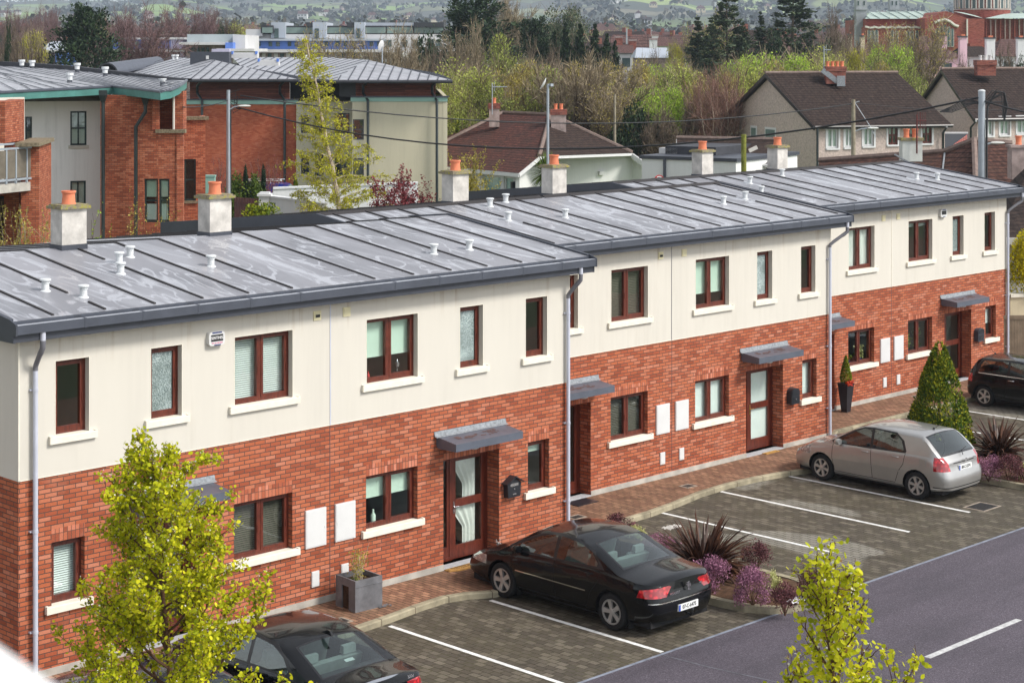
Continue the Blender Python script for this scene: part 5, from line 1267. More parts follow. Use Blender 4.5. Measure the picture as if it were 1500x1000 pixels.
def p_(px, py, z=0.02):   # a spot on the bed surface seen there in the photograph
 d = F_ * (CH - z) / (py - HY); v = at(px, d, z); return (v.x, v.y, z)
phormium('bronze spiky flax plant arching over the bed beside the black saloon', p_(1030, 842), 420, 1.2, 4)
phormium('bronze flax plant with dry greyed leaves behind the heather at the right edge', p_(1462, 668), 170, 1.05, 9)
HS = [  # px, base py, rx, rz, material, label
 (905, 786, .36, .42, 'leaf_heather_dark', 'purple heather bush showing above the roof of the black saloon'),
 (930, 790, .22, .26, 'leaf_cream', 'pale yellow shrub above the black saloon, left of the spiky flax'),
 (965, 812, .45, .34, 'leaf_heather', 'low magenta heather under the left leaves of the big flax'),
 (990, 846, .40, .34, 'leaf_heather', 'magenta heather showing past the rear window of the black saloon'),
 (1042, 868, .40, .60, 'leaf_heather', 'large rounded purple heather bush next to the black saloon tail light'),
 (1103, 886, .36, .60, 'leaf_heather', 'purple heather in the middle of the bed, left of the yellow shrub'),
 (1132, 873, .17, .42, 'leaf_cream', 'pale yellow shrub between two dark heathers in the near bed'),
 (1150, 897, .24, .48, 'leaf_heather_dark', 'dark red heather at the front edge of the near bed'),
 (1190, 879, .24, .50, 'leaf_heather_dark', 'upright dusky pink heather at the road end of the near bed'),
 (1108, 832, .30, .46, 'leaf_heather_dark', 'brownish red heather behind the yellow shrub, at the tips of the flax'),
 (1448, 702, .36, .50, 'leaf_heather', 'magenta heather at the left of the far bed beside the silver hatchback'),
 (1478, 704, .36, .52, 'leaf_heather_dark', 'faded purple heather at the kerb of the far bed, right of the magenta one'),
 (1425, 697, .14, .18, 'leaf_cream', 'small cream-edged shrub by the rear bumper of the silver hatchback'),
 (1500, 703, .14, .36, 'leaf_cream', 'pale yellow shrub cut by the right edge of the photo')]
for i, (px, py, rx, rz, m_, lb) in enumerate(HS):
 shrub('heather_bush' if 'heather' in m_ else 'yellow_shrub', lb, 'shrub', p_(px, py), rx * 1.15, rz * 1.08, m_, 40 + i, int(16000 * rx * rz) + 500, .034, None, 18, 1.9)
def litter(label, loc, s, seed, mat='wall_white', cat='plastic bag', name='plastic_bag'):
 r = random.Random(seed); t = MB(); n = 9; G_ = [[Vector((s * (i / n - .5), s * .6 * (j / n - .5), .03 + .09 * s * r.random())) for j in range(n + 1)] for i in range(n + 1)]
 for i in range(n):
  for j in range(n): t.face([G_[i][j], G_[i + 1][j], G_[i + 1][j + 1], G_[i][j + 1]]);
 o = t.build(name, mat, None, smooth=True, loc=loc); tag(o, label, cat); return o
litter('crumpled white plastic bag lying between two dark heathers in the near bed', p_(1168, 882, .04), .42, 2)
litter('crumpled white sheeting under the left leaves of the big flax', p_(985, 775, .12), .42, 3, 'chimney_white', 'plastic sheet', 'plastic_sheet')
# ---- lead planter with a split front
t = thing('square_planter', 'cracked grey square planter with a yellow-green bamboo beside the meter boxes', 'planter', (21.66, 25.78, 0), R(-4))
b = MB(); h = .56; w = .30; g2 = .032
def wallq(a0, a1, side, z0=0.0, z1=h):
 if side == 'f': b.box(a0, a1, -w, -w + g2, z0, z1)
 if side == 'k': b.box(a0, a1, w - g2, w, z0, z1)
 if side == 'l': b.box(-w, -w + g2, a0, a1, z0, z1)
 if side == 'r': b.box(w - g2, w, a0, a1, z0, z1)
wallq(-w, w, 'f'); wallq(-w, w, 'k'); wallq(-w + g2, w - g2, 'r')
wallq(-w + g2, -.10, 'l'); wallq(.12, w - g2, 'l'); wallq(-.10, .12, 'l', .42)
b.box(-w - .006, w + .006, -w - .008, -w, .44, .452)
bd = b.build('planter_box', 'slate', t)
q = MB(); q.box(-w + g2, w - g2, -w + g2, w - g2, .02, .47); q.build('soil', 'soil', t)
r = random.Random(3); bb = MB(); lc = LC(8); PP = []
for k in range(16):
 a = r.uniform(0, 6.28); p = Vector((.08 * math.cos(a), .08 * math.sin(a), .46)); pts = limb(bb, r, p, Vector((r.gauss(0, .16), r.gauss(0, .16), 1)), r.uniform(.35, .72), .006, .002, 5, .10, .03, 4)
 for j in range(26): q_, _ = along(pts, r.random() ** .6); PP.append(q_ + vrand(r, .045))
bb.build('stems', 'bark_pale', t, uv=False); lc.add(PP, .05, 2.6, .2); lc.build('bamboo_leaves', 'leaf_yellow', t)
lc = LC(9); lc.add([Vector((-.17, -.1, .5)) + vrand(r, .035) for _ in range(60)], .05, 2.6, .2); lc.build('seedling', 'leaf_green', t)
q = MB()
for k in range(9):
 x, y = .22 + r.gauss(0, .1), -.36 + r.gauss(0, .05); q.prism([(x, y), (x + r.uniform(.03, .09), y - .01), (x + .05, y + r.uniform(.03, .06))], 0.002 + .002 * k, .014 + .003 * k, 'z')
o = q.build('broken_planter_pieces', 'slate', None, loc=(21.70, 25.76, 0)); tag(o, 'scattered slate-grey fragments on the paving under the cracked square planter', 'debris', kind='stuff')
# ---- tall black pot with a clipped cone
t = thing('tall_plant_pot', 'tall black tapered pot with a clipped green cone and red flowers beside the far downpipe', 'plant pot', (42.92, 30.15, 0))
b = MB(); b.lathe([(.0, .004), (.13, .004), (.225, .74), (.24, .76), (.24, .80), (.215, .80), (.205, .72), (0, .72)], (0, 0, 0), 4, M=Matrix.Rotation(R(45), 4, 'Z'), close=False); b.build('pot', 'black_plastic', t)
r = random.Random(8); lc = LC(12); P = []; D_ = []
for i in range(3200):
 z = r.random(); a = r.uniform(0, 6.28); rr = .185 * ((1 - z) ** .7) * (.85 + .2 * r.random()) * (1 if z > .15 else .7 + 2 * z); P.append((rr * math.cos(a), rr * math.sin(a), .82 + .74 * z)); D_.append((math.cos(a), math.sin(a), .6))
lc.add(P, .036, 1.6, .1, 0, D_); lc.build('clipped_cone', 'leaf_hedge', t)
lc = LC(13); lc.add([(.14 * math.cos(a) - .03, -.16 + r.gauss(0, .03), .82 + r.gauss(0, .035)) for a in [r.uniform(3.4, 6.0) for _ in range(110)]], .05, 1.2, .3); foliage('petal_red', [(.2, (.5, .02, .02)), (.6, (.7, .10, .02)), (.9, (.15, .02, .12))], .2); lc.build('flowers', 'petal_red', t)
# ---- mats, covers, gratings
def slab(name, label, cat, x0, x1, y0, y1, z, mat, kind=None, z0=.001):
 b = MB(); b.box(x0, x1, y0, y1, z0, z); o = b.build(name, mat); return tag(o, label, cat, None, kind)
t = thing('doormat', 'brown coir doormat with a dark curved pattern, by the near curtained glass door', 'doormat', (24.68, 26.34, 0), R(-3))
b = MB(); b.prism([(-.38, .22), (-.38, -.14), (-.30, -.15), (-.18, -.21), (.18, -.21), (.30, -.15), (.38, -.14), (.38, .22)], .002, .018, 'z'); b.build('mat', 'coir', t)
b = MB()
for k in range(24):
 a = 2 * math.pi * k / 24; a2 = 2 * math.pi * (k + .6) / 24; b.face([(.24 * math.cos(a), .11 * math.sin(a), .0195), (.24 * math.cos(a2), .11 * math.sin(a2), .0195), (.19 * math.cos(a2), .08 * math.sin(a2), .0195), (.19 * math.cos(a), .08 * math.sin(a), .0195)])
for k in range(7): b.face([(-.13 + k * .04, -.04, .0195), (-.11 + k * .04, -.04, .0195), (-.10 + k * .04, .04, .0195), (-.12 + k * .04, .045, .0195)])
for (xa, xb, ya, yb) in ((-.36, .36, .19, .205), (-.36, -.345, -.13, .19), (.345, .36, -.13, .19)): b.face([(xa, ya, .0195), (xb, ya, .0195), (xb, yb, .0195), (xa, yb, .0195)])
b.build('mat_pattern', 'soil', t)
slab('doormat', 'small brown doormat at the middle glass door left of the silver hatchback', 'doormat', 36.95, 37.5, 28.32, 28.72, .018, 'coir')
slab('doormat', 'plain black doormat at the recessed door just right of the near downpipe', 'doormat', 29.8, 30.45, 28.0, 28.42, .016, 'black_plastic')
def cover(label, x, y, w, h, frame=True, z=0.0, grid=False):
 t = thing('drain_cover' if not grid else 'drain_grating', label, 'drain cover', (x, y, z)); b = MB(); b.box(-w / 2, w / 2, -h / 2, h / 2, .001, .006); b.build('lid', 'iron', t)
 if frame:
  f = MB(); e = .045
  for q in ((-w / 2 - e, w / 2 + e, h / 2, h / 2 + e), (-w / 2 - e, w / 2 + e, -h / 2 - e, -h / 2), (-w / 2 - e, -w / 2, -h / 2, h / 2), (w / 2, w / 2 + e, -h / 2, h / 2)): f.box(*q, .001, .008)
  f.build('frame', 'iron_frame', t)
 if grid:
  f = MB()
  for k in range(9): f.box(-w / 2 + .02, w / 2 - .02, -h / 2 + h * (k + .5) / 9 - .008, -h / 2 + h * (k + .5) / 9 + .008, .006, .010)
  for k in range(11): f.box(-w / 2 + w * (k + .5) / 11 - .008, -w / 2 + w * (k + .5) / 11 + .008, -h / 2 + .02, h / 2 - .02, .0065, .012)
  f.build('bars', 'iron', t)
cover('black square drain cover in the brick paving below the cracked planter', 20.86, 25.32, .22, .24)
cover('black drain cover set against the kerb left of the silver car bay, small', 29.1, 27.4, .3, .2)
cover('small square drain cover in the paving between the two middle bays', 33.0, 27.55, .26, .2)
cover('rusty drain cover in the paving below the far meter boxes', 46.3, 30.0, .28, .24)
cover('wide iron drain grating in the bay behind the silver hatchback', 36.45, 21.97, .62, .46, True, -.1, True)
# ---- grey tabby kitten
def skin_fig(name, joints, edges, mat, parent, sub=2):
 me = bpy.data.meshes.new(name); me.from_pydata([j[0] for j in joints], edges, []); o = bpy.data.objects.new(name, me); COL.objects.link(o)
 m = o.modifiers.new('s', 'SKIN'); m.use_smooth_shade = True
 for i, j in enumerate(joints): me.skin_vertices[0].data[i].radius = (j[1], j[1])
 me.skin_vertices[0].data[0].use_root = True; s2 = o.modifiers.new('b', 'SUBSURF'); s2.levels = sub; s2.render_levels = sub
 dg = bpy.context.evaluated_depsgraph_get(); m2 = bpy.data.meshes.new_from_object(o.evaluated_get(dg)); bpy.data.objects.remove(o)
 m2.materials.clear(); m2.materials.append(MATS[mat]); m2.name = name; o = bpy.data.objects.new(name, m2); COL.objects.link(o); o.parent = parent
 m2.polygons.foreach_set('use_smooth', [True] * len(m2.polygons)); return o
m, nt, bb_ = nmat('cat_fur'); oc = N(nt, 'ShaderNodeTexCoord').outputs['Object']
wv = N(nt, 'ShaderNodeTexWave'); wv.inputs['Scale'].default_value = 9; wv.inputs['Distortion'].default_value = 5; wv.inputs['Detail'].default_value = 3; L(nt, oc, wv.inputs['Vector'])
L(nt, ramp(nt, wv.outputs['Fac'], [(.25, (.05, .045, .045)), (.55, (.25, .21, .19)), (.8, (.45, .40, .37))]), bb_.inputs['Base Color']); bb_.inputs['Roughness'].default_value = .95
t = thing('kitten', 'grey tabby kitten sitting by the brick corner behind the bonnet of the black saloon', 'cat', (25.50, 26.17, 0), R(0))
V3 = Vector
J = [(V3((0, .05, .09)), .085), (V3((0, .01, .17)), .075), (V3((0, -.03, .25)), .055), (V3((0, -.045, .30)), .038), (V3((0, -.06, .355)), .058), (V3((0, -.115, .335)), .024),
 (V3((.045, -.07, .20)), .026), (V3((.045, -.085, .10)), .02), (V3((.045, -.11, .015)), .02), (V3((-.045, -.07, .20)), .026), (V3((-.045, -.085, .10)), .02), (V3((-.045, -.11, .015)), .02),
 (V3((.08, .01, .07)), .05), (V3((.09, -.06, .02)), .022), (V3((-.08, .01, .07)), .05), (V3((-.09, -.06, .02)), .022), (V3((.05, .14, .03)), .018), (V3((.14, .12, .02)), .014), (V3((.18, .03, .02)), .010)]
skin_fig('body', J, [(0, 1), (1, 2), (2, 3), (3, 4), (4, 5), (2, 6), (6, 7), (7, 8), (2, 9), (9, 10), (10, 11), (0, 12), (12, 13), (0, 14), (14, 15), (0, 16), (16, 17), (17, 18)], 'cat_fur', t)
for s_ in (1, -1):
 b = MB(); b.face([(s_ * .018, -.055, .395), (s_ * .058, -.05, .375), (s_ * .052, -.05, .45)]); b.face([(s_ * .018, -.055, .395), (s_ * .036, -.03, .39), (s_ * .052, -.05, .45)]); b.face([(s_ * .058, -.05, .375), (s_ * .036, -.03, .39), (s_ * .052, -.05, .45)]); b.build('ear', 'cat_fur', t)
 b = MB(); b.lathe([(0, .0), (.010, .002), (.007, .006), (0, .007)], (s_ * .026, -.108, .362), 10, M=Matrix.Rotation(R(80), 4, 'X')); b.build('eye', 'letter_black', t)
b = MB(); b.lathe([(0, 0), (.010, .003), (.006, .009), (0, .01)], (0, -.132, .338), 10, M=Matrix.Rotation(R(90), 4, 'X')); b.build('nose', 'leaf_heather', t)
# ---- things standing on the window boards
def bottle(label, x, y, z, h, r_, mat, name='bottle', cat='bottle'):
 b = MB(); b.lathe([(r_, 0), (r_, h * .6), (r_ * .45, h * .75), (r_ * .4, h), (0, h)], (0, 0, 0), 12); o = b.build(name, mat, None, smooth=40, loc=(x, y, z)); return tag(o, label, cat)
bottle('red bottle in the left pane of the window with half-down green blinds', 22.60, Y1 + .235, 3.85, .16, .03, 'red_paint')
bottle('pale green vase standing in the ground floor window left of the curtained door', 22.72, Y1 + .235, 1.15, .26, .05, 'blind_green', 'vase', 'vase')
def trophy():
 b = MB(); b.lathe([(.035, 0), (.035, .02), (.01, .04), (.01, .14), (.045, .17), (.05, .25), (.02, .26), (.01, .30), (0, .31)], (0, 0, 0), 14); o = b.build('trophy', 'steel', None, smooth=40, loc=(23.32, Y1 + .235, 3.85)); tag(o, 'silver trophy cup in the right pane of the window with green blinds', 'trophy')
trophy()
def potted(label, x, Y, z, s_, mat, seed):
 t = thing('house_plant', label, 'plant', (x, Y, z)); b = MB(); b.lathe([(.05, 0), (.07, .10), (.06, .10)], (0, 0, 0), 12); b.build('pot', 'navy', t); r = random.Random(seed); lc = LC(seed); lc.add([Vector((r.gauss(0, .09), r.gauss(0, .03), .12 + s_ * r.random())) for _ in range(140)], .09, 2.2, .1); lc.build('leaves', mat, t)
potted('leafy green house plant in the far window right of the meter boxes', 47.35, Y3 + .28, 1.14, .55, 'leaf_green', 4)
potted('trailing house plant in the left pane of the far window right of the meter boxes', 46.85, Y3 + .28, 1.14, .40, 'leaf_olive', 5)
potted('white flowering house plant in the far ground floor window above the tall black pot', 44.45, Y3 + .28, 1.14, .35, 'leaf_cream', 6)
potted('low green house plant in the left pane of the window above the tall black pot', 43.9, Y3 + .28, 1.14, .14, 'leaf_green', 7)
# ---- the window ledge this picture is taken over
t = thing('window_ledge', 'blurred white ledge very close to the camera at the bottom left corner', 'ledge', tuple(at(-95, 1.15, 0, 1002)), AN - R(90) - R(0))
b = MB(); A = at(-160, 1.0, 0, 836); B = at(86, 1.0, 0, 1006); C_ = at(-600, 1.25, 0, 1100)
o0 = t.location.copy(); Mi = (Matrix.Translation(o0) @ Matrix.Rotation(AN - R(90), 4, 'Z')).inverted()
pa, pb = Mi @ A, Mi @ B; dd = (pb - pa); up = Vector((0, 0, 1)); n1 = dd.cross(Vector((0, 1, 0))).normalized()
if n1.z < 0: n1 = -n1
pa = pa - dd * .8; pb = pb + dd * .4; Wd = Vector((0, -.25, 0))
q = [pa, pb, pb + Wd, pa + Wd]; lo = [v - n1 * .3 for v in q]; b.face(q); b.face(lo)
for k in range(4): b.face([q[k], q[(k + 1) % 4], lo[(k + 1) % 4], lo[k]])
b.build('ledge_board', 'pvc_white', t)
# --- helpers for the buildings beyond
def seg(px0, d0, px1, d1): return at(px0, d0), at(px1, d1)
def ray_t(px, A, B):
 """parameter along AB (plan) seen in column px, and its depth"""
 r = Vector((ca + sa * (px - CX) / F_, sa - ca * (px - CX) / F_)); a = Vector(A[:2]); e = Vector(B[:2]) - a
 det = r.x * -e.y - r.y * -e.x; d = (a.x * -e.y - a.y * -e.x) / det; t = (r.x * a.y - r.y * a.x) / det
 return t, d
def pz(py, d): return CH - (py - HY) * d / F_
class Wall:
 """wall standing on the line A-B, its outer side towards the camera"""
 def __init__(s, parent, A, B, z0, z1, mat, name='wall', thick=.25, holes=(), topz=None, uvo=None):
  s.A, s.B, s.p = Vector((A[0], A[1], 0)), Vector((B[0], B[1], 0)), parent; s.e = (s.B - s.A); s.len = s.e.length; s.e.normalize(); s.n = Vector((s.e.y, -s.e.x, 0))
  s.M = Matrix(((s.e.x, -s.n.x, 0, s.A.x), (s.e.y, -s.n.y, 0, s.A.y), (0, 0, 1, 0), (0, 0, 0, 1))); s.holes = []
  for (pa, pb, ya, yb) in holes:
   ta, da = ray_t(pa, s.A, s.B); tb, db = ray_t(pb, s.A, s.B); dm = (da + db) / 2
   s.holes.append((max(.02, ta * s.len), min(s.len - .02, tb * s.len), pz(yb, dm), pz(ya, dm)))
  b = MB(); b.panel(0, s.len, z0, z1, s.holes)
  b.face([(0, 0, z0), (0, thick, z0), (0, thick, z1), (0, 0, z1)]); b.face([(s.len, 0, z0), (s.len, thick, z0), (s.len, thick, z1), (s.len, 0, z1)]); b.face([(0, 0, z1), (s.len, 0, z1), (s.len, thick, z1), (0, thick, z1)])
  for (x0, x1, a, c) in s.holes:
   for q in ([(x0, 0, a), (x0, .2, a), (x0, .2, c), (x0, 0, c)], [(x1, 0, a), (x1, .2, a), (x1, .2, c), (x1, 0, c)], [(x0, 0, c), (x1, 0, c), (x1, .2, c), (x0, .2, c)], [(x0, 0, a), (x1, 0, a), (x1, .2, a), (x0, .2, a)]): b.face(q)
  if topz: b.face([(0, 0, z1), (s.len, 0, z1)] + topz)
  s.o = b.build(name, mat, parent, norm=False); s.o.matrix_local = s.M if parent is None else s.M
 def box(s, name, x0, x1, y0, y1, z0, z1, mat, parent=None):
  b = MB(); b.box(x0, x1, y0, y1, z0, z1); o = b.build(name, mat, parent or s.o); return o
 def window(s, h, frame='dark_green_frame', cols=2, rows=2, fw=.07, glass='window_glass', back='dark_room', sill=None, blind=None):
  x0, x1, z0, z1 = h; b = MB(); y0, y1 = .10, .17
  for i in range(cols + 1):
   x = x0 + (x1 - x0) * i / cols; w = fw * (1 if i in (0, cols) else .8); xa = min(max(x - w / 2, x0), x1 - w); b.box(xa, xa + w, y0, y1, z0, z1)
  for j in range(rows + 1):
   z = z0 + (z1 - z0) * j / rows; w = fw * (1 if j in (0, rows) else .8); za = min(max(z - w / 2, z0), z1 - w); b.box(x0, x1, y0 + .002, y1 - .002, za, za + w)
  o = b.build('window', frame, s.o); g = MB(); g.box(x0, x1, .13, .136, z0, z1); g.build('pane', glass, o)
  k = MB(); k.face([(x0, .45, z0), (x1, .45, z0), (x1, .45, z1), (x0, .45, z1)]); k.face([(x0, .2, z0), (x0, .45, z0), (x0, .45, z1), (x0, .2, z1)]); k.face([(x1, .2, z0), (x1, .45, z0), (x1, .45, z1), (x1, .2, z1)]); k.build('room_behind', back, o, norm=False)
  if blind: q = MB(); q.box(x0 + .05, x1 - .05, .2, .22, z1 - (z1 - z0) * blind[1], z1); q.build('blind', blind[0], o)
  if sill: q = MB(); q.box(x0 - .08, x1 + .08, -.08, .10, z0 - .12, z0); q.build('sill', sill, o)
  return o
def ribbed(b, pts, spacing, w=.05, h=.05, m=1, inset=0.05):
 """ribs on a roof plane; pts[0]-pts[1] is the eave"""
 P = [Vector(p) for p in pts]; e = (P[1] - P[0]).normalized(); n = None
 n = (P[1] - P[0]).cross(P[2] - P[0]).normalized()
 if n.z < 0: n = -n
 up = n.cross(e);  up = up if up.z > 0 else -up
 q = [((p - P[0]).dot(e), (p - P[0]).dot(up)) for p in P]; x0, x1 = min(a for a, _ in q), max(a for a, _ in q)
 x = x0 + spacing * .5
 while x < x1:
  ys = []
  for (a, c), (d, f) in zip(q, q[1:] + q[:1]):
   if (a - x) * (d - x) < 0: ys.append(c + (f - c) * (x - a) / (d - a))
  ys.sort()
  if len(ys) >= 2 and ys[-1] - ys[0] > .3:
   A = P[0] + e * x + up * (ys[0] + inset) + n * h / 2; B = P[0] + e * x + up * (ys[-1] - .02) + n * h / 2; mid = (A + B) / 2; ln = (B - A).length
   Mx = Matrix(((e.x, up.x, n.x, mid.x), (e.y, up.y, n.y, mid.y), (e.z, up.z, n.z, mid.z), (0, 0, 0, 1))); b.xbox(Mx, w, ln, h, m)
  x += spacing
def slope_face(b, pts, m=0, th=None):
 """roof plane with its own tile coordinates (u along the eave, v up the slope)"""
 P = [Vector(p) for p in pts]; e = (P[1] - P[0]).normalized(); n = (P[1] - P[0]).cross(P[-1] - P[0]).normalized(); up = n.cross(e)
 if up.z < 0: up = -up
 b.face([tuple(p) for p in P], m, uv=[((p - P[0]).dot(e), (p - P[0]).dot(up)) for p in P])
def tile_mat(name, c1, c2, w=.30, h=.34, moss=None, lum=1.0):
 m, nt, b = nmat(name); v = uvv(nt); t = N(nt, 'ShaderNodeTexBrick'); t.offset = 0
 for k, q in (('Scale', 1), ('Brick Width', 40.0), ('Row Height', h), ('Mortar Size', .05), ('Mortar Smooth', .5), ('Bias', 0)): t.inputs[k].default_value = q
 t.inputs['Color1'].default_value = (0, 0, 0, 1); t.inputs['Color2'].default_value = (1, 1, 1, 1); L(nt, v, t.inputs['Vector'])
 s = N(nt, 'ShaderNodeSeparateXYZ'); L(nt, v, s.inputs[0])
 roll = mth(nt, 'ABSOLUTE', mth(nt, 'SINE', mth(nt, 'MULTIPLY', s.outputs[0], math.pi / w)))
 row = mth(nt, 'FRACT', mth(nt, 'DIVIDE', s.outputs[1], h))
 f = nz(nt, .6, 5, .65, v); g = nz(nt, 9, 3, .6, v)
 c = ramp(nt, mth(nt, 'ADD', mth(nt, 'MULTIPLY', nz(nt, 3.4, 2, .5, v), .5), mth(nt, 'MULTIPLY', g, .5)), [(.32, tuple(x * .5 for x in c2)), (.48, c2), (.62, c1), (.75, tuple(x * 1.5 for x in c1))])
 if moss: c = mixc(nt, ramp(nt, f, [(.45, (0, 0, 0)), (.7, (.75, .75, .75))]), c, moss)
 c = mixc(nt, mth(nt, 'MULTIPLY', t.outputs['Fac'], .75), c, (.012, .009, .009))  # dark band on each tile row: shadow of the overlap, put into the colour
 L(nt, c, b.inputs['Base Color']); b.inputs['Roughness'].default_value = .9; b.inputs['Specular IOR Level'].default_value = .12
 bump(nt, b, mth(nt, 'ADD', mth(nt, 'MULTIPLY', roll, .25), mth(nt, 'MULTIPLY', mth(nt, 'SUBTRACT', 1.0, row), 1.0)), .9, .05)
tile_mat('tiles_red', (.145, .055, .040), (.07, .030, .025), moss=(.045, .03, .026))
tile_mat('tiles_brown', (.07, .045, .036), (.038, .026, .022), moss=(.05, .034, .026))
tile_mat('tiles_dark', (.068, .046, .038), (.034, .024, .021), moss=(.045, .033, .027))
tile_mat('tiles_far', (.16, .085, .075), (.10, .06, .055), .5, .5)
simple('copper_green', (.36, .44, .40), .7, .15, .3); simple('church_stone', (.30, .32, .34), .9, .2, .5); simple('pale_stone', (.55, .52, .47), .9, .15, .5)
simple('blue_paint', (.10, .20, .56), .7, .12, .3); simple('white_far', (.54, .54, .54), .8, .1, .3); simple('panel_grey', (.38, .42, .48), .6, .1, .3); simple('glass_far', (.05, .08, .08), .1, .4, .4); simple('glass_green', (.16, .22, .20), .2, .3, .4); simple('black_far', (.03, .033, .04), .6, .2, .3); simple('lichen', (.40, .25, .03), .9, .3, 5)
simple('eaves_board', (.12, .12, .115), .8, .3, 2.0)
simple('felt_black', (.035, .037, .045), .7, .3, 1.5, bmp=.2); simple('lilac_paint', (.48, .46, .62), .8, .2, .4)
def pipe(parent, pts, r, mat='pipe_black', name='downpipe'):
 b = MB(); b.tube(pts, r, 8); return b.build(name, mat, parent, smooth=50)
# --- apartment block with the green-edged roof (left)
ap = thing('apartment_block', 'brick and white apartment block with a curved green-edged roof, at the left edge', 'building')
w1 = Wall(ap, at(-60, 74.8), at(149, 76.6), 0, 7.95, 'white_render', holes=[(103, 127, 163, 213), (103, 126, 265, 300), (37, 47, 171, 211)])
w1.box('eaves_boarding', -.1, w1.len, -.03, .3, 7.95, 8.4, 'eaves_board')
w1.window(w1.holes[0], sill='pale_stone', blind=('curtain', 1)); w1.window(w1.holes[1], sill='pale_stone', cols=2, rows=1, blind=('curtain', 1)); w1.window(w1.holes[2], cols=1, rows=2)
w2 = Wall(ap, at(147, 74.0), at(232, 73.9), 0, 8.25, 'apartment_brick', holes=[(211, 231.9, 262, 326)]); Wall(ap, at(147, 77.2), at(147, 74.5), 0, 8.3, 'apartment_brick', name='return_wall')
h = w2.holes[0]
zc = pz(195, 73.9); A_, B_ = at(232, 73.9), at(268, 73.9)
w3 = Wall(ap, A_, B_, 0, zc, 'apartment_brick', holes=[(232.2, 248, 262, 326)]); w3.box('coping', -.1, w3.len + .1, -.1, .25, zc, zc + .14, 'cap_concrete')
for w_, hh, bl in ((w2, w2.holes[0], 1), (w3, w3.holes[0], 1)): w_.window(hh, cols=1, rows=2, blind=('blind_green', .42)); w_.box('frosted_panel', hh[0] + .08, hh[1] - .06, .18, .19, hh[2] + .1, hh[2] + (hh[3] - hh[2]) * .42, 'blind_white')
Wall(ap, B_, at(268, 84), 0, zc, 'apartment_brick', name='return_wall')
w3d = Wall(ap, at(232, 74.9), at(256, 74.9), zc, 8.4, 'apartment_brick', name='recess_wall'); w3b = Wall(ap, at(255, 74.1), at(268, 74.1), zc + .14, 8.4, 'apartment_brick', thick=.8); Wall(ap, at(232, 73.9), at(232.3, 74.8), zc + .14, 8.4, 'apartment_brick', name='return_wall'); Wall(ap, at(268, 74.2), at(268, 84), zc, 8.4, 'apartment_brick', name='return_wall')
b = MB(); b.tube([at(254.3, 74.0, zc + .1), at(254.3, 74.0, 8.4)], .05, 8); b.build('post', 'pale_stone', ap)
w4 = Wall(ap, at(264, 84), at(301, 84.2), 0, pz(176, 84), 'apartment_brick', holes=[(270, 287, 233, 294)]); w4.window(w4.holes[0], cols=1, rows=2, sill='cap_concrete'); w4.box('coping', -.1, w4.len + .15, -.12, .4, pz(176, 84), pz(176, 84) + .15, 'cap_concrete')
Wall(ap, at(301, 84.2), at(300, 90), 0, pz(176, 84), 'apartment_brick')
pr = Wall(ap, at(7, 62.5), at(28, 64.2), pz(209, 63), 8.3, 'apartment_brick', name='brick_pier', thick=.8); pr2 = Wall(ap, at(28, 64.2), at(35.5, 66), 0, 8.3, 'apartment_brick', name='brick_pier', thick=.5)
pr3 = Wall(ap, at(57, 63.2), at(75, 66.2), 0, pz(214, 63), 'apartment_brick', name='brick_pier', thick=.6); pr3.box('coping', -.6, pr3.len + .08, -.1, .7, pz(214, 63), pz(214, 63) + .13, 'cap_concrete')
bw = Wall(ap, at(-60, 60.0), at(58, 63.6), pz(283, 62), pz(270, 62), 'plinth', name='balcony_slab', thick=4.5)
b = MB()
for px in (-30, -8, 9, 23, 39, 56): t_, d_ = ray_t(px, bw.A, bw.B); x = t_ * bw.len; b.box(x - .03, x + .03, -.03, .03, pz(270, 62), pz(218, 62))
b.box(0, bw.len, -.04, .04, pz(220, 62), pz(217, 62)); b.box(0, bw.len, -.03, .03, pz(266, 62), pz(263, 62)); b.box(0, bw.len, .1, .16, pz(212, 62) - .03, pz(212, 62) + .03); rl = b.build('balcony_rail', 'galv', bw.o)
b = MB(); b.box(0, bw.len, -.01, .0, pz(262, 62), pz(221, 62)); b.build('glass_panel', 'smoked_panel' if 'smoked_panel' in MATS else simple('smoked_panel', (.16, .14, .11), .2, .3, 1.5).name, rl)
wu = Wall(ap, at(-60, 64.5), at(58, 66.5), 0, pz(283, 62), 'apartment_brick', name='ground_wall', holes=[(-20, 54, 286, 352)]); wu.window(wu.holes[0], cols=4, rows=1, fw=.1)
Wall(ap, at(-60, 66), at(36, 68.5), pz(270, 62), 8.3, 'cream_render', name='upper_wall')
def P3(px, d, py): return at(px, d, pz(py, d))
edge = [P3(-80, 71.5, 136), P3(0, 72.3, 136.5), P3(60, 73.3, 133), P3(110, 74.3, 130.5), P3(165, 75.2, 127.5), P3(200, 73, 131), P3(235, 71.3, 135.5), P3(250, 71.8, 133), P3(262, 72.8, 127.5), P3(270, 75.5, 122), P3(273.5, 79, 118.5)]
back = [P3(-90, 101, 94), P3(0, 99, 97), P3(60, 96, 100), P3(105, 93.5, 103), P3(155, 91, 108.5), P3(190, 89, 112), P3(215, 87.5, 114.5), P3(232, 86.5, 116), P3(245, 85.5, 117), P3(258, 84, 117.6), P3(271, 82, 118)]
b = MB(); dn = Vector((0, 0, -.3))
for i in range(len(edge) - 1):
 b.face([edge[i], edge[i + 1], back[i + 1], back[i]], 0); b.face([edge[i] + dn, edge[i + 1] + dn, back[i + 1] + dn, back[i] + dn], 3)
 b.face([edge[i], edge[i + 1], edge[i + 1] + dn, edge[i] + dn], 1); b.face([back[i], back[i + 1], back[i + 1] + dn, back[i] + dn], 2)
b.face([edge[-1], back[-1], back[-1] + dn, edge[-1] + dn], 1)
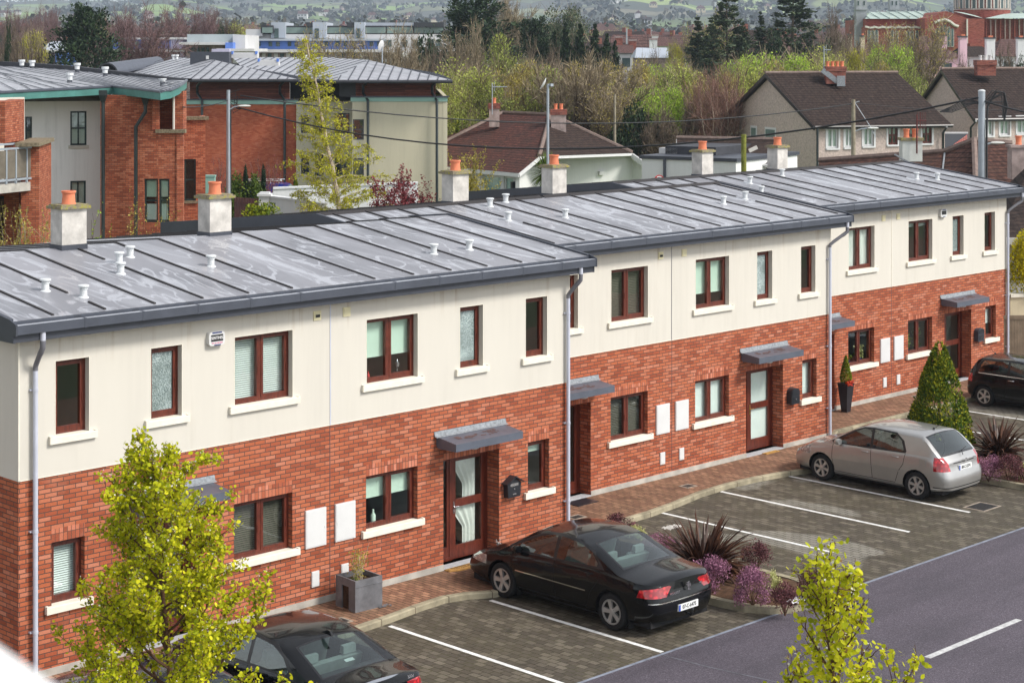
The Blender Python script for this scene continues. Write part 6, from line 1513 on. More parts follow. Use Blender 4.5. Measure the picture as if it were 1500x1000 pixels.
rf = b.build('roof', ['metal_roof_pale', 'green_paint', 'felt_black', 'soffit'], ap, norm=False)
b = MB(); b.tube([q + Vector((0, 0, .02)) for q in edge], .06, 5); b.build('roof_edge', 'zinc_mid', rf)
b = MB()
for i in range(len(back) - 1):
 A, B = back[i], back[i + 1]; h0, h1 = Vector((0, 0, .26 - .018 * i)), Vector((0, 0, .26 - .018 * (i + 1))); o_ = (B - A).cross(Vector((0, 0, 1))).normalized() * .3
 b.face([A, B, B + h1, A + h0]); b.face([A + h0, B + h1, B + h1 - o_, A + h0 - o_]); b.face([A - o_, B - o_, B + h1 - o_, A + h0 - o_])
b.build('roof_upstand', 'felt_black', rf, norm=False)
b = MB()
for k in range(26):
 f = k / 25.0 * 9.0; i = min(int(f), 8); g_ = f - i; A = edge[i].lerp(edge[i + 1], g_); B = back[i].lerp(back[i + 1], g_); j = max(0, i - 3); B2 = back[j].lerp(back[j + 1], g_); B = B2
 A = A + Vector((0, 0, .03)); B = B + Vector((0, 0, .03)); mid = (A + B) / 2; Mx = Matrix.Translation(mid) @ Matrix.Rotation(math.atan2(B.y - A.y, B.x - A.x), 4, 'Z') @ Matrix.Rotation(-math.atan2(B.z - A.z, (B - A).xy.length), 4, 'Y')
 if A.z > -5 and k % 1 == 0: b.xbox(Mx, (B - A).length * .98, .03, .03)
b.build('roof_seams', 'zinc_mid', rf)
for (px, py, d) in ((32, 99, 100), (47, 100, 100), (113, 105, 95), (154, 111, 90), (102, 122, 76), (238, 118, 88), (243, 126, 79), (249, 124, 79)):
 hh = .62 if px < 200 else .25; d = {32: 97, 47: 96, 113: 91, 154: 88, 102: 80}.get(px, 78); v = MB(); z_ = pz(py + 6, d); q = at(px, d); v.lathe([(.11, z_ - .1), (.11, z_ + hh * .5)], (q.x, q.y, 0), 12); o = v.build('roof_vent', 'zinc_dark', rf); v = MB(); v.lathe([(.12, z_ + hh * .5), (.12, z_ + hh * .75), (.17, z_ + hh * .82), (.17, z_ + hh)], (q.x, q.y, 0), 12); v.build('vent_cap', 'vent_white', o)
for (px, pts) in ((151, None), (199, 1)):
 t_, d_ = ray_t(px, w2.A, w2.B); q = at(px, d_ - .25)
 if pts: q2 = at(213, ray_t(213, w2.A, w2.B)[1] - .25); P_ = [(q2.x, q2.y, 8.1), (q2.x, q2.y, 7.6), (q.x, q.y, 7.0), (q.x, q.y, 0)]
 else: P_ = [(q.x, q.y, 8.2), (q.x, q.y, 0)]
 o = pipe(ap, P_, .075); b = MB(); b.lathe([(.09, 0), (.2, .3), (.2, .5)], P_[0][:2] + (P_[0][2] - .25,), 4); b.build('hopper', 'pipe_black', o)
# --- hipped metal roof building (centre left)
mb = thing('clad_building', 'brick and timber-clad building with hipped metal roofs behind the tall birch', 'building')
D1, D2 = 121.0, 117.0
wa = Wall(mb, at(262, D1), at(434, D1), 0, pz(153, D1), 'far_brick', name='brick_wall')
wa.box('mint_band', -.1, wa.len + .1, -.06, 0, pz(153, D1), pz(147, D1), 'mint_band'); wa.box('parapet', -.1, wa.len + .1, -.12, .5, pz(147, D1), pz(145.5, D1), 'zinc_mid')
Wall(mb, at(278, D1 + .9), at(424, D1 + .9), pz(147, D1), pz(116, D1), 'timber_cladding', name='timber_wall')
wb = Wall(mb, at(434, D1 - .3), at(516, D1 - .3), 0, pz(150, D1), 'putty_render', name='rendered_wall', holes=[(441, 453, 169, 195), (461, 474, 169, 196), (441, 453, 227, 255), (461, 474, 226, 258), (490, 512, 166, 196), (490, 512, 226, 262)])
for hh in wb.holes: wb.window(hh, 'zinc_dark', 1, 2)
Wall(mb, at(425, D1 + 3), at(520, D1 + 3), pz(150, D1), pz(118, D1), 'felt_black', name='recessed_wall')
wc = Wall(mb, at(516, D2), at(655, D2), 0, pz(149, D2), 'putty_render', name='rendered_wall', holes=[(517, 533, 175, 205), (517, 533, 232, 262)])
for hh in wc.holes: wc.window(hh, 'zinc_mid', 1, 2)
wc.box('mint_band', -.1, wc.len + .02, -.06, 0, pz(149, D2), pz(143, D2), 'mint_band'); wc.box('parapet', -.1, wc.len + .1, -.12, .6, pz(143, D2), pz(141, D2), 'zinc_mid')
wd = Wall(mb, at(521, D2 + .8), at(638, D2 + .8), pz(143, D2), pz(113, D2), 'timber_cladding', name='timber_wall'); wd.box('corner_post', -.0, .18, -.03, 0, pz(143, D2), pz(117, D2), 'timber_cladding')
Wall(mb, at(497, D2 + 2.5), at(521, D2 + .8), pz(143, D2), pz(113, D2), 'black_far', name='glazed_corner')
Wall(mb, at(655, D2), at(640, 150), 0, pz(141, D2), 'putty_render', name='side_wall'); Wall(mb, at(638, D2 + .8), at(622, 150), pz(141, D2), pz(116, D2), 'timber_cladding', name='timber_wall')
zE = pz(116, D1)
def hip(parent, FL, FR, AP, BL, BR, APB, sp=.62):
 b = MB()
 FL, FR, AP, BL, BR, APB = map(Vector, (FL, FR, AP, BL, BR, APB))
 for q in ((FL, FR, AP), (BL, FL, AP, APB), (FR, BR, APB, AP), (BR, BL, APB)):
  b.face([tuple(p) for p in q], 0)
  if q[0] is not BR: ribbed(b, q, sp * (3.6 if q[0] is BL else 1), .07 if q[0] is BL else .05, .03 if q[0] is BL else .06)
 for a, c in ((FL, FR), (BL, FL), (FR, BR), (BR, BL)):
  b.face([tuple(a), tuple(c), (c.x, c.y, c.z - .18), (a.x, a.y, a.z - .18)], 2)
 b.face([(p.x, p.y, p.z - .18) for p in (FL, FR, BR, BL)], 2)
 o = b.build('roof', ['metal_roof_pale', 'zinc_dark', 'felt_black'], parent, norm=False)
 g = MB(); g.tube([FL + Vector((0, 0, -.08)), FR + Vector((0, 0, -.08))], .12, 6); g.tube([BL + Vector((0, 0, -.08)), FL + Vector((0, 0, -.08))], .12, 6); g.build('gutter', 'felt_black', o); return o
r1 = hip(mb, at(272, D1 - 1.2, zE), at(437, D1 - 1.2, zE), at(314, D1 + 9, pz(88, D1 + 9)), at(150, D1 + 22, zE - .1), at(470, D1 + 26, zE), at(262, D1 + 24, pz(84.6, D1 + 24)))
r2 = hip(mb, at(488, D2 - 1.2, zE), at(663, D2 - 1.2, zE), at(539, D2 + 8, pz(88, D2 + 8)), at(372, D2 + 24, zE), at(640, D2 + 34, zE), at(478, D2 + 26, pz(84.6, D2 + 26)))
b = MB(); A, B, C, D = at(372, D1 + 3, zE - .1), at(500, D1 + 3, zE - .1), at(490, D1 + 26, pz(84.2, D1 + 26)), at(340, D1 + 26, pz(84.2, D1 + 26)); b.face([A, B, C, D]); ribbed(b, [A, B, C, D], .62); b.face([A, B, B - Vector((0, 0, .2)), A - Vector((0, 0, .2))], 2); b.build('link_roof', ['metal_roof_pale', 'zinc_dark', 'felt_black'], mb, norm=False)
b = MB(); A = at(157, 134, 8.35); B = at(230, 146, 8.95)   # barrel-shaped dormer
dr = (B - A).normalized(); sd = Vector((dr.y, -dr.x, 0)).normalized(); n = 14
def arc(c, r_): return [c + sd * (r_ * math.cos(math.pi * k / n)) + Vector((0, 0, r_ * math.sin(math.pi * k / n))) for k in range(n + 1)]
a0, a1, a2 = arc(A, .80), arc(B, .62), arc(A, .70)
for k in range(n): b.face([a0[k], a0[k + 1], a1[k + 1], a1[k]], 0); b.face([a0[k], a0[k + 1], a2[k + 1], a2[k]], 1); a3 = arc(A + dr * 1.2, .66); b.face([a2[k], a2[k + 1], a3[k + 1], a3[k]], 1)
b.face(arc(A + dr * 1.2, .66), 1); b.build('barrel_dormer', ['zinc_mid', 'felt_black'], r1, smooth=40, norm=False)
Mx = Matrix.Translation(at(309, D1 + 11, pz(86, D1 + 11))) @ Matrix.Rotation(AN - R(90), 4, 'Z'); b = MB(); b.xbox(Mx, 2.75, 1.2, .95); o = b.build('plant_box', 'zinc_dark', r1)
b = MB(); b.xbox(Mx @ Matrix.Translation((-.15, -.62, .08)), .2, .04, .25); b.build('box_hatch', 'white_far', o)
for (px, py, wpx) in ((359, 79, 38), (394, 90, 30)):
 d = D1 + 12 if px < 370 else D1 + 6; Mx = Matrix.Translation(at(px, d, pz(py + 3, d))) @ Matrix.Rotation(AN - R(90), 4, 'Z'); w = wpx * d / F_; b = MB(); b.xbox(Mx, w, .9, .32); b.xbox(Mx @ Matrix.Translation((0, 0, .2)), w * .94, .8, .08); o = b.build('rooflight', 'white_far', r1)
 b = MB()
 for s_ in (-1, 1): b.xbox(Mx @ Matrix.Translation((s_ * w * .46, -.3, .22)), .14, .36, .22)
 b.build('blue_hinge', 'blue_paint', o)
for (px, py) in ((259, 83), (254, 84), (447, 83), (459, 84)):
 d = D1 + 20; v = MB(); q = at(px, d, pz(88, d)); v.lathe([(.1, 0), (.1, .25), (.16, .28), (.16, .4)], tuple(q), 10); v.build('roof_vent', 'vent_white', r1)
for (px, yt) in ((290, 120), (411, 120), (536, 116), (637, 116)):
 d = (D1 if px < 430 else D2); k = -5 if px < 430 else 0
 x_ = px + (6 if px < 430 else 3); P_ = [at(x_, d - 1.0, pz(118, d)), at(x_ - 7, d - .2, pz(126, d)), at(x_ - 7, d + .6, pz(137, d)), at(x_, d - .25, pz(147, d)), at(x_, d - .25, 0)]; pipe(mb, P_, .09)
b = MB(); q = at(560, 126, 9.2); b.tube([q, q + Vector((0, 0, 1.1))], .04, 6)
b.build('dish_mast', 'galv', r2); b = MB(); Md = Matrix.Translation(q + Vector((0, 0, 1.1))) @ Matrix.Rotation(AN + R(160), 4, 'Z') @ Matrix.Rotation(R(78), 4, 'X'); b.lathe([(0, 0), (.2, .02), (.42, .10), (.43, .11), (.42, .12), (.2, .04), (0, .02)], Md.translation, 18, M=Md.to_3x3().to_4x4(), close=False); b.build('satellite_dish', 'white_far', r2, smooth=50)
# --- boundary walls, fence, utility box, van
def twall(name, label, pts, h0, mat, cat='wall', cap='wall_white', th=.3):
 t = thing(name, label, cat); b = MB(); c = MB()
 for A, B in zip(pts, pts[1:]):
  ang = math.atan2(B.y - A.y, B.x - A.x); mid = (A + B) / 2; ln = (B - A).length; za, zb = A.z, B.z; Mx = Matrix.Translation((mid.x, mid.y, 0)) @ Matrix.Rotation(ang, 4, 'Z')
  for (bb_, w_, e0, e1) in ((b, th, 0, 1), (c, th + .12, 1, 1)):
   z0a, z0b = (0, 0) if not e0 else (za, zb); tp = (za, zb) if not e0 else (za + .1, zb + .1)
   V = [Mx @ Vector((s * ln / 2, q * w_ / 2, 0)) for s, q in ((-1, -1), (1, -1), (1, 1), (-1, 1))]; zz = [(z0a, tp[0]), (z0b, tp[1]), (z0b, tp[1]), (z0a, tp[0])]
   lo = [(v.x, v.y, z[0]) for v, z in zip(V, zz)]; hi = [(v.x, v.y, z[1]) for v, z in zip(V, zz)]
   if e0 == 0 and bb_ is c: continue
   bb_.face(hi); bb_.face(lo)
   for k in range(4): bb_.face([lo[k], lo[(k + 1) % 4], hi[(k + 1) % 4], hi[k]])
  V = [Mx @ Vector((s * ln / 2, q * (th / 2 + .05), 0)) for s, q in ((-1, -1), (1, -1), (1, 1), (-1, 1))]; zz = (za, zb, zb, za)
  hi = [(v.x, v.y, z + .09) for v, z in zip(V, zz)]; lo = [(v.x, v.y, z + .001) for v, z in zip(V, zz)]; c.face(hi)
  for k in range(4): c.face([lo[k], lo[(k + 1) % 4], hi[(k + 1) % 4], hi[k]])
 b.build('wall_face', mat, t, norm=False); c.build('coping', cap, t, norm=False); return t
twall('garden_wall', 'long white garden wall behind the birch, in front of the timber-clad building', [P3(400, 106, 277), P3(480, 106.5, 273.5), P3(612, 107, 269)], 0, 'wall_white')
twall('garden_wall', 'lower white garden wall sloping down from a capped pillar, left of the birch', [P3(396, 96, 289), P3(430, 95, 293), P3(475, 93, 301)], 0, 'wall_white')
b = MB(); q = at(388, 96); Mx = Matrix.Translation((q.x, q.y, 0)) @ Matrix.Rotation(AN - R(90), 4, 'Z'); zt_ = pz(287, 96); b.xbox(Mx @ Matrix.Translation((0, 0, zt_ / 2)), .55, .55, zt_)
t = thing('gate_pillar', 'white gate pillar with a flat cap at the left end of the lower wall', 'pillar'); b.build('shaft', 'wall_white', t); b = MB(); b.xbox(Mx @ Matrix.Translation((0, 0, zt_ + .06)), .72, .72, .12); b.xbox(Mx @ Matrix.Translation((0, 0, zt_ + .16)), .5, .5, .08); b.build('cap', 'wall_white', t)
t = thing('slat_fence', 'dark red-brown slatted fence right of the second chimney, before the brick wall', 'fence'); A, B = at(343, 102), at(400, 100); n = 24; b = MB()
for k in range(n):
 p = A.lerp(B, (k + .5) / n); Mx = Matrix.Translation((p.x, p.y, 1.05)) @ Matrix.Rotation(math.atan2((B - A).y, (B - A).x), 4, 'Z'); b.xbox(Mx, (B - A).length / n * .72, .03, 1.9)
b.build('slats', 'brown_paint', t); b = MB(); mid = (A + B) / 2
for z in (.4, 1.7): b.xbox(Matrix.Translation((mid.x, mid.y, z)) @ Matrix.Rotation(math.atan2((B - A).y, (B - A).x), 4, 'Z') @ Matrix.Translation((0, .04, 0)), (B - A).length, .04, .1)
b.build('rails', 'brown_paint', t)
t = thing('utility_cabinet', 'pale green utility cabinet left of the grey street pole', 'cabinet', at(308, 100)); t.rotation_euler = (0, 0, AN - R(90)); b = MB(); zc = pz(259, 100); b.box(-.26, .26, -.2, .2, 0, zc); b.build('cabinet_body', 'mint_band', t); b = MB(); b.box(-.29, .29, -.23, .23, zc, zc + .09); b.build('cabinet_lid', 'mint_band', t); b = MB(); b.box(-.22, .22, -.215, -.2, .3, zc - .2); b.build('door', 'mint_band', t)
t = thing('blue_van', 'dark blue panel van with a white roof rack, behind the white garden wall', 'van', at(408, 113.5)); t.rotation_euler = (0, 0, AN - R(90)); b = MB()
prf = [(-2.2, .35), (-2.22, 1.2), (-2.1, 1.85), (-1.9, 1.95), (.35, 1.95), (.62, 1.88), (1.35, 1.22), (2.0, 1.05), (2.18, .85), (2.2, .35)]
b.prism(prf, -.85, .85, 'y'); b.v = [(x, y * (1 - .10 * max(0, (z - 1.1)) / .85), z) for x, y, z in b.v]; bd = b.build('body', 'blue_van_paint', t)
b = MB(); b.prism([(.30, 1.20), (.30, 1.78), (.58, 1.78), (1.15, 1.22)], -.845, -.80, 'y'); b.build('side_window', 'glass_green', t)
b = MB(); b.face([(.66, -.66, 1.83), (.66, .66, 1.83), (1.33, .72, 1.25), (1.33, -.72, 1.25)]); b.v = [(x + .02, y, z + .02) for x, y, z in b.v]; b.build('windscreen', 'glass_green', t)
b = MB()
for k in range(5): b.tube([(-1.9 + .5 * k, -.72, 2.0), (-1.9 + .5 * k, -.72, 2.14), (-1.9 + .5 * k, .72, 2.14), (-1.9 + .5 * k, .72, 2.0)], .025, 5)
for s_ in (-.72, .72): b.tube([(-2.0, s_, 2.14), (.3, s_, 2.14)], .025, 5)
b.build('roof_rack', 'pvc_white', t)
for x in (-1.35, 1.40):
 for s_ in (-1, 1): b = MB(); b.lathe([(.18, -.1), (.30, -.1), (.32, -.06), (.32, .06), (.30, .1), (.18, .1)], (x, s_ * .76, .32), 20, M=Matrix.Rotation(R(90), 4, 'X')); b.build('wheel', 'rubber', t)
# --- hipped bungalow
bg_ = thing('bungalow', 'white bungalow with a reddish brown hipped tile roof and two chimneys, mid background', 'house')
FL, FR, K1, RR, RL, TR, TT = at(593, 123, 2.62), at(760, 112.5, 2.62), at(790, 118.6, 3.35), at(806, 123.5, pz(168, 123.5)), at(737, 128, pz(165.5, 128)), at(926, 121.5, 3.35), at(959, 119.5, 2.45)
BLc = at(610, 142, 2.62); BRc = at(925, 141, 2.62)
def on_plane(px, py, a, b_, c):
 n_ = (b_ - a).cross(c - a); o_ = Vector((0, 0, CH)); dr_ = at(px, 100, pz(py, 100)) - o_; return o_ + dr_ * ((a - o_).dot(n_) / dr_.dot(n_))
K1 = on_plane(790, 229, FL, FR, RL); RR = on_plane(806, 168.5, FL, FR, RL)
b = MB(); slope_face(b, [FL, FR, K1, RR, RL]); slope_face(b, [K1, TR, RR], 1); slope_face(b, [TR, BRc, RR], 1); slope_face(b, [BRc, BLc, RL, RR]); slope_face(b, [BLc, FL, RL])
TB = at(935, 126, 2.45)
slope_face(b, [TT, TB, BRc, TR], 1)
rf = b.build('roof', ['tiles_red', 'tiles_brown'], bg_, norm=False)
b = MB()
for a, c in ((RL, RR), (RR, K1), (RL, FL), (RR, TR)): b.tube([a + Vector((0, 0, .04)), c + Vector((0, 0, .04))], .13, 6)
b.build('ridge_tiles', 'ridge_tile' if 'ridge_tile' in MATS else simple('ridge_tile', (.20, .15, .13), .9, .25, 4).name, rf)
def edge_board(parent, A, B, h=.22, mat='pvc_white', name='fascia', t=.12):
 ang = math.atan2(B.y - A.y, B.x - A.x); ln = (B - A).length; pit = math.atan2(B.z - A.z, (B - A).xy.length); b = MB(); m_ = (A + B) / 2
 b.xbox(Matrix.Translation((m_.x, m_.y, m_.z - h / 2 - .02)) @ Matrix.Rotation(ang, 4, 'Z') @ Matrix.Rotation(-pit, 4, 'Y'), ln, t, h); return b.build(name, mat, parent)
edge_board(rf, FL, FR); edge_board(rf, FR, K1); edge_board(rf, K1, TR, .16); edge_board(rf, TR, TT, .34); edge_board(rf, TT, at(953, 120, 2.45), .3)
wf = Wall(bg_, at(608, 123.4), at(757, 114), 0, 2.5, 'wall_white', holes=[(619, 646, 250, 288), (706, 733, 257, 290), (738, 752, 259, 290)])
for i_, hh in enumerate(wf.holes): wf.window(hh, 'pvc_white', 1, 2 if i_ == 0 else 1, fw=.1, blind=('curtain_blue' if 'curtain_blue' in MATS else simple('curtain_blue', (.25, .48, .56), .8, .1, 2).name, .5 if i_ == 0 else 1))
b = MB(); b.box(-.1, wf.len, -.25, 0, pz(250, 119), 2.5); b.build('fascia_beam', 'pvc_white', wf.o)
ws = Wall(bg_, at(761, 113.4), at(792, 119.2), 0, 2.7, 'mint_render', name='side_wall')
ws2 = Wall(bg_, at(792, 119.4), at(927, 122), 0, 3.3, 'mint_render', name='side_wall'); ws3 = Wall(bg_, at(927, 122), at(955, 120.5), 0, 2.4, 'mint_render', name='side_wall', topz=[(.01, 0, 3.3)]); Wall(bg_, at(955, 120.5), at(925, 141), 0, 2.5, 'mint_render', name='side_wall')
ws2.box('security_light', ws2.len * .62, ws2.len * .62 + .35, -.2, 0, 1.95, 2.2, 'pvc_white')
for px in (612, 755): t_, d_ = ray_t(px, wf.A, wf.B); wf.box('wall_lantern', t_ * wf.len - .1, t_ * wf.len + .1, -.3, -.05, 1.55, 2.0, 'black_plastic')
def stack(parent, px, d, py0, py1, wpx, mat, capm, npots, dep=.6, potm='terracotta', cap_h=.35):
 w = wpx * d / F_; z0, z1 = pz(py1, d), pz(py0, d); q = at(px, d); Mx = Matrix.Translation((q.x, q.y, 0)) @ Matrix.Rotation(AN - R(90), 4, 'Z'); b = MB(); b.xbox(Mx @ Matrix.Translation((0, 0, (z0 + z1) / 2)), w, dep, z1 - z0); o = b.build('chimney', mat, parent)
 b = MB(); b.xbox(Mx @ Matrix.Translation((0, 0, z1 + cap_h / 2 - .05)), w + .12, dep + .12, cap_h); b.build('chimney_cap', capm, o)
 for k in range(npots):
  x = (k - (npots - 1) / 2) * min(.36, w / max(1, npots)); p = Mx @ Vector((x, 0, z1 + cap_h - .05)); b = MB(); b.lathe([(.13, 0), (.11, .1), (.12, .30), (.14, .32), (.14, .36), (.09, .36)], tuple(p), 12); b.build('chimney_pot', potm, o)
 return o
simple('old_render', (.34, .27, .25), .95, .35, 2.5, bmp=.4)
stack(bg_, 724, 124.5, 158, 186, 15, 'old_render', 'chimney_brick', 1); c2_ = stack(bg_, 818, 121.5, 167, 209, 22, 'old_render', 'chimney_brick', 2, .8)
def aerial(parent, px, d, py0, py1, dx=20, n=0, mat='galv'):
 q0, q1 = at(px, d, pz(py1, d)), at(px, d, pz(py0, d)); b = MB(); b.tube([q0, q1], .035, 6); rgt = (at(px + 10, d) - at(px, d)).normalized(); a = q1 + Vector((0, 0, -.25)); b.tube([a, a + rgt * (dx * d / F_)], .03, 5)
 for k in range(n): c_ = a + rgt * (dx * d / F_) * (k + .5) / n; b.tube([c_ + Vector((0, 0, -.35)), c_ + Vector((0, 0, .35))], .012, 4)
 b.tube([a + rgt * .15 + Vector((0, 0, -.3)), a + rgt * .15 + Vector((0, 0, .35))], .02, 4); return b.build('aerial', mat, parent)
aerial(bg_, 721, 124, 122, 168, 22)
# --- flat roofed annexe and tiled outbuildings
t = thing('flat_roofed_annexe', 'low white flat-roofed annexe with dark edging beside the bungalow', 'building')
wz = pz(234, 100); w_ = Wall(t, at(940, 101), at(1078, 98), 0, wz, 'mint_render', thick=8); w_.box('roof_edge', -.1, w_.len + .1, -.1, 8.1, wz, wz + .18, 'zinc_dark')
b = MB(); b.box(w_.len * .07, w_.len * .62, 2.0, 6.5, wz + .18, wz + .62); b.build('roof_upstand', 'felt_black', w_.o); b = MB(); b.box(w_.len * .0, w_.len * .2, 2, 7, wz + .18, wz + .5); b.build('roof_sheet', 'white_far', w_.o)
t_, d_ = ray_t(973, w_.A, w_.B); w_.box('downpipe', t_ * w_.len, t_ * w_.len + .12, -.14, -.01, 0, wz, 'zinc_mid')
def roof_house(name, label, front, back_, zE_, zR_, wallm, roofm, holes=(), gable='none', cat='house', wt=.0, frame='pvc_white', back_ext=1.0, boards='trim_black', wins=True, lichen=False):
 """front=(pxL,dL,pxR,dR) eave line; back_=(dx,dy depth vector as pxL,dL of the rear-left corner)"""
 t = thing(name, label, cat); A, B = at(front[0], front[1]), at(front[2], front[3]); C = at(back_[0], back_[1]); v = C - A; D = B + v
 w = Wall(t, A, B, 0, zE_, wallm, holes=holes); wl = Wall(t, C, A, 0, zE_, wallm, name='gable_wall', topz=None);
 e = (B - A).normalized(); vn = v.normalized(); ov = .35
 Am, Bm = (A + C) / 2, (B + D) / 2
 b = MB(); b.face([(A.x, A.y, zE_), (C.x, C.y, zE_), (Am.x, Am.y, zR_ - .12)]); b.face([(B.x, B.y, zE_), (D.x, D.y, zE_), (Bm.x, Bm.y, zR_ - .12)]); b.build('gable', wallm, t, norm=False)
 Wall(t, B, D, 0, zE_, wallm, name='gable_wall'); Wall(t, D, C, 0, zE_, wallm, name='rear_wall')
 dz = (zR_ - zE_) / (v.length / 2)
 E0, E1 = A - e * ov - vn * .4, B + e * ov - vn * .4; G0, G1 = C - e * ov + vn * .4, D + e * ov + vn * .4; R0, R1 = Am - e * ov, Bm + e * ov
 for p in (E0, E1, G0, G1): p.z = zE_ - .4 * dz + .12
 R0.z = R1.z = zR_ + .12
 b = MB(); slope_face(b, [E0, E1, R1, R0]); slope_face(b, [G1, G0, R0, R1]); dn = Vector((0, 0, -.14))
 for q in ((E0, R0), (R0, G0), (E1, R1), (R1, G1), (E0, E1), (G0, G1)): b.face([q[0], q[1], q[1] + dn, q[0] + dn], 1)
 b.face([E0 + dn, E1 + dn, R1 + dn, R0 + dn], 1); b.face([G0 + dn, G1 + dn, R1 + dn, R0 + dn], 1)
 rf = b.build('roof', [roofm, boards], t, norm=False)
 b = MB(); b.tube([R0 + Vector((0, 0, .05)), R1 + Vector((0, 0, .05))], .13, 6); b.build('ridge_tiles', 'ridge_tile', rf)
 b = MB(); b.tube([E0 - vn * .05, E1 - vn * .05], .08, 6); b.build('gutter', boards, rf)
 edge_board(rf, E0, R0, .22, boards, 'bargeboard', .06); edge_board(rf, R0, G0, .22, boards, 'bargeboard', .06)
 return t, w, rf, dict(A=A, B=B, C=C, D=D, R0=R0, R1=R1, wl=wl)
simple('skin_roof', (.15, .12, .10), .9, .2, 2)
roof_house('tiled_outbuilding', 'low brown-tiled outbuilding before the left gabled grey house', (1000, 103, 1140, 101), (1000, 111), pz(239, 103), pz(206, 107), 'old_render', 'tiles_brown', cat='outbuilding', boards='white_far')
hA, wA, rA, gA = roof_house('grey_gabled_house', 'grey pebbledashed gabled house with one brick chimney, right background', (1196, 121, 1384, 123.5), (1066, 133.5), 5.15, 8.35, 'pebbledash', 'tiles_dark',
 holes=[(1212, 1228, 188, 217), (1238, 1250, 187, 216), (1265, 1280, 186, 214), (1301, 1315, 184, 212), (1326, 1340, 184, 211), (1351, 1365, 183, 210), (1212, 1230, 246, 275), (1301, 1318, 243, 270)])
for i, hh in enumerate(wA.holes): wA.window(hh, 'pvc_white' if i not in (3, 4, 5) else 'mahogany', 2, 1 if i not in (3, 4, 5) else 2, fw=.12, sill='pvc_white', blind=('curtain', .5 if i > 2 else .9))
for i, hh in enumerate(wA.holes): b = MB(); x0, x1, z0, z1 = hh; [b.box(*q) for q in ((x0 - .13, x0, -.03, .05, z0 - .1, z1 + .1), (x1, x1 + .13, -.03, .05, z0 - .1, z1 + .1), (x0, x1, -.03, .05, z1, z1 + .1))]; b.build('window_surround', 'pvc_white', wA.o)
wl = gA['wl']
for (pa, pb, ya, yb) in ((1100, 1109, 184, 205), (1121, 1137, 186, 207)):
 ta, da = ray_t(pa, wl.A, wl.B); tb, db = ray_t(pb, wl.A, wl.B); b = MB(); x0, x1 = ta * wl.len, tb * wl.len; b.box(x0, x1, -.04, 0, pz(yb, da), pz(ya, da)); o = b.build('window', 'pvc_white', wl.o); b = MB(); b.box(x0 + .12, x1 - .12, -.05, -.04, pz(yb, da) + .15, pz(ya, da) - .15); b.build('pane', 'glass_green', o)
pipe(hA, [at(1143, 126, 1.0), at(1143, 126, pz(143, 126))], .09, 'pipe_grey', 'vent_pipe'); pipe(hA, [at(1061, 134.5, 4.9), at(1061, 134.5, 1.5)], .08, 'galv'); pipe(hA, [at(1197.5, 120.5, 5.0), at(1197.5, 120.5, .5)], .08); pipe(hA, [at(1387, 122.6, 5.0), at(1381.5, 123.2, 4.6), at(1381.5, 123.2, .5)], .08)
o = stack(hA, 1223, 127, 103, 123, 28, 'chimney_brick', 'chimney_brick', 4, 1.0, cap_h=.3); b = MB(); Mx = Matrix.Translation(at(1232, 126.2, pz(119, 126.2))) @ Matrix.Rotation(AN - R(90), 4, 'Z'); b.xbox(Mx, .55, .12, .7); b.xbox(Mx @ Matrix.Translation((-.7, .3, .35)) @ Matrix.Rotation(R(38), 4, 'Y'), 1.3, .1, .35); b.build('flashing', 'lead_flash', o); aerial(hA, 1207, 127, 68, 100, 10)
hB, wB, rB, gB = roof_house('grey_gabled_house', 'grey gabled house cut by the right edge, with a lichen-stained tile roof', (1431, 134, 1610, 137.5), (1342, 148), 5.15, 8.5, 'pebbledash', 'tiles_dark',
 holes=[(1443, 1455, 174, 199), (1465, 1479, 172, 198), (1490, 1506, 171, 196), (1520, 1535, 171, 196)])
for hh in wB.holes: wB.window(hh, 'pvc_white', 2, 1, fw=.12, sill='pvc_white', blind=('curtain', .9))
for hh in wB.holes: b = MB(); x0, x1, z0, z1 = hh; [b.box(*q) for q in ((x0 - .13, x0, -.03, .05, z0 - .1, z1 + .1), (x1, x1 + .13, -.03, .05, z0 - .1, z1 + .1), (x0, x1, -.03, .05, z1, z1 + .1))]; b.build('window_surround', 'pvc_white', wB.o)
stack(hB, 1443, 140, 95, 111, 27, 'chimney_brick', 'chimney_brick', 3, 1.0, 'white_far', .4); pipe(hB, [at(1430, 133, 5.0), at(1422, 133.8, 4.5), at(1422, 133.8, 0)], .08)
t = thing('side_shed', 'dark-roofed shed with a red and white brick gable between the two grey houses', 'shed'); b = MB(); A, B = at(1384, 126, pz(222, 126)), at(1417, 126, pz(197, 126)); b.face([at(1384, 126, 0), at(1417, 126, 0), B, at(1384, 126, pz(221, 126))]); b.build('brick_gable', 'shed_brick', t, norm=False)
b = MB(); b.box(0, 1, 0, 1, 0, 1); b = MB(); C, D = at(1384, 128, pz(195, 128)), at(1418, 128, pz(195, 128)); b.face([at(1383, 126.6, pz(222, 126)), at(1418, 126.6, pz(222, 126)), D, C]); b.face([at(1383, 127, 0), at(1383, 127, pz(222, 126)), at(1418, 127, pz(222, 126)), at(1418, 127, 0)]); b.build('roof', 'black_far', t, norm=False); b = MB(); b.tube([C, D], .07, 5); b.build('roof_edge', 'white_far', t)
t = thing('pantiled_bungalow', 'long brown pantiled roof with a white chimney just behind the far end of the terrace', 'house')
r0, r1, r2, r3 = at(1200, 84, pz(236, 84)), at(1384, 80, pz(223, 80)), at(1427, 79, pz(206, 79)), at(1482, 79, pz(211, 79))
e0, e1, e2, e3 = at(1190, 78, 3.2), at(1372, 74, 3.2), at(1432, 71.5, 3.2), at(1500, 72, 3.2)
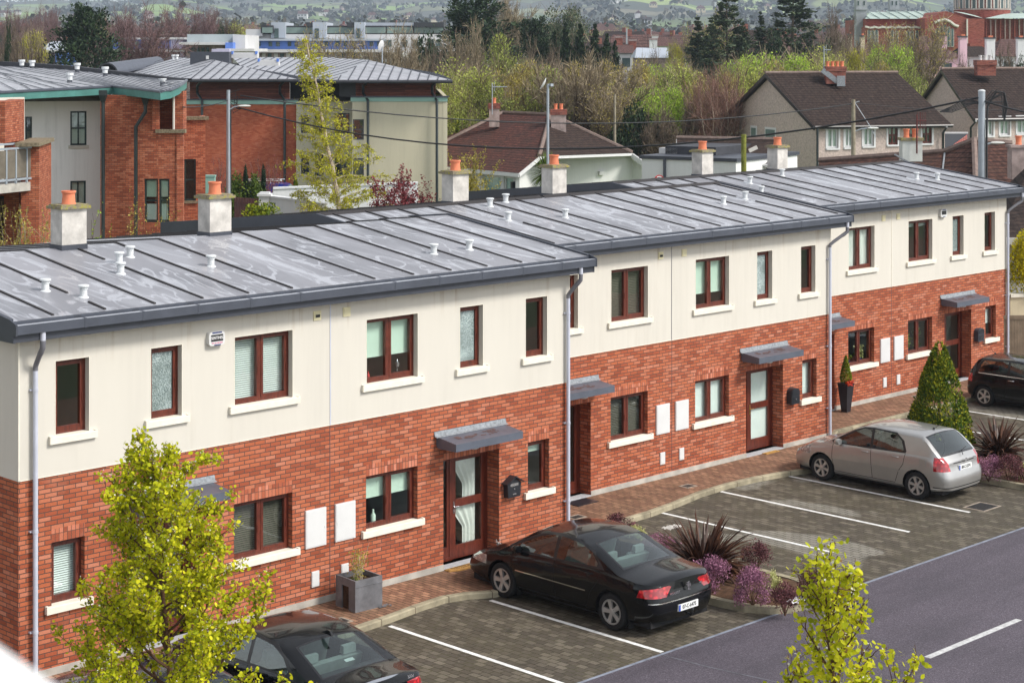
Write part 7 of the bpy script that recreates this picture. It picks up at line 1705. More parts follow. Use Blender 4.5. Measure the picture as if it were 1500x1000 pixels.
b = MB(); slope_face(b, [e0, e1, r1, r0]); slope_face(b, [e1, e2, r2, r1]); slope_face(b, [e2, e3, r3, r2]); bk = [at(p_x, 90, 3.2) for p_x in (1200, 1384, 1430, 1484)]; slope_face(b, [bk[1], bk[0], r0, r1]); slope_face(b, [bk[2], bk[1], r1, r2]); slope_face(b, [bk[3], bk[2], r2, r3]); slope_face(b, [e3, bk[3], r3])
rf = b.build('roof', 'tiles_pan' if 'tiles_pan' in MATS else (tile_mat('tiles_pan', (.13, .062, .045), (.065, .033, .027), .28, .32, moss=(.07, .042, .03)) or 'tiles_pan'), t, norm=False)
b = MB(); [b.tube([a + Vector((0, 0, .04)), c + Vector((0, 0, .04))], .13, 6) for a, c in ((r0, r1), (r1, r2), (r2, r3), (r2, e2))]; b.build('ridge_tiles', 'ridge_tile', rf); b = MB(); b.tube([r1, e1], .05, 5); b.build('valley_lead', 'lead_flash', rf)
Wall(t, at(1195, 78.6), at(1372, 74.5), 0, 3.2, 'old_render'); Wall(t, at(1372, 74.5), at(1432, 72), 0, 3.2, 'old_render'); Wall(t, at(1432, 72), at(1498, 72.5), 0, 3.2, 'old_render')
simple('chimney_pale', (.58, .60, .56), .9, .12, 3); o = stack(t, 1334, 78, 204, 236, 29, 'chimney_pale', 'moss_cap', 2, .7, cap_h=.12); aerial(t, 1343, 77.5, 168, 225, 14, 6, 'brown_paint'); b = MB(); Mx = Matrix.Translation(at(1322, 77.2, pz(233, 77.2))) @ Matrix.Rotation(AN - R(90), 4, 'Z') @ Matrix.Rotation(R(30), 4, 'Y'); b.xbox(Mx, .7, .4, .06); b.build('flashing', 'lead_flash', o)
stack(t, 1492, 74, 214, 262, 26, 'old_render', 'old_render', 1, .7, cap_h=.1)
t = thing('tiled_bungalow', 'dark tiled bungalow with white eaves at the right edge, above the yellow hedge', 'house')
q = [at(1440, 66, pz(268, 66)), at(1470, 63.5, 4.05), at(1500, 64, pz(240, 66) + .2)]
e0, e1, a1, a0 = at(1462, 62.5, 3.95 - .2), at(1580, 62.5, 3.75), at(1580, 70, pz(224, 70)), at(1512, 70, pz(236, 70)); bl = at(1440, 74, 3.75)
b = MB(); slope_face(b, [e0, e1, a1, a0]); slope_face(b, [bl, e0, a0]); slope_face(b, [at(1580, 78, 3.75), bl, a0, a1]); rf = b.build('roof', 'tiles_dark', t, norm=False); edge_board(rf, e0, e1, .22); edge_board(rf, bl, e0, .22)
Wall(t, at(1470, 63.1), at(1580, 63.1), 0, 3.6, 'wall_white'); Wall(t, at(1448, 73), at(1470, 63.1), 0, 3.6, 'wall_white')
SKY = [(-300, 12), (0, 9), (60, 6), (130, 7.5), (190, 9.5), (235, 8), (262, 5), (300, 4), (326, 7), (345, 6.5), (372, 5), (395, 2.5), (430, 3), (500, 1.5), (560, 1), (640, 4), (680, 3), (720, 0), (800, -8), (900, -14), (1100, -20), (1300, -16), (1500, -14), (1900, -14)]
def sky_y(px): return interp(SKY, px)
def hill_h(px, d):
 if d < 168: return -.2
 q = min(1, (d - 168) / 85.0); u = min(1, max(0, d - 300) / 800.0); base = 12 * u * u * (3 - 2 * u) + 4.8 * q * q * (3 - 2 * q) - .2
 if d < 1000: return base
 t = min(1, (d - 1000) / 3600.0); t = t * t * (3 - 2 * t); zt_ = (75 - sky_y(px)) * 4600 / F_ + 10 - base
 n_ = noise.noise(Vector((px * .006, d * .0011, 3))) * .6 + noise.noise(Vector((px * .02, d * .003, 8))) * .25
 return base + zt_ * t * (1 + n_ * (1 - t) * 1.1) + n_ * 8 * min(1, (d - 1000) / 500) * (1 - t)
# --- trees beyond the terrace
def tree_leafy(name, label, seed, H_, Rw, leafm, twigm, n=5200, size=.22, lobes=26, trunk=.16, base=.12, twigs=500, spread=1.0, group=None, top=.8, barkm='bark'):
 """broad crown: many lobes of small leaves with twigs showing between them"""
 r = random.Random(seed); t = thing(name, label, 'tree', (0, 0, 0), 0, group); lc = LC(seed); b = MB(); P = []; D_ = []; S0 = []; S1 = []
 tr = limb(b, r, Vector((0, 0, 0)), Vector((0, 0, 1)), H_ * .55, trunk, trunk * .5, 6, .08, .02, 6); lob = []
 for i in range(lobes):
  a = r.uniform(0, 6.28); e = math.asin(r.uniform(-.15, 1)); k = r.uniform(.55, .92); c = Vector((math.cos(a) * math.cos(e) * Rw * k, math.sin(a) * math.cos(e) * Rw * k, H_ * (base + (1 - base) * .45) + math.sin(e) * H_ * (1 - base) * .5 * k))
  lob.append((c, Rw * r.uniform(.22, .42))); q, _ = along(tr, r.uniform(.3, 1)); mid = q.lerp(c, .5) + Vector((0, 0, H_ * .04)); b.tube([q, mid, c], [trunk * .42, trunk * .25, trunk * .08], 4)
  for _ in range(twigs // lobes): u = vrand(r).normalized(); u.z = abs(u.z) * .8 + .25; s0 = c + u * lob[-1][1] * .1; S0.append(s0); S1.append(c + u * lob[-1][1] * r.uniform(.9, 1.45) + Vector((0, 0, .1)))
 for i in range(n):
  c, k = r.choice(lob); v = vrand(r).normalized(); q = c + Vector((v.x, v.y, v.z * .85)) * k * (r.random() ** .3) * (1.15 if r.random() < .15 else 1)
  if q.z < .1: q.z = .1 + r.random()
  P.append(q)
 lc.add(P, size, 1.5, .3, 0); lc.sliver(S0, S1, .055, 1); b.build('trunk', barkm, t, uv=False, norm=False); lc.build('crown', [leafm, twigm], t); return t
def tree_bare(name, label, seed, H_, Rw, twigm, n_limb=9, dense=1.0, trunk=.22, fan=1.0, budm=None, group=None, tw=.05, barkm='bark', up=.35, fork=.28):
 """leafless tree: limbs, branches, a haze of fine twigs"""
 r = random.Random(seed); t = thing(name, label, 'tree', (0, 0, 0), 0, group); b = MB(); lc = LC(seed); S0 = []; S1 = []; B_ = []
 tr = limb(b, r, Vector((0, 0, 0)), Vector((0, 0, 1)), H_ * fork, trunk, trunk * .8, 4, .05, 0, 7); ends = []
 for i in range(n_limb):
  a = i * 2.399 + r.uniform(-.3, .3); k = (i + .5) / n_limb; tilt = fan * (.25 + .95 * (1 - k)) ; d = Vector((math.cos(a) * tilt, math.sin(a) * tilt, 1)); ln = H_ * (1 - fork) * .62 * r.uniform(.85, 1.1); q, _ = along(tr, r.uniform(.75, 1))
  l1 = limb(b, r, q, d, ln, trunk * .45, trunk * .12, 6, .13, .05, 5)
  for j in range(7):
   q2, d2 = along(l1, .25 + .75 * (j + r.random()) / 7); d2 = (d2 + vrand(r, .55) + Vector((0, 0, up))).normalized(); l2 = limb(b, r, q2, d2, ln * r.uniform(.35, .6), trunk * .13, trunk * .035, 4, .15, .06, 4)
   for _ in range(int(16 * dense)):
    q3, d3 = along(l2, r.random()); d3 = (d3 + vrand(r, .5) + Vector((0, 0, up))).normalized(); L_ = ln * r.uniform(.12, .30); e3 = q3 + d3 * L_; S0.append(q3); S1.append(e3)
    for _ in range(3): f = r.random(); q4 = q3.lerp(e3, f); e4 = q4 + (d3 + vrand(r, .55)).normalized() * L_ * .5; S0.append(q4); S1.append(e4); B_.append(e4)
 lc.sliver(S0, S1, tw, 0)
 if budm: lc.add(B_, .13, 1.5, .2, 1)
 b.build('trunk', barkm, t, uv=False, norm=False); lc.build('crown', [twigm] + ([budm] if budm else []), t); return t
def tree_conifer(name, label, seed, H_, Rw, mat, n=3600, size=.42, gap=.35, tiers=26, base=.1, droop=-.1, group=None, trunk=.16, shape=.8, bare=0):
 r = random.Random(seed); t = thing(name, label, 'tree', (0, 0, 0), 0, group); b = MB(); lc = LC(seed); P = []; D_ = []
 limb(b, r, Vector((0, 0, 0)), Vector((0, 0, 1)), H_ * .98, trunk, .02, 8, .02, 0, 6)
 for i in range(tiers):
  zf = base + (1 - base) * (i + r.random() * .7) / tiers
  for k in range(r.randint(3, 6)):
   if r.random() < gap * .5: continue
   a = r.uniform(0, 6.28); ln = Rw * (1 - ((zf - base) / (1 - base)) ** (1 / shape)) * r.uniform(.6, 1.2) + .1; z = H_ * zf; pts = [Vector((0, 0, z))]; d = Vector((math.cos(a), math.sin(a), droop + .25))
   for s_ in range(5): d = (d + vrand(r, .08) + Vector((0, 0, droop * .3 + .06))).normalized(); pts.append(pts[-1] + d * ln / 5)
   b.tube(pts, [.035, .03, .025, .02, .012, .006], 3)
   for _ in range(int(n / (tiers * 4.2))):
    f = (.15 + .85 * r.random()) if not bare else (.45 + .55 * r.random()); q, dd = along(pts, f); P.append(q + vrand(r, ln * .09)); D_.append(dd + Vector((0, 0, .35)))
 lc.add(P, size, 2.2, .2, 0, D_); b.build('trunk', 'bark', t, uv=False, norm=False); lc.build('crown', mat, t); return t
def tree_macro(name, label, seed, H_, Rw, mat, n=9000, size=.42, group=None, layers=38, holes=.0, tz=.0):
 """wide dark cypress: plates of foliage on rising limbs"""
 r = random.Random(seed); t = thing(name, label, 'tree', (0, 0, 0), 0, group); b = MB(); lc = LC(seed); P = []; D_ = []
 tr = limb(b, r, Vector((0, 0, 0)), Vector((0, 0, 1)), H_ * .8, .4, .08, 6, .05, 0, 7)
 for i in range(layers):
  f = (i + r.random()) / layers; q, _ = along(tr, .08 + .9 * f); a = i * 2.399 + r.uniform(-.4, .4); reach = Rw * (1.0 - .62 * f ** 1.4) * r.uniform(.65, 1.1); d = Vector((math.cos(a), math.sin(a), .12 + .75 * f)); l1 = limb(b, r, q, d, reach, .12, .02, 6, .10, .05, 4)
  for _ in range(int(n / layers)):
   u = .2 + .8 * r.random() ** .8; p, dd = along(l1, u); w = reach * .20 * (1.1 - .5 * u); off = Vector((r.gauss(0, w), r.gauss(0, w), r.gauss(0, w * .35))); P.append(p + off + Vector((0, 0, .12 * off.xy.length))); D_.append(dd + off.normalized() * .8 + Vector((0, 0, .35)))
 lc.add(P, size, 2.0, .35, 0, D_); b.build('trunk', 'bark', t, uv=False, norm=False); lc.build('crown', mat, t); return t
PROTO = {}; USED = set()
def proto(key, fn, *a, **k):
 t = fn(*a, **k); hs = [c for c in t.children if c.name.startswith('crown')][0]; co_ = [v.co for v in hs.data.vertices]
 zs_ = sorted(c.z for c in co_); xs_ = sorted(abs(c.x) for c in co_); n = len(co_); PROTO[key] = (t, zs_[int(n * .998)], xs_[int(n * .93)])
def plant(key, px, d, top, wpx, label, group=None, z0=None, rz_=None, name=None):
 z0 = hill_h(px, d) + .05 if z0 is None else z0
 """stand a tree of this kind at depth d, its top at row top and its crown about wpx wide"""
 t, h, w = PROTO[key]; H_ = pz(top, d) - z0; sx = wpx * d / F_ / 2 / w * (1.3 if key in ('willow', 'willow2', 'olive', 'rust') else 1); loc = at(px, d, z0); rr = random.Random(int(px * 7 + d)).uniform(0, 6.28) if rz_ is None else rz_
 if key in USED: o = dup(t, loc, rr, label, (sx, sx, H_ / h))
 else: USED.add(key); o = t; o.location = loc; o.rotation_euler = (0, 0, rr); o.scale = (sx, sx, H_ / h); o['label'] = label
 if group: o['group'] = group
 elif 'group' in o: del o['group']
 if name: o.name = name
 return o
proto('willow', tree_leafy, 'willow_tree', '', 21, 9, 4.2, 'leaf_spring', 'twig_tan', 9500, .20, 30, .18, .08, 700)
proto('willow2', tree_leafy, 'willow_tree', '', 22, 9, 4.2, 'leaf_spring_bright', 'twig_tan', 9000, .20, 26, .18, .08, 500)
proto('olive', tree_leafy, 'willow_tree', '', 23, 9, 4.2, 'leaf_olive', 'twig_brown', 9000, .21, 28, .18, .05, 600)
proto('rust', tree_leafy, 'alder_tree', '', 24, 9, 4.0, 'leaf_rust', 'twig_tan', 7000, .19, 26, .16, .08, 700)
proto('yellow', tree_leafy, 'yellow_willow_tree', '', 25, 8, 4.0, 'leaf_willow_yellow', 'twig_tan', 6500, .20, 28, .16, .06, 700)
proto('round', tree_bare, 'bare_beech_tree', '', 31, 14, 7, 'twig_purple', 17, 1.7, .36, 1.7, None, None, .04, 'bark', .05, .30)
proto('brown', tree_bare, 'bare_tree', '', 32, 10, 4.5, 'twig_brown', 13, 1.7, .2, 1.3, None, None, .045, 'bark', .2)
proto('tan', tree_bare, 'bare_tree', '', 33, 10, 3.5, 'twig_tan', 12, 1.6, .16, .6, None, None, .05, 'bark', .6, .15)
proto('greenbud', tree_bare, 'budding_tree', '', 34, 10, 4.5, 'twig_tan', 12, 1.6, .18, .8, 'leaf_spring', None, .045, 'bark', .4, .18)
proto('pollard', tree_bare, 'pollarded_tree', '', 35, 10, 5.5, 'twig_tan', 12, 1.5, .36, 1.1, None, None, .05, 'bark', .9, .25)
proto('rose', tree_bare, 'bare_birch_tree', '', 36, 11, 3.2, 'twig_rose', 12, .9, .13, .55, None, None, .04, 'bark_pale', .5, .2)
proto('sparse', tree_bare, 'bare_tree', '', 37, 10, 4, 'twig_tan', 8, .8, .16, .7, 'leaf_rust', None, .045)
proto('cypress', tree_macro, 'cypress_tree', '', 41, 14, 7, 'leaf_dark', 13000, .36, None, 46)
proto('pine', tree_conifer, 'pine_tree', '', 42, 18, 4.2, 'leaf_pine', 5000, .42, .3, 26, .30, -.05, None, .25, 1.1, 1)
proto('spruce', tree_conifer, 'conifer_tree', '', 43, 12, 2.4, 'leaf_pine', 5200, .36, .1, 34, .04, -.15)
proto('darkcone', tree_conifer, 'conifer_tree', '', 44, 10, 2.6, 'leaf_dark', 7000, .36, .0, 34, .02, .15)
proto('gum', tree_leafy, 'gum_tree', '', 45, 12, 4.6, 'leaf_gum', 'twig_tan', 5200, .26, 15, .2, .35, 200)
proto('bush', tree_leafy, 'evergreen_bush', '', 46, 5, 3.2, 'leaf_dark', 'twig_brown', 6500, .24, 24, .1, .0, 100)
proto('twiggy', tree_bare, 'bare_bush', '', 47, 6, 3.4, 'twig_brown', 14, 2.0, .09, .9, None, None, .05, 'bark', .3, .06)
T = [  # kind, px, depth, top row, width px, label, group
('cypress', 122, 180, 8, 100, 'dark ragged conifer in front of the blue building, upper left', None),
('round', 214, 186, 4, 100, 'large bare purple-brown tree with a forked trunk, upper left behind the metal roof', None),
('round', 284, 242, 5, 78, 'second bare rounded tree, right of the big forked one at the upper left', None),
('brown', 322, 250, 18, 50, 'low bare purple-brown tree between the rounded bare tree and the pale hall', None),
('round', 178, 240, 20, 56, 'bare tree filling the gap between the dark conifer and the forked tree', None),
('bush', 323, 236, 34, 18, 'narrow dark evergreen left of the pale metal hall', None),
('willow', 350, 252, 30, 38, 'pale green budding tree over the roof of the pale metal hall', None),
('greenbud', 372, 262, 34, 30, 'thin bare tree behind the right end of the pale hall', None),
('yellow', 47, 200, 38, 46, 'yellow-green willow at the far left above the left apartment roof', None),
('round', 60, 250, 20, 46, 'purple bare tree behind the yellow willow at the far left', None),
('round', 22, 300, 10, 40, 'bare purple tree against the hill near the top left corner', None),
('round', 70, 350, 5, 36, 'pale bare tree on the skyline between the top left corner and the dark conifer', None),
('brown', 8, 190, 28, 40, 'brown bare tree cut by the left edge, below the skyline', None),
('bush', 12, 180, 28, 16, 'dark evergreen near the left edge, left of the yellow willow', None),
('twiggy', 22, 150, 48, 50, 'tangle of brown bare stems at the left edge above the apartment roof', None),
('twiggy', 52, 152, 58, 44, 'bare brown hedge under the yellow willow', None),
('greenbud', 145, 420, 20, 26, 'small pale green tree on the far side of the dark conifer', None),
('cypress', 700, 200, -4, 122, 'broad dark cypress towering at the top centre', None),
('tan', 742, 245, -14, 50, 'tall bare poplar with golden twigs behind the broad cypress', None),
('cypress', 785, 205, 26, 66, 'smaller dark cypress right of the broad one', None),
('bush', 628, 190, 48, 60, 'dark rounded evergreen at the right end of the long blue and white block', None),
('twiggy', 640, 165, 68, 46, 'grey-brown bare bush right of the metal-roofed building ridge', None),
('tan', 682, 172, 32, 50, 'bare tan tree with upright twigs in front of the broad cypress', None),
('olive', 740, 158, 50, 70, 'grey-green tree in front of and right of the broad cypress', None),
('brown', 795, 165, 58, 60, 'brown bare tree below the smaller dark cypress', None),
('gum', 835, 214, 6, 72, 'gum tree with loose round clumps at the upper centre', None),
('darkcone', 829, 200, 34, 26, 'dark pointed conifer, leftmost of the row right of the gum tree', None),
('darkcone', 850, 198, 36, 30, 'dark pointed conifer, second from the left in the row under the gum tree', None),
('darkcone', 872, 196, 36, 30, 'tallest dark pointed conifer in the middle of its row', None),
('darkcone', 889, 194, 50, 26, 'dark pointed conifer, fourth in the row, stepping down to the right', None),
('darkcone', 901, 192, 60, 22, 'lowest dark pointed conifer at the right end of its row', None),
('darkcone', 812, 202, 46, 24, 'short dark conifer at the foot of the gum tree, left side', None),
('pollard', 842, 139, 78, 128, 'big pollarded bare tree with tan shoots behind the bungalow ridge', None),
('sparse', 895, 134, 118, 64, 'ivy-clad bare tree beside the slim wooden pole, mid background', None),
('bush', 932, 131, 150, 62, 'dense dark green bush right of the slim wooden pole', None),
('willow', 692, 143, 88, 100, 'lime-green willow just right of the metal-roofed building', None),
('willow', 664, 139, 108, 56, 'leafing green tree against the cream end wall of the clad building', None),
('rust', 745, 142, 94, 70, 'yellow-brown leafing tree above the left bungalow chimney', None),
('olive', 728, 139, 120, 76, 'dark olive tree directly behind the left bungalow chimney', None),
('olive', 790, 141, 104, 66, 'olive tree left of the pollarded tree behind the bungalow', None),
('rust', 775, 152, 88, 60, 'ochre tree between the lime willow and the pollarded tree', None),
('brown', 905, 150, 86, 70, 'brown bare tree right of the pollarded tree', None),
('rust', 935, 146, 88, 66, 'orange-green budding tree in the middle of the tree belt', None),
('willow2', 960, 139, 122, 58, 'fresh green low tree in front of the orange-green one', None),
('olive', 985, 143, 106, 70, 'dark green tree left of the grey-green willow', None),
('willow', 1006, 150, 88, 78, 'grey-green rounded willow under the tall pines', None),
('rust', 1032, 138, 118, 44, 'ochre thicket left of the two pale-stemmed birches', None),
('rose', 1046, 131, 96, 58, 'left of two reddish bare birches beside the grey gable', None),
('rose', 1072, 132, 88, 62, 'right-hand reddish bare birch touching the grey gable', None),
('twiggy', 1010, 133, 150, 70, 'grey scrub at the foot of the reddish birches', None),
('twiggy', 975, 130, 158, 60, 'bramble scrub right of the dense dark green bush', None),
('brown', 965, 175, 72, 46, 'dark reddish bare tree in front of the grey slate roofs', None),
('yellow', 989, 205, 57, 26, 'small yellow-green tree beside the white chimneyed far house', None),
('willow2', 1092, 158, 84, 60, 'bright green willow left of the grey gable apex', None),
('willow2', 1128, 160, 74, 82, 'broad bright green willow above the grey gable apex', None),
('willow', 1176, 164, 72, 76, 'pale green willow left of the four-pot brick chimney', None),
('willow', 1222, 170, 70, 60, 'pale green willow behind the four-pot brick chimney', None),
('yellow', 1250, 176, 62, 50, 'yellowish tree just right of the four-pot brick chimney', None),
('willow2', 1308, 168, 62, 50, 'vivid green tree in front of the church', None),
('olive', 1278, 165, 80, 50, 'olive tree left of the vivid green one before the church', None),
('olive', 1338, 162, 88, 44, 'olive shrubbery between the vivid green tree and the pink house', None),
('sparse', 1350, 172, 18, 62, 'tall thin bare tree standing before the church nave', None),
('sparse', 1292, 190, 30, 46, 'faint bare tree at the left end of the church nave', None),
('brown', 1226, 205, 10, 46, 'grey bare tree left of the slim church tower', None),
('bush', 1212, 190, 58, 44, 'dark evergreen at the foot of the grey bare tree left of the church', None),
('pine', 1066, 205, -22, 66, 'tall dark pine, left of the two that rise above the top edge', None),
('spruce', 1022, 208, 26, 44, 'ragged conifer left of the tall pines', None),
('spruce', 1042, 202, 30, 44, 'dark conifer against the trunk of the left tall pine', None),
('greenbud', 1040, 214, 14, 56, 'pale budding tree behind the left tall pine', None),
('spruce', 1088, 204, 34, 44, 'dark conifer right of the left tall pine', None),
('spruce', 1114, 215, 18, 30, 'slim blue-green spruce between the two tall pines', None),
('pine', 1160, 214, -30, 86, 'tall open pine, right of the two that rise above the top edge', None),
('bush', 1136, 208, 50, 60, 'low dark evergreens under the right tall pine', None),
('bush', 1180, 212, 54, 56, 'dark evergreens right of the trunk of the right tall pine', None),
('sparse', 452, 165, 38, 40, 'thin bare tree before the left half of the long blue and white block', None),
('sparse', 492, 162, 40, 50, 'thin bare tree before the middle of the long blue and white block', None),
('tan', 570, 158, 38, 60, 'bare tan tree before the right half of the long blue and white block', None),
('tan', 600, 160, 52, 40, 'smaller bare tan tree at the right end of the long blue and white block', None),
('bush', 935, 420, 55, 60, 'distant dark hedge of evergreens below the far fields', None),
('bush', 1496, 160, 84, 30, 'dark shrub above the ridge of the right-edge grey house', None),
('twiggy', 1470, 168, 72, 50, 'brown scrub behind the chimney of the right-edge grey house', None),
('twiggy', 1412, 170, 84, 30, 'dark bush against the pink house wall', None),
('olive', 1130, 150, 120, 60, 'olive undergrowth hidden mostly by the grey gable', None),
]
for k, px, d, tp, w_, lb, gp in T: plant(k, px, d, tp, w_, lb, gp)
r = random.Random(5)
FILL = ['willow', 'olive', 'rust', 'willow2', 'brown', 'willow', 'rust', 'olive', 'willow']
n_ = 0
for row, (d0, tp0) in enumerate(((156, 96), (149, 112), (143, 132), (137, 150))):
 for px in range(662, 1100 if row else 1340, 44):
  if (row == 3 and 780 < px < 1000) or (row == 2 and 800 < px < 930): continue
  k = r.choice(FILL); plant(k, px + r.uniform(-12, 12), d0 + r.uniform(-2.5, 2.5), tp0 + r.uniform(-8, 8), r.uniform(46, 64), 'one of the mixed young trees crowding the belt behind the bungalow', 'mixed trees in the belt behind the bungalow')
for k in range(10):
 px = r.uniform(330, 640) if k < 4 else r.uniform(1000, 1340); plant(r.choice(['brown', 'round', 'greenbud']), px, r.uniform(270, 380), r.uniform(46, 58), r.uniform(26, 44), 'one of the hazy bare trees among the far rooftops', 'hazy far trees among the rooftops')
for k in range(26):
 px = r.uniform(-20, 1260); d = r.uniform(420, 1100); z_ = hill_h(px, d); plant(r.choice(['brown', 'round', 'bush', 'greenbud', 'bush']), px, d, 75 + (10 - z_ - r.uniform(7, 11)) * F_ / d, r.uniform(7, 12) * F_ / d, 'one of the hazy bare trees among the far rooftops', 'hazy far trees among the rooftops', z_ - .2)
# ---- small trees right behind the terrace
pear = tree_leafy
def birch():
 r = random.Random(77); t = thing('birch_tree', 'tall slim birch with fresh yellow-green leaves before the clad building', 'tree', at(505, 92, -.14)); b = MB(); lc = LC(77); P = []; S0 = []; S1 = []
 q0 = Vector((0, 0, 0)); lean = (at(448, 92) - at(505, 92)) ; Hh = pz(52, 92)
 pts = [q0 + lean * ((k / 12) ** 1.15) + Vector((0, 0, Hh * k / 12)) + vrand(r, .04) for k in range(13)]; b.tube(pts, [.13 * (1 - k / 13) + .012 for k in range(13)], 7)
 for i in range(76):
  u = .10 + .88 * (i + r.random()) / 76; p, d = along(pts, u); a = i * 2.399; ln = (3.0 if u < .55 else 2.0) * (1.05 - u) ** .62 * r.uniform(.6, 1.15) + .12; dd = Vector((math.cos(a), math.sin(a), .55)); l1 = limb(b, r, p, dd, ln, .03 * (1.2 - u), .006, 6, .08, -.07, 4)
  for _ in range(int(26 * ln) + 4):
   q, qd = along(l1, .2 + .8 * r.random()); e = q + (qd * .3 + vrand(r, .35) + Vector((0, 0, -.35))).normalized() * r.uniform(.2, .55); S0.append(q); S1.append(e)
   for _ in range(5): P.append(q.lerp(e, r.random()) + vrand(r, .04))
 b.build('trunk', 'bark_pale', t, uv=False, norm=False); lc.add(P, .09, 1.4, .1, 0); lc.sliver(S0, S1, .018, 1); lc.build('crown', ['leaf_birch', 'twig_tan'], t)
birch()
def bushy(name, label, px, d, py_top, wpx, mat, twig, seed, dens, size, up=.8, arch=.0, cat='shrub', z0=-.14, zmin=.25, stems=26):
 r = random.Random(seed); loc = at(px, d, z0); t = thing(name, label, cat, loc); H_ = pz(py_top, d) - z0; W_ = wpx * d / F_ / 2; b = MB(); lc = LC(seed); P = []
 for i in range(stems):
  a = r.uniform(0, 6.28); tilt = W_ / H_ * r.uniform(.1, 1.25); pts = limb(b, r, Vector((r.gauss(0, W_ * .15), r.gauss(0, W_ * .15), 0)), Vector((math.cos(a) * tilt, math.sin(a) * tilt, 1)), H_ * r.uniform(.7, 1.02), .025, .004, 8, .06, -.02 if arch else .02, 4)
  for j in range(5):
   q, qd = along(pts, .4 + .58 * r.random()); l2 = limb(b, r, q, qd + vrand(r, .4), H_ * r.uniform(.08, .2), .008, .003, 3, .1, .05, 3)
   for _ in range(int(dens)): p, _ = along(l2, r.random()); P.append(p + vrand(r, size * .5))
  for _ in range(int(dens * 3)): p, _ = along(pts, zmin + (1 - zmin) * r.random()); P.append(p + vrand(r, size * .8))
 b.build('stems', twig, t, uv=False, norm=False); lc.add(P, size, 1.8, .2, 0); lc.build('foliage', mat, t); return t
bushy('yellow_leaved_shrub', 'yellow-leaved thin shrub in front of the brick apartment wall, between two roof chimneys', 215, 55, 283, 92, 'leaf_yellow', 'bark_twig', 61, 11, .065)
bushy('willow_shrub', 'green-yellow willow shrub at the left edge below the balcony', 28, 52, 284, 74, 'leaf_yellow', 'twig_tan', 62, 26, .06, stems=34)
bushy('climbing_shrub', 'bright green sprig showing right of the first roof chimney', 136, 56, 318, 14, 'leaf_spring_bright', 'bark_twig', 63, 9, .08, stems=5)
bushy('purple_leaved_plum', 'dark red-leaved shrub against the long white wall, left of the third chimney', 588, 84, 256, 96, 'leaf_red', 'bark_twig', 64, 34, .115, stems=38, cat='shrub')
bushy('yellow_green_shrub', 'yellow-green shrub rising behind the third roof chimney', 692, 84, 228, 46, 'leaf_yellow', 'bark', 65, 34, .10, stems=30)
bushy('red_twigged_shrub', 'bare red-twigged shrub behind the utility pole, before the brick wall', 392, 110, 228, 84, 'leaf_red', 'twig_rose', 66, 4, .08, stems=40)
bushy('red_twigged_shrub', 'low red-twigged shrub between the green cabinet and the left brick corner', 318, 111, 234, 40, 'leaf_red', 'twig_rose', 67, 4, .08, stems=22)
shrub('hedge_bush', 'rounded yellow-green hedge bush right of the second roof chimney', 'shrub', at(382, 82, -.14), 1.45, 3.05, 'leaf_hedge', 71, 16000, .14, None, 26, 1.5)
shrub('hedge_bush', 'low yellow-green bush top peeping over the roof below the birch', 'shrub', at(468, 80, -.14), 1.6, 2.85, 'leaf_hedge', 72, 6000, .13, None, 22, 1.5)
shrub('dark_shrub', 'dark green glossy shrub beneath the red twigs by the street pole', 'shrub', at(348, 108, -.14), .9, 2.9, 'leaf_green', 73, 3500, .13, None, 20, 1.5)
shrub('dark_shrub', 'dark green shrub between the two little conical conifers', 'shrub', at(374, 108, -.14), .8, 2.7, 'leaf_green', 74, 3000, .13, None, 20, 1.5)
for px, w_, tp, lb in ((360, 12, 240, 'small dark conical conifer, left of a pair, before the brick wall'), (386, 10, 241, 'small dark conical conifer beside the blue van'), (433, 13, 257, 'short green conifer at the nose of the blue van'), (653, 8, 186, 'slim dark conifer touching the corner of the cream wall'), (670, 12, 176, 'dark columnar conifer behind the left bungalow roof slope'), (684, 7, 184, 'narrow yellow-green conifer behind the bungalow roof')):
 d = 108 if px < 600 else 132; conifer_cone('small_conifer', lb, at(px, d, -.14), pz(tp, d) + .14, w_ * d / F_ / 2 * 1.15, 'leaf_thuja' if px > 420 else 'leaf_dark', int(px), 2600, .16)
shrub('hedge_bush', 'yellow-green rounded bush behind the corner of the cream building', 'shrub', at(666, 136, -.14), 1.7, 5.0, 'leaf_hedge', 75, 5000, .2, None, 26, 1.5)
shrub('clipped_hedge', 'bright yellow clipped hedge at the right edge behind the terrace end', 'hedge', at(1517, 61.6, 1.85), 1.0, 2.15, 'leaf_gold_hedge', 76, 15000, .075, None, 60, 1.4)
def palm(px, d, top, wpx):
 t = thing('cordyline_palm', 'spiky green palm behind the fourth roof chimney', 'tree', at(px, d, -.14)); H_ = pz((top + 268) / 2, d); b = MB(); b.tube([(0, 0, 0), (.05, 0, H_)], [.14, .10], 8); b.build('trunk', 'bark', t); r = random.Random(9); L_ = wpx * d / F_ / 2; b = MB()
 for i in range(260):
  a = r.uniform(0, 6.28); e = r.uniform(-.6, 1.4); dr = Vector((math.cos(a) * math.cos(e), math.sin(a) * math.cos(e), math.sin(e))); sd = Vector((-math.sin(a), math.cos(a), 0)); p = Vector((.05, 0, H_)); l = L_ * r.uniform(.8, 1.1); pr = []
  for k in range(6): f = k / 5; ww = .045 * (1 - f ** 2) + .004; pr.append((p + sd * ww, p - sd * ww)); p = p + dr * l / 5; dr = (dr - Vector((0, 0, .10))).normalized()
  for (a_, b_), (c_, d_) in zip(pr, pr[1:]): b.face([a_, b_, d_, c_])
 b.build('crown', 'leaf_green', t, uv=False, norm=False)
palm(800, 86, 232, 66)
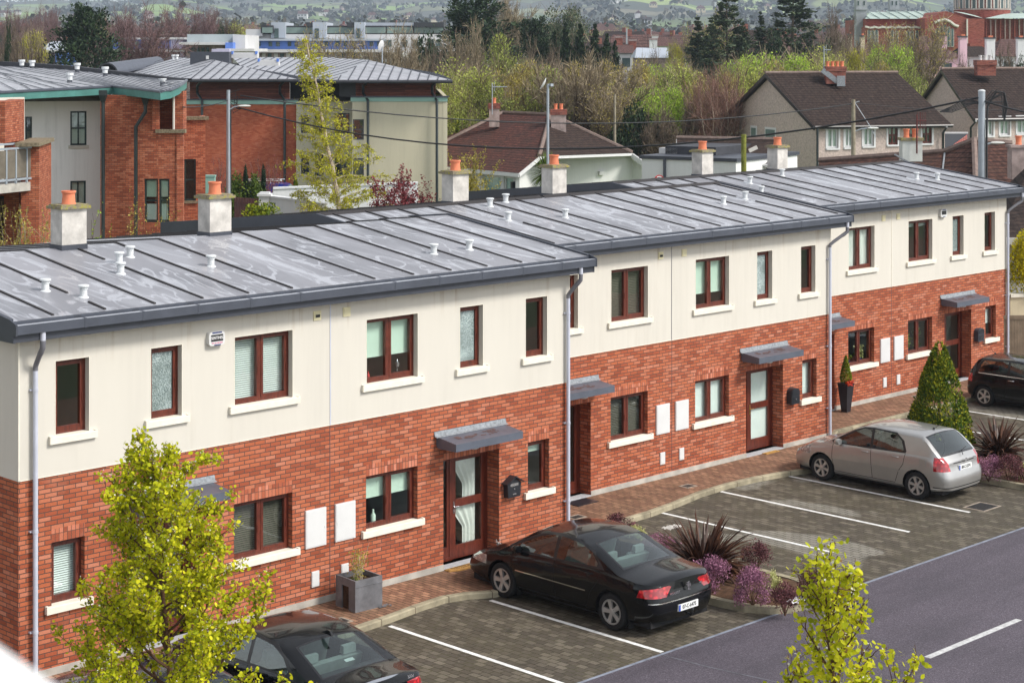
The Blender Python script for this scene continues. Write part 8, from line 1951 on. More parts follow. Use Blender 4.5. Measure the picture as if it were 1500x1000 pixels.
# --- poles, lamps, wires, aerials
def pole(name, label, px, d, py, r0, r1, mat, py_base=None):
 t = thing(name, label, 'pole', at(px, d, -.14)); H_ = pz(py, d) + .14; b = MB(); b.tube([(0, 0, 0), (0, 0, H_)], [r0, r1], 14); b.build('shaft', mat, t, smooth=50); return t, H_
rt = Vector((sa, -ca, 0)); fw = Vector((ca, sa, 0))
def lamp_head(t, H_, side=1, ln=1.2, z=0.0, s=1.0):
 b = MB(); b.tube([Vector((0, 0, z)), rt * side * ln * .5 + Vector((0, 0, z + .18)), rt * side * ln + Vector((0, 0, z + .22))], .035, 8); o = b.build('lamp_arm', 'galv', t); b = MB()
 M = Matrix.Translation(rt * side * (ln + .28 * s) + Vector((0, 0, z + .22))) @ Matrix.Rotation(math.atan2(rt.y, rt.x), 4, 'Z') @ Matrix.Diagonal((2.3 * s, .9 * s, .62 * s, 1)); b.lathe([(0, -.12), (.10, -.10), (.17, -.03), (.18, .02), (.13, .10), (0, .13)], M.translation, 14, M=M.to_3x3().to_4x4(), close=False); b.build('lamp_head', 'lamp_white' if 'lamp_white' in MATS else simple('lamp_white', (.62, .63, .60), .4, .1, 3).name, t, smooth=60)
t, h_ = pole('street_pole', 'grey street pole with a lamp and cables before the left brick walls', 334.5, 90, 132, .13, .085, 'galv'); lamp_head(t, h_, 1, .55, pz(158, 90), .8)
b = MB(); b.tube([rt * .12 + Vector((0, 0, 0)), rt * .12 + Vector((0, 0, h_ - .9))], .035, 6)
for k in range(7): a = k * .9; b.tube([rt * .1 + Vector((0, 0, h_ - .3 - .08 * k)), rt * (.35 + .12 * math.sin(a)) + Vector((0, 0, h_ - .15 - .16 * k)), rt * (.25 + .06 * k) + Vector((0, 0, h_ - .9))], .02, 5)
b.tube([Vector((0, 0, h_ - .15)), rt * .55 + Vector((0, 0, h_ + .02))], .02, 5); b.build('cable_bundle', 'cable', t)
t, h_ = pole('wooden_pole', 'weathered wooden pole with a street lamp before the left grey gabled house', 1250, 108, 146, .16, .11, 'pole_wood'); lamp_head(t, h_, 1, .9, pz(190, 108), .85)
b = MB(); b.tube([rt * -.3 + Vector((0, 0, h_ - .3)), rt * .35 + Vector((0, 0, h_ - .1))], .025, 5); b.tube([rt * .1 + Vector((0, 0, h_ - .2)), rt * 1.0 + Vector((0, 0, h_ - 1.6)), rt * 1.3 + Vector((0, 0, h_ - 2.2))], .02, 5); b.build('bracket', 'galv', t)
t, h_ = pole('steel_pole', 'tall grey steel pole with looped black cables above the far end of the terrace', 1438, 62, 134, .135, .115, 'galv'); lamp_head(t, h_, 1, .35, pz(213, 62), .62); b = MB(); b.lathe([(.125, h_), (.12, h_ + .03), (.05, h_ + .06)], (0, 0, 0), 14); b.build('pole_cap', 'vent_white', t)
b = MB(); b.tube([rt * .14 - fw * .1 + Vector((0, 0, 0)), rt * .14 - fw * .1 + Vector((0, 0, h_ - 1.2)), rt * .2 + Vector((0, 0, h_ - .5)), rt * .5 + Vector((0, 0, h_ + .0)), rt * .75 + Vector((0, 0, h_ - .05)), rt * .85 + Vector((0, 0, h_ - .5)), rt * .75 + Vector((0, 0, h_ - .95))], .035, 8)
for k in range(6):
 r = random.Random(k); b.tube([rt * .1 + Vector((0, 0, h_ - .3 - .03 * k)), rt * (.35 + .08 * k) + Vector((0, 0, h_ + r.uniform(-.15, .08))), rt * (.72 + r.uniform(-.08, .1)) + Vector((0, 0, h_ - .15)), rt * (.75 + r.uniform(-.08, .08)) + Vector((0, 0, h_ - .9))], .015, 5)
 b.tube([rt * -.1 + Vector((0, 0, h_ - .35)), rt * -.5 + Vector((0, 0, h_ - .25 - .05 * k)), rt * -1.0 + Vector((0, 0, h_ - .5 - .04 * k)), rt * -1.4 + Vector((0, 0, h_ - .68))], .015, 5)
b.tube([rt * -.6 + Vector((0, 0, h_ - .42)), rt * .7 + Vector((0, 0, h_ - .35))], .025, 5); b.build('cable_loops', 'cable', t)
b = MB()
for z in (1.2, 2.6, 3.9, 5.2): b.lathe([(.15, z), (.15, z + .06)], (0, 0, 0), 12)
b.build('pole_bands', 'galv', t)
pole('wooden_pole', 'slim bare wooden pole among the trees beside the bungalow', 900.5, 128, 138, .12, .08, 'pole_wood')
t, h_ = pole('mossy_post', 'mossy green wooden post with a small floodlight behind the far roof chimneys', 1089.5, 66, 197, .11, .09, 'moss_post' if 'moss_post' in MATS else simple('moss_post', (.17, .18, .04), .95, .4, 6, bmp=.5).name)
b = MB(); b.xbox(Matrix.Translation(rt * .33 + Vector((0, 0, h_ - .52))) @ Matrix.Rotation(math.atan2(rt.y, rt.x), 4, 'Z') @ Matrix.Rotation(R(-25), 4, 'Y'), .32, .16, .12); b.build('floodlight', 'pale_stone', t)
t, h_ = pole('lamp_post', 'grey lamp post with a white lantern behind the bungalow ridge', 792, 150, 161, .09, .07, 'galv'); lamp_head(t, h_, -1, .5, h_ - .1, .9)
t = thing('dish_mast', 'white satellite dish on a tall thin mast rising behind the fourth roof chimney', 'satellite dish', at(802.5, 70, 0)); b = MB(); zt_ = pz(124, 70); b.tube([(0, 0, 0), (0, 0, zt_)], .05, 10); b.build('mast', 'galv', t)
b = MB(); Md = Matrix.Translation(Vector((0, 0, zt_)) - rt * .12) @ Matrix.Rotation(math.atan2(rt.y, rt.x), 4, 'Z') @ Matrix.Rotation(R(-62), 4, 'Y'); b.lathe([(0, 0), (.1, .01), (.24, .06), (.25, .07), (.24, .08), (.1, .03), (0, .02)], Md.translation, 20, M=Md.to_3x3().to_4x4(), close=False); b.build('dish', 'lamp_white', t, smooth=50)
b = MB(); b.xbox(Matrix.Translation((0, 0, zt_ - .02)) @ Matrix.Translation(rt * .12), .14, .12, .10); b.tube([Vector((0, 0, zt_)), Vector((0, 0, zt_)) + rt * .15], .03, 6); b.build('receiver', 'galv', t)
def wire(label, A, B, sag, r_=.02):
 n = 18; b = MB(); b.tube([A.lerp(B, k / n) - Vector((0, 0, sag * 4 * (k / n) * (1 - k / n))) for k in range(n + 1)], r_, 5); o = b.build('overhead_cable', 'cable', smooth=True); return tag(o, label, 'cable')
P3 = lambda px, d, py: at(px, d, pz(py, d))
wire('upper of the two long cables sagging from the left street pole over the bungalow', P3(352, 90, 140), P3(1250, 108, 152), 1.25, .032)
wire('lower of the two long cables passing in front of the bungalow roof', P3(350, 90, 158), P3(1434, 62, 143), 1.85, .036)
wire('cable running off from the steel pole past the right edge', P3(1441, 62, 148), P3(1620, 56, 178), .15, .03)
wire('short cable from the street pole towards the brick apartment corner', P3(334, 90, 147), P3(268, 74, 157), .1, .022)
wire('thin cable between the wooden pole and the right-hand grey house', P3(1250, 108, 150), P3(1500, 132, 158), .3, .014)
t = thing('round_sign', 'round white no-parking sign with a red ring, above the roof near the bungalow gable', 'sign', at(965.5, 78, 0)); zs = pz(263.5, 78); b = MB(); b.tube([(0, 0, 0), (0, 0, zs)], .03, 8); b.build('post', 'galv', t)
MS = Matrix.Translation((0, 0, zs)) @ Matrix.Rotation(AN - R(90), 4, 'Z') @ Matrix.Rotation(R(90), 4, 'X'); b = MB(); b.lathe([(.21, .03), (.21, .05), (0, .051)], MS.translation, 28, M=MS.to_3x3().to_4x4()); o = b.build('disc', 'white_paint', t); b = MB(); b.lathe([(.21, .052), (.17, .053), (.17, .057), (.21, .057)], MS.translation, 28, M=MS.to_3x3().to_4x4(), close=False); b.build('red_ring', 'red_paint', t)
text_mesh('letter', 'P', .27, 'letter_black', t, MS @ Matrix.Translation((0, 0, .056))); b = MB(); b.xbox(MS @ Matrix.Translation((0, 0, .06)) @ Matrix.Rotation(R(-45), 4, 'Z'), .36, .03, .004); b.build('red_bar', 'red_paint', t)
t = thing('timber_fence_panel', 'grey timber fence panel at the right edge beside the last downpipe', 'fence', at(1483, 58.2, -.1)); b = MB()
for k in range(9): b.xbox(Matrix.Translation(rt * (-.10 + .03 * k * 3 - .16) + Vector((0, 0, .85))) @ Matrix.Rotation(math.atan2(rt.y, rt.x), 4, 'Z'), .085, .03, 1.8)
b.build('boards', 'timber_fence', t); b = MB(); b.xbox(Matrix.Translation(rt * .1 + Vector((0, 0, 1.78))) @ Matrix.Rotation(math.atan2(rt.y, rt.x), 4, 'Z'), .85, .06, .12); b.build('cap_rail', 'timber_fence', t)
twall('garden_wall', 'cream garden wall with a pale coping under the yellow hedge, at the right edge', [at(1477, 61.0, 1.95), at(1580, 61.4, 1.95)], 0, 'yellow_render', cap='sill_stone')
twall('garden_wall', 'low pale wall under a metal railing at the right edge', [at(1492, 58.6, .95), at(1560, 59.4, .95)], 0, 'yellow_render', cap='sill_stone')
t = thing('railing', 'grey metal railing on the low wall at the right edge', 'railing', at(1492, 58.6, 1.05)); b = MB()
for k in range(12): b.tube([rt * .13 * k, rt * .13 * k + Vector((0, 0, .6))], .012, 5)
for z in (.05, .6): b.tube([Vector((0, 0, z)), rt * 1.5 + Vector((0, 0, z))], .018, 5)
b.build('bars', 'galv', t)
g = MB(); n = 24
for i in range(n):
 pa, pb = 840 + 300 * i / n, 840 + 300 * (i + 1) / n; g.face([at(pa, 118, -.13), at(pb, 118, -.13), at(pb, 150, 1.1), at(pa, 150, 1.1)]);
g.build('grass_bank', simple('grass_bright', (.15, .24, .035), .95, .35, 1.2, bmp=.8).name); bpy.data.objects['grass_bank']['kind'] = 'structure'
# --- the town further off
def bx(px0, px1, d, py0, py1, dep, mat, name, parent, z0=None):
 """box front at depth d between the given columns and rows"""
 x0 = at(px0, d); x1 = at(px1, d); w = (x1 - x0).length; za = pz(py1, d) if z0 is None else z0; zb = pz(py0, d); M = Matrix.Translation(((x0.x + x1.x) / 2, (x0.y + x1.y) / 2, (za + zb) / 2)) @ Matrix.Rotation(AN - R(90), 4, 'Z') @ Matrix.Translation((0, dep / 2, 0)); b = MB(); b.xbox(M, w, dep, zb - za); return b.build(name, mat, parent)
D = 235.0
t = thing('long_apartment_block', 'long low apartment block banded in blue, white and black, top centre left', 'building')
base = bx(360, 660, D, 85, 99, 14, 'white_far', 'wall', t, 0.0); bx(360, 560, D - .2, 77, 86, 14, 'old_render', 'wall', t); bx(352, 640, D - 1.2, 72.5, 77, 15, 'white_far', 'balcony_band', t)
bx(360, 560, D, 59.5, 73, 13, 'blue_paint', 'blue_wall', t); bx(560, 662, D - .1, 57, 76, 13, 'white_far', 'wall', t); bx(356, 565, D - .8, 57, 60, 14, 'panel_grey', 'ledge', t)
bx(362, 660, D + 1.5, 50.5, 58, 11, 'white_far', 'parapet', t)
for i, (a, c) in enumerate(((397, 418), (458, 478), (519, 534))): bx(a, c, D + 1, 33, 56, 9, 'panel_grey', 'grey_tower', t)
for (a, c) in ((384, 398), (418, 459), (478, 520), (534, 566), (566, 606), (606, 650)): o = bx(a, c, D + 2, 38, 50, 9, 'black_far', 'roof_storey', t); bx(a + 1, c - 1, D + 1.9, 40.5, 49, .3, 'glass_green', 'window', o)
for (a, c) in ((448, 459), (508, 520), (606, 650)): bx(a, c, D + 1.2, 33, 40, 9, 'black_far', 'lift_housing', t)
for (a, c) in ((534, 606),): bx(a, c, D + 3, 33.5, 38, 9, 'panel_grey', 'roof_housing', t)
for a in (402, 461, 522): bx(a, a + 6, D + .8, 42, 56, .3, 'glass_far', 'window', t)
for i, px in enumerate((379, 396, 407, 424, 434, 446, 470, 478, 494, 506, 519, 531, 544, 555)): bx(px - 2.6, px + 2.6, D - .15, 61.5, 68, .4, 'glass_far', 'window', t)
for i, px in enumerate((570, 593, 609, 630, 642)): bx(px - 3.5, px + 3.5, D - .25, 59, 69, .4, 'glass_far', 'window', t)
for px in range(368, 560, 9): bx(px - 2.8, px + 2.8, D - .35, 78.5, 84.5, .4, 'glass_far' if px % 2 else 'white_far', 'window', t)
bx(360, 384, D + .5, 43, 53, 9, 'white_far', 'wall', t); o = bx(382, 400, D + .3, 37.5, 49, 8, 'black_far', 'roof_storey', t); bx(384, 399, D + .1, 40.5, 48.5, .3, 'glass_green', 'window', o)
t = thing('metal_hall', 'pale metal-clad hall between the bare trees and the long block', 'building'); bx(274, 341, 218, 50.5, 62, 12, 'panel_pale' if 'panel_pale' in MATS else simple('panel_pale', (.36, .41, .43), .6, .12, .4).name, 'upper_wall', t); bx(262, 332, 216, 62, 66, 14, 'white_far', 'canopy_band', t); bx(272, 345, 219, 66, 85, 12, 'old_render', 'lower_wall', t, 0)
for px in range(274, 306, 7): bx(px, px + 4, 218.7, 70, 78, .4, 'glass_far', 'window', t)
bx(341, 359, 217, 51.5, 73, 12, 'white_far', 'end_wall', t, 0); bx(330, 341, 215, 62.5, 72, 8, 'blue_paint', 'blue_wall', t); bx(317, 372, 214, 71.5, 75.5, 12, 'white_far', 'ledge', t); bx(310, 336, 213, 72, 79, 2, 'lilac_paint', 'porch', t)
t = thing('blue_school_block', 'low blue building with a white roof edge behind the dark conifer', 'building'); bx(160, 270, 220, 55, 58, 13, 'white_far', 'roof_edge', t); bx(164, 250, 221, 58, 73, 11, 'blue_paint', 'upper_wall', t); bx(250, 268, 220.8, 58, 73, 11, 'lilac_paint', 'end_wall', t); bx(160, 270, 219, 72, 76, 13, 'white_far', 'ledge', t); bx(160, 264, 221, 76, 84, 11, 'old_render', 'lower_wall', t, 0); bx(264, 269, 219.5, 76, 84, 1, 'lilac_paint', 'column', t, 0)
for px in (186, 200, 214, 232): bx(px - 3, px + 3, 220.7, 61, 68, .4, 'glass_green', 'window', t)
t = thing('pavilion', 'small pavilion with a grey hipped roof beside the dark conifer, far left', 'building'); A = [at(41, 210, pz(74, 210)), at(92, 210, pz(74, 210)), at(98, 226, pz(72, 218)), at(45, 226, pz(72, 218))]; ap_, ap2 = at(78, 218, pz(61, 218)), at(90, 219, pz(61, 219)); b = MB(); [b.face(q) for q in ([A[0], A[1], ap2, ap_], [A[1], A[2], ap2], [A[2], A[3], ap_, ap2], [A[3], A[0], ap_])]; b.face(A); b.build('roof', 'panel_grey', t, norm=False); bx(48, 68, 211, 77, 96, 8, 'old_render', 'wall', t, 0); bx(81, 92, 210.6, 77, 98, 8, 'blue_paint', 'blue_wall', t, 0); bx(41, 94, 209.8, 73.5, 77, .4, 'white_far', 'fascia', t)
DC = 262.0
t = thing('church', 'dark red brick church with green copper roofs, a domed drum and tall windows, top right', 'church')
nv = bx(1268, 1362, DC, 28, 90, 16, 'church_brick', 'nave_wall', t, 0); bx(1268, 1362, DC - 3, 40, 90, 3, 'church_brick', 'aisle_wall', t, 0)
b = MB(); q = [at(1267, DC - .6, pz(28, DC)), at(1372, DC - .6, pz(28, DC)), at(1372, DC + 9, pz(16.5, DC + 9)), at(1274, DC + 9, pz(18, DC + 9))]; b.face(q); b.face([at(1267, DC + 18, pz(28, DC)), at(1372, DC + 18, pz(28, DC)), q[2], q[3]]); b.face([q[0], q[3], at(1267, DC + 18, pz(28, DC))]); ribbed(b, q, 1.4, .08, .12, 0); b.build('roof', 'copper_green', t, norm=False)
b = MB()
for k in range(8): c_ = at(1271 + k * 12, DC - 3.1, pz(40.5, DC)); M = Matrix.Translation(c_) @ Matrix.Rotation(AN - R(90), 4, 'Z'); b.xbox(M @ Matrix.Rotation(R(14), 4, 'Y'), .7, .3, .25); b.xbox(M @ Matrix.Translation((.6, 0, -.05)) @ Matrix.Rotation(R(-8), 4, 'Y'), .7, .3, .25)
b.build('scalloped_coping', 'pale_stone', t)
def arch_win(px, d, y0, y1, w, parent):
 c = at(px, d); M = Matrix.Translation((c.x, c.y, 0)) @ Matrix.Rotation(AN - R(90), 4, 'Z'); z0, z1 = pz(y1, d), pz(y0, d); r_ = w / 2
 pr = [(-r_, z0), (r_, z0), (r_, z1 - r_)] + [(r_ * math.cos(a), z1 - r_ + r_ * math.sin(a)) for a in [math.pi * k / 8 for k in range(1, 8)]] + [(-r_, z1 - r_)]; b = MB(); b.prism(pr, -.1, .05, 'y'); b.v = [tuple(M @ Vector(v)) for v in b.v]; o = b.build('window_surround', 'pale_stone', parent)
 b = MB(); k = .62; pr2 = [(x * k, z0 + .2 + (z - z0) * .97 - .1) for x, z in pr]; b.prism(pr2, -.16, -.1, 'y'); b.v = [tuple(M @ Vector(v)) for v in b.v]; b.build('pane', 'glass_far', o)
for px in (1273, 1278.5, 1284, 1307, 1313.5, 1330, 1336, 1343): arch_win(px, DC - 3.05, 44 if px < 1300 else 45, 66, .46, t)
g0, g1 = at(1355, DC - 6), at(1442, DC - 6); b = MB(); pl_ = [(1355, 90), (1355, 27), (1370, 24), (1377, 19), (1385, 16.8), (1393, 18.5), (1405, 23), (1418, 27.5), (1442, 27.5), (1442, 90)]
fr = [at(px, DC - 6, pz(py, DC - 6) if py < 90 else 0) for px, py in pl_]; bk = [p + fw * 16 for p in fr]; b.face(fr); b.face(bk)
for i in range(len(fr)): j = (i + 1) % len(fr); b.face([fr[i], fr[j], bk[j], bk[i]])
b.build('transept', 'church_brick', t, norm=False)
b = MB(); cp = [(1369, 33), (1378, 30), (1385, 29), (1392, 32), (1398, 37), (1404, 39)]; b.tube([at(px, DC - 6.2, pz(py, DC - 6)) for px, py in cp], .22, 5); b.build('gable_coping', 'pale_stone', t)
for px, y0 in ((1372.5, 42), (1378, 39), (1384, 37), (1389.5, 39), (1395, 42)): arch_win(px, DC - 6.1, y0, 52 if px < 1387 else 69, .42, t)
bx(1442, 1560, DC - 4, 28, 90, 22, 'church_brick', 'choir_wall', t, 0)
for k, px in enumerate(range(1444, 1506, 7)): bx(px, px + 1.2, DC - 4.5, 29, 62, .5, 'old_render' if k % 3 else 'church_brick', 'wall_fin', t)
bx(1416, 1418, DC - 6.3, 28, 82, .3, 'pale_stone', 'corner_strip', t); bx(1421, 1441, DC - 8, 64, 90, 4, 'church_brick', 'side_chapel', t, 0)
b = MB(); q = [at(1396, DC - 5, pz(18, DC)), at(1440, DC - 5, pz(28, DC)), at(1420, DC + 8, pz(18, DC))]; b.face(q); b.face([at(1443, DC - 5, pz(28, DC)), at(1560, DC - 5, pz(28, DC)), at(1540, DC + 4, pz(19, DC)), at(1475, DC + 4, pz(19, DC))]); b.build('roof', 'copper_green', t, norm=False)
cc = at(1438.5, DC + 6); rr = 40.5 * (DC + 6) / F_; b = MB(); b.lathe([(rr, pz(26, DC)), (rr, pz(13.5, DC)), (rr * 1.02, pz(13.3, DC)), (rr * 1.02, pz(12.8, DC)), (rr * .97, pz(12.8, DC)), (rr * .97, pz(-22, DC)), (rr * 1.03, pz(-22, DC)), (rr * 1.03, pz(-24, DC)), (rr * .8, pz(-32, DC)), (rr * .4, pz(-37, DC)), (0, pz(-38, DC))], tuple(cc), 40); dr_ = b.build('drum', 'church_brick', t)
b = MB(); b.lathe([(rr * 1.03, pz(13.6, DC)), (rr * 1.03, pz(12.6, DC))], tuple(cc), 40); b.build('string_course', 'pale_stone', dr_)
for k in range(24):
 a = 2 * math.pi * k / 24
 if math.cos(a - AN) > .1: continue
 M = Matrix.Translation((cc.x + rr * .98 * math.cos(a), cc.y + rr * .98 * math.sin(a), (pz(12.5, DC) + pz(-20, DC)) / 2)) @ Matrix.Rotation(a, 4, 'Z'); b = MB(); b.xbox(M @ Matrix.Translation((0, .32, 0)), .22, .16, 3.0); b.xbox(M @ Matrix.Translation((0, -.32, 0)), .22, .16, 3.0); b.build('window_surround', 'pale_stone', dr_); b = MB(); b.xbox(M, .12, .5, 3.0); b.build('pane', 'glass_far', dr_)
for px, w_, yt, d in ((1262, 16, -20, DC + 2), (1310.5, 13.5, -12, DC + 14)):
 o = bx(px - w_ / 2, px + w_ / 2, d, yt, 60, 1.4, 'church_stone', 'tower', t, 0); bx(px - w_ / 2 - .8, px + w_ / 2 + .8, d - .15, 13.5, 14.8, 1.7, 'church_stone', 'string_course', o); bx(px - w_ / 2 + 2.5, px - w_ / 2 + 4.5, d - .08, 2, 8, .2, 'glass_far', 'window', o); bx(px + w_ / 2 - 5, px + w_ / 2 - 3, d - .08, 2, 8, .2, 'glass_far', 'window', o)
def cottage(name, label, px0, px1, d, y_e, y_r, wallm, roofm, dep=7, hipd=.3, cat='house', group=None, chim=()):
 t = thing(name, label, cat, at((px0 + px1) / 2, d, 0), AN - R(90), group); w = (px1 - px0) * d / F_; ze, zr = pz(y_e, d), pz(y_r, d); b = MB(); b.box(-w / 2 + .3, w / 2 - .3, .3, dep, 0, ze); b.build('wall', wallm, t); b = MB(); k = w * hipd
 E_ = [(-w / 2, 0, ze), (w / 2, 0, ze), (w / 2, dep + .3, ze), (-w / 2, dep + .3, ze)]; a, c = (-w / 2 + k, dep / 2, zr), (w / 2 - k, dep / 2, zr)
 slope_face(b, [E_[0], E_[1], c, a]); slope_face(b, [E_[1], E_[2], c]); slope_face(b, [E_[2], E_[3], a, c]); slope_face(b, [E_[3], E_[0], a]); b.face([(x, y, z - .02) for x, y, z in E_]); b.build('roof', roofm, t, norm=False)
 for (cx_, m_, h) in chim:
  q = MB(); x = cx_ * w / 2; q.box(x - .45, x + .45, dep / 2 - .3, dep / 2 + .3, ze, zr + h); o = q.build('chimney', m_, t); q = MB(); q.box(x - .5, x + .5, dep / 2 - .35, dep / 2 + .35, zr + h, zr + h + .2); q.build('chimney_cap', 'old_render', o)
 n = max(1, int(w / 3.2))
 for i in range(n): x = -w / 2 + w * (i + .5) / n; q = MB(); q.box(x - .5, x + .5, .24, .3, ze - 1.7, ze - .6); q.build('window', 'glass_far', t)
 return t
cottage('pink_house', 'pale pink house with a grey slate roof in front of the church', 1364, 1412, 186, 84, 70, 'pink_render', 'tiles_far', 7, .35, chim=())
cottage('slate_roofed_house', 'grey-roofed house with a rooflight left of the pink chimney, by the church', 1340, 1392, 205, 78, 52, 'old_render', 'tiles_far', 9, .4)
cottage('brown_roofed_house', 'brown-roofed house at the right edge in front of the church choir', 1456, 1545, 196, 83, 57, 'white_far', 'tiles_far', 9, .3)
cottage('dark_roofed_house', 'dark-roofed white house between the pink and white chimneys', 1408, 1462, 192, 83, 68, 'white_far', 'tiles_dark', 7, .2)
cottage('slate_roofed_house', 'grey-roofed house with two cream chimneys left of the church nave', 1258, 1292, 210, 82, 64, 'yellow_render', 'tiles_far', 7, .3)
def lone_stack(label, px, d, y0, y1, w, mat):
 t = thing('tall_chimney', label, 'chimney'); bx(px - w / 2, px + w / 2, d, y0, y1, .8, mat, 'shaft', t, 0); bx(px - w / 2 - .8, px + w / 2 + .8, d - .1, y0 - 2, y0, 1.0, 'zinc_dark', 'cap', t); bx(px - w / 4, px + w / 4, d, y0 - 4.5, y0 - 2, .4, 'terracotta', 'chimney_pot', t)
lone_stack('pink rendered chimney, left of the pair before the church transept', 1382, 200, 53, 80, 10, 'pink_render'); lone_stack('tall pink chimney against the church wall, right of the pair', 1411.5, 184, 55, 84, 10.5, 'pink_render'); lone_stack('white chimney before the ribbed church choir wall', 1451.5, 190, 57, 84, 12.5, 'wall_white'); lone_stack('short white chimney at the right edge before the church', 1496, 190, 57, 68, 10, 'wall_white')
lone_stack('left of two small cream chimneys beside the slim church tower', 1246, 212, 52, 70, 5, 'yellow_render'); lone_stack('right of two small cream chimneys beside the slim church tower', 1264, 211, 54, 72, 6, 'yellow_render')
cottage('slate_roofed_house', 'long grey slate roof below the far fields, right of the row of conifers', 930, 986, 215, 85, 70, 'old_render', 'panel_grey', 8, .1, chim=((.1, 'chimney_pale', .9),))
cottage('white_gabled_house', 'brown-roofed house with a white gable edge, between the conifers and the slate roof', 905, 930, 230, 78, 65, 'white_far', 'tiles_far', 7, .02, chim=((-.7, 'chimney_brick', .8), (.95, 'chimney_brick', .4)))
cottage('white_chimneyed_house', 'dark-roofed white house with a wide white chimney, middle distance', 958, 990, 260, 68, 54, 'white_far', 'tiles_far', 8, .3, chim=((-.7, 'white_far', .1),))
for px in (918, 953): t, h_ = pole('floodlight_mast', 'thin floodlight mast, %s of two above the far rooftops' % ('left' if px < 930 else 'right'), px, 330, 42, .16, .12, 'galv')
VAR = []
for i, (wm, rm) in enumerate((('white_far', 'tiles_far'), ('old_render', 'tiles_far'), ('white_far', 'tiles_dark'), ('yellow_render', 'tiles_far'))):
 t = thing('far_house', 'one of the small hazy houses in the far town', 'house', (0, 0, 0), 0, 'small hazy houses of the far town'); b = MB(); b.box(-5, 5, -3.5, 3.5, 0, 5.2); b.build('wall', wm, t); b = MB(); k = 2.5 if i % 2 else .2
 E_ = [(-5.3, -3.9, 5.1), (5.3, -3.9, 5.1), (5.3, 3.9, 5.1), (-5.3, 3.9, 5.1)]; a, c = (-5.3 + k, 0, 8.1), (5.3 - k, 0, 8.1); [b.face(q) for q in ([E_[0], E_[1], c, a], [E_[1], E_[2], c], [E_[2], E_[3], a, c], [E_[3], E_[0], a])]; rf = b.build('roof', rm, t, norm=False)
 b = MB(); b.box(-.42, .42, -.35, .35, 7.0, 9.0); b.build('chimney', 'chimney_brick', rf)
 for x in (-3.2, 0, 3.2): b = MB(); b.box(x - .7, x + .7, -3.56, -3.5, 3.0, 4.3); b.build('window', 'glass_far', t)
 VAR.append(t)
r = random.Random(12); first = set()
def put_house(px, d, z):
 i = r.randrange(4); ang = AN - R(90) + r.choice((0, 0, .5, -.5, 1.57)) + r.uniform(-.15, .15)
 if i in first: dup(VAR[i], at(px, d, z), ang, None, r.uniform(.85, 1.15))
 else: first.add(i); VAR[i].location = at(px, d, z); VAR[i].rotation_euler = (0, 0, ang)
# --- hills
b = MB(); rows = [168, 185, 205, 225, 250, 298, 340, 400, 470, 550, 650, 750, 850, 930, 1000] + [1000 + 95 * k for k in range(1, 39)] + [4700, 4900]; cols = list(range(-420, 1960, 20)); Vx = []
for d in rows:
 Vx.append([at(px, d, hill_h(px, d) if d < 4650 else hill_h(px, 4600) - (d - 4600) * .25) for px in cols])
for i in range(len(rows) - 1):
 for j in range(len(cols) - 1): b.face([Vx[i][j], Vx[i][j + 1], Vx[i + 1][j + 1], Vx[i + 1][j]])
m, nt, bs = nmat('hill_fields'); p = wpos(nt); pw = N(nt, 'ShaderNodeVectorMath', operation='ADD'); L(nt, p, pw.inputs[0]); nn = N(nt, 'ShaderNodeTexNoise'); nn.inputs['Scale'].default_value = .006; L(nt, p, nn.inputs['Vector']); sc_ = N(nt, 'ShaderNodeVectorMath', operation='SCALE'); L(nt, nn.outputs['Color'], sc_.inputs[0]); sc_.inputs['Scale'].default_value = 90; L(nt, sc_.outputs[0], pw.inputs[1])
v = N(nt, 'ShaderNodeTexVoronoi'); v.inputs['Scale'].default_value = .0052; v.voronoi_dimensions = '2D'; L(nt, pw.outputs[0], v.inputs['Vector']); s_ = N(nt, 'ShaderNodeSeparateColor'); L(nt, v.outputs['Color'], s_.inputs[0])
c = ramp(nt, s_.outputs[0], [(.0, (.045, .055, .035)), (.40, (.06, .065, .05)), (.44, (.12, .19, .05)), (.62, (.20, .30, .07)), (.80, (.13, .12, .08)), (1, (.27, .36, .11))])
v2 = N(nt, 'ShaderNodeTexVoronoi'); v2.feature = 'DISTANCE_TO_EDGE'; v2.voronoi_dimensions = '2D'; v2.inputs['Scale'].default_value = .0052; L(nt, pw.outputs[0], v2.inputs['Vector']); c = mixc(nt, ramp(nt, v2.outputs['Distance'], [(.03, (1, 1, 1)), (.07, (0, 0, 0))]), c, (.035, .042, .03))
c = mixc(nt, ramp(nt, nz(nt, .0016, 3, .5, p), [(.48, (0, 0, 0)), (.60, (.85, .85, .85))]), c, ramp(nt, nz(nt, .05, 2, .5, p), [(.3, (.035, .045, .035)), (.7, (.09, .08, .07))])); L(nt, c, bs.inputs['Base Color']); bs.inputs['Roughness'].default_value = 1
tag(b.build('hills', 'hill_fields', smooth=True, uv=False, norm=False), kind='structure')
rng = random.Random(4); lc = LC(99); P = []; Pd = []
def clump(px, d, s, k):
 c_ = at(px, d, hill_h(px, d))
 for _ in range(k): P.append(c_ + Vector((rng.gauss(0, s * .5), rng.gauss(0, s * .5), abs(rng.gauss(0, s * .35)) + s * .1)))
for _ in range(2600):
 d = rng.uniform(700, 4600); px = rng.uniform(-120, 1620)
 if noise.noise(Vector((px * .012, d * .0016, 1))) > -.12: clump(px, d, rng.uniform(7, 14), 9)
for _ in range(500): clump(rng.uniform(-100, 1600), 4550, rng.uniform(6, 12), 8)
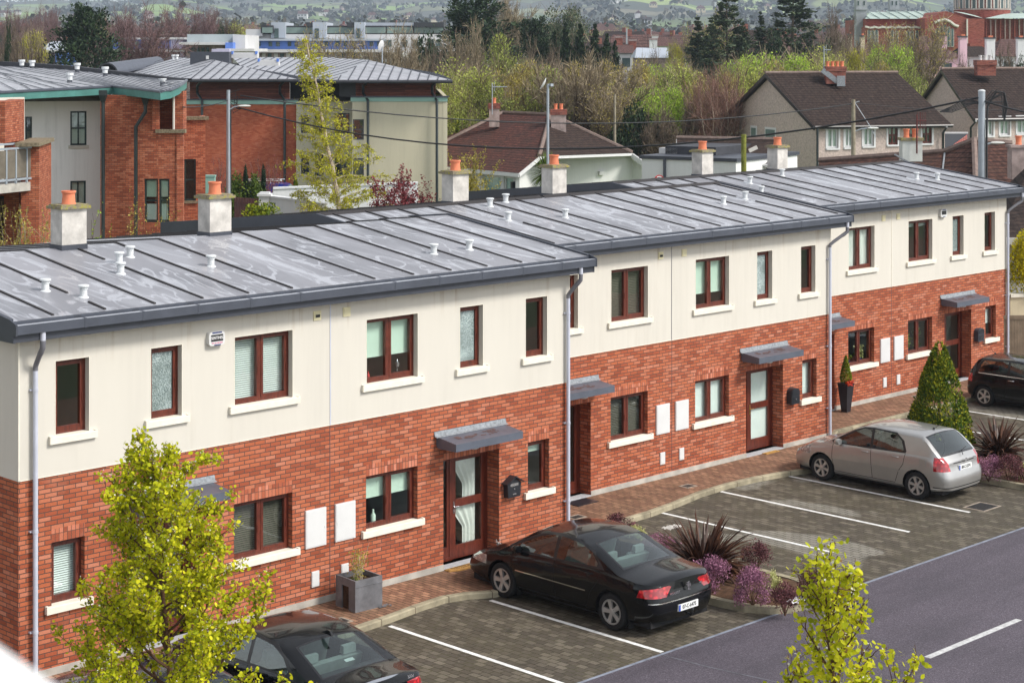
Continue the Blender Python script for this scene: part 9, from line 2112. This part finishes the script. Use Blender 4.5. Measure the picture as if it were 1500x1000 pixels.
P1 = [q for q in P if q.x * ca + q.y * sa > 1700]; P2 = [q + vrand(rng, 1.5) for q in P if q.x * ca + q.y * sa <= 1700 for _ in (0, 1, 2)]; lc.add(P1, 6.5, 1.1, 0, 0); lc.add(P2, 2.8, 1.1, 0, 0); tag(lc.build('hill_woodland', 'leaf_far_wood' if 'leaf_far_wood' in MATS else (foliage('leaf_far_wood', [(.2, (.02, .028, .02)), (.6, (.045, .05, .035)), (.9, (.09, .075, .06))], .0, .01) or 'leaf_far_wood')), kind='stuff'); bpy.data.objects['hill_woodland']['label'] = 'hazy woods and hedgerows spread over the far hills'; bpy.data.objects['hill_woodland']['category'] = 'woodland'
for k in range(120):
 px = -20 + 1290 * (k + r.random()) / 120; d = r.choice((330, 420, 520, 640, 780, 900)) + r.uniform(-30, 30); put_house(px, d, hill_h(px, d) - .2)
for k in range(60): px, d = r.uniform(-10, 1300), r.uniform(1100, 2600); put_house(px, d, hill_h(px, d))
bpy.context.view_layer.update()
b = MB(); b.box(-900, 5600, -2300, 5600, -1.4, 175); HZ = b.build('haze', 'haze_air' if 'haze_air' in MATS else 'white_far', uv=False);
m = bpy.data.materials.new('haze_air'); m.use_nodes = True; nt = m.node_tree; nt.nodes.clear(); out = nt.nodes.new('ShaderNodeOutputMaterial'); pv = nt.nodes.new('ShaderNodeVolumePrincipled'); pv.inputs['Color'].default_value = (.72, .84, 1.0, 1); pv.inputs['Density'].default_value = .00017; pv.inputs['Anisotropy'].default_value = .2; nt.links.new(pv.outputs[0], out.inputs['Volume'])
HZ.data.materials.clear(); HZ.data.materials.append(m); tag(HZ, 'thin pale haze over the whole scene', 'haze', None, 'stuff')
# --- camera, light, air
cam = bpy.data.cameras.new('camera'); co = bpy.data.objects.new('camera', cam); COL.objects.link(co); sc.camera = co
co.location = (0, 0, CH); co.rotation_euler = (R(90), 0, AN - R(90))
cam.sensor_width = 36; cam.lens = 36 * F_ / 1500; cam.shift_y = -(500 - HY) / 1500.0; cam.clip_end = 20000; cam.clip_start = 0.1
cam.dof.use_dof = True; cam.dof.focus_distance = 42; cam.dof.aperture_fstop = 8
w = bpy.data.worlds.new('World'); sc.world = w; w.use_nodes = True; nt = w.node_tree; nt.nodes.clear()
sk = nt.nodes.new('ShaderNodeTexSky'); sk.sky_type = 'NISHITA'; sk.sun_disc = False
SUN_EL, SUN_AZ = 44.0, -66.0      # azimuth: degrees from +X, measured in the XY plane
sk.sun_elevation = R(SUN_EL); sk.sun_rotation = R(90 - SUN_AZ); sk.air_density = 1.0; sk.dust_density = 1.0; sk.ozone_density = 1.0; sk.altitude = 0
hs = nt.nodes.new('ShaderNodeHueSaturation'); hs.inputs['Saturation'].default_value = 0.22
bg = nt.nodes.new('ShaderNodeBackground'); bg.inputs['Strength'].default_value = 0.13; ow = nt.nodes.new('ShaderNodeOutputWorld')
nt.links.new(sk.outputs[0], hs.inputs['Color']); nt.links.new(hs.outputs[0], bg.inputs[0]); nt.links.new(bg.outputs[0], ow.inputs[0])
sun = bpy.data.lights.new('sun', 'SUN'); sun.energy = 2.0; sun.angle = R(14); sun.color = (1.0, 0.95, 0.88)
so = bpy.data.objects.new('sun', sun); COL.objects.link(so)
dv = Vector((math.cos(R(SUN_AZ)) * math.cos(R(SUN_EL)), math.sin(R(SUN_AZ)) * math.cos(R(SUN_EL)), math.sin(R(SUN_EL))))
so.rotation_euler = dv.to_track_quat('Z', 'Y').to_euler(); so.location = dv * 60
sc.render.engine = 'CYCLES'
vs = sc.view_settings; vs.view_transform = 'Standard'; vs.look = 'None'; vs.exposure = 0.9; vs.gamma = 1.0; vs.use_curve_mapping = False
sc.render.resolution_x = 1024; sc.render.resolution_y = 682
sc.cycles.max_bounces = 8; sc.cycles.transparent_max_bounces = 24
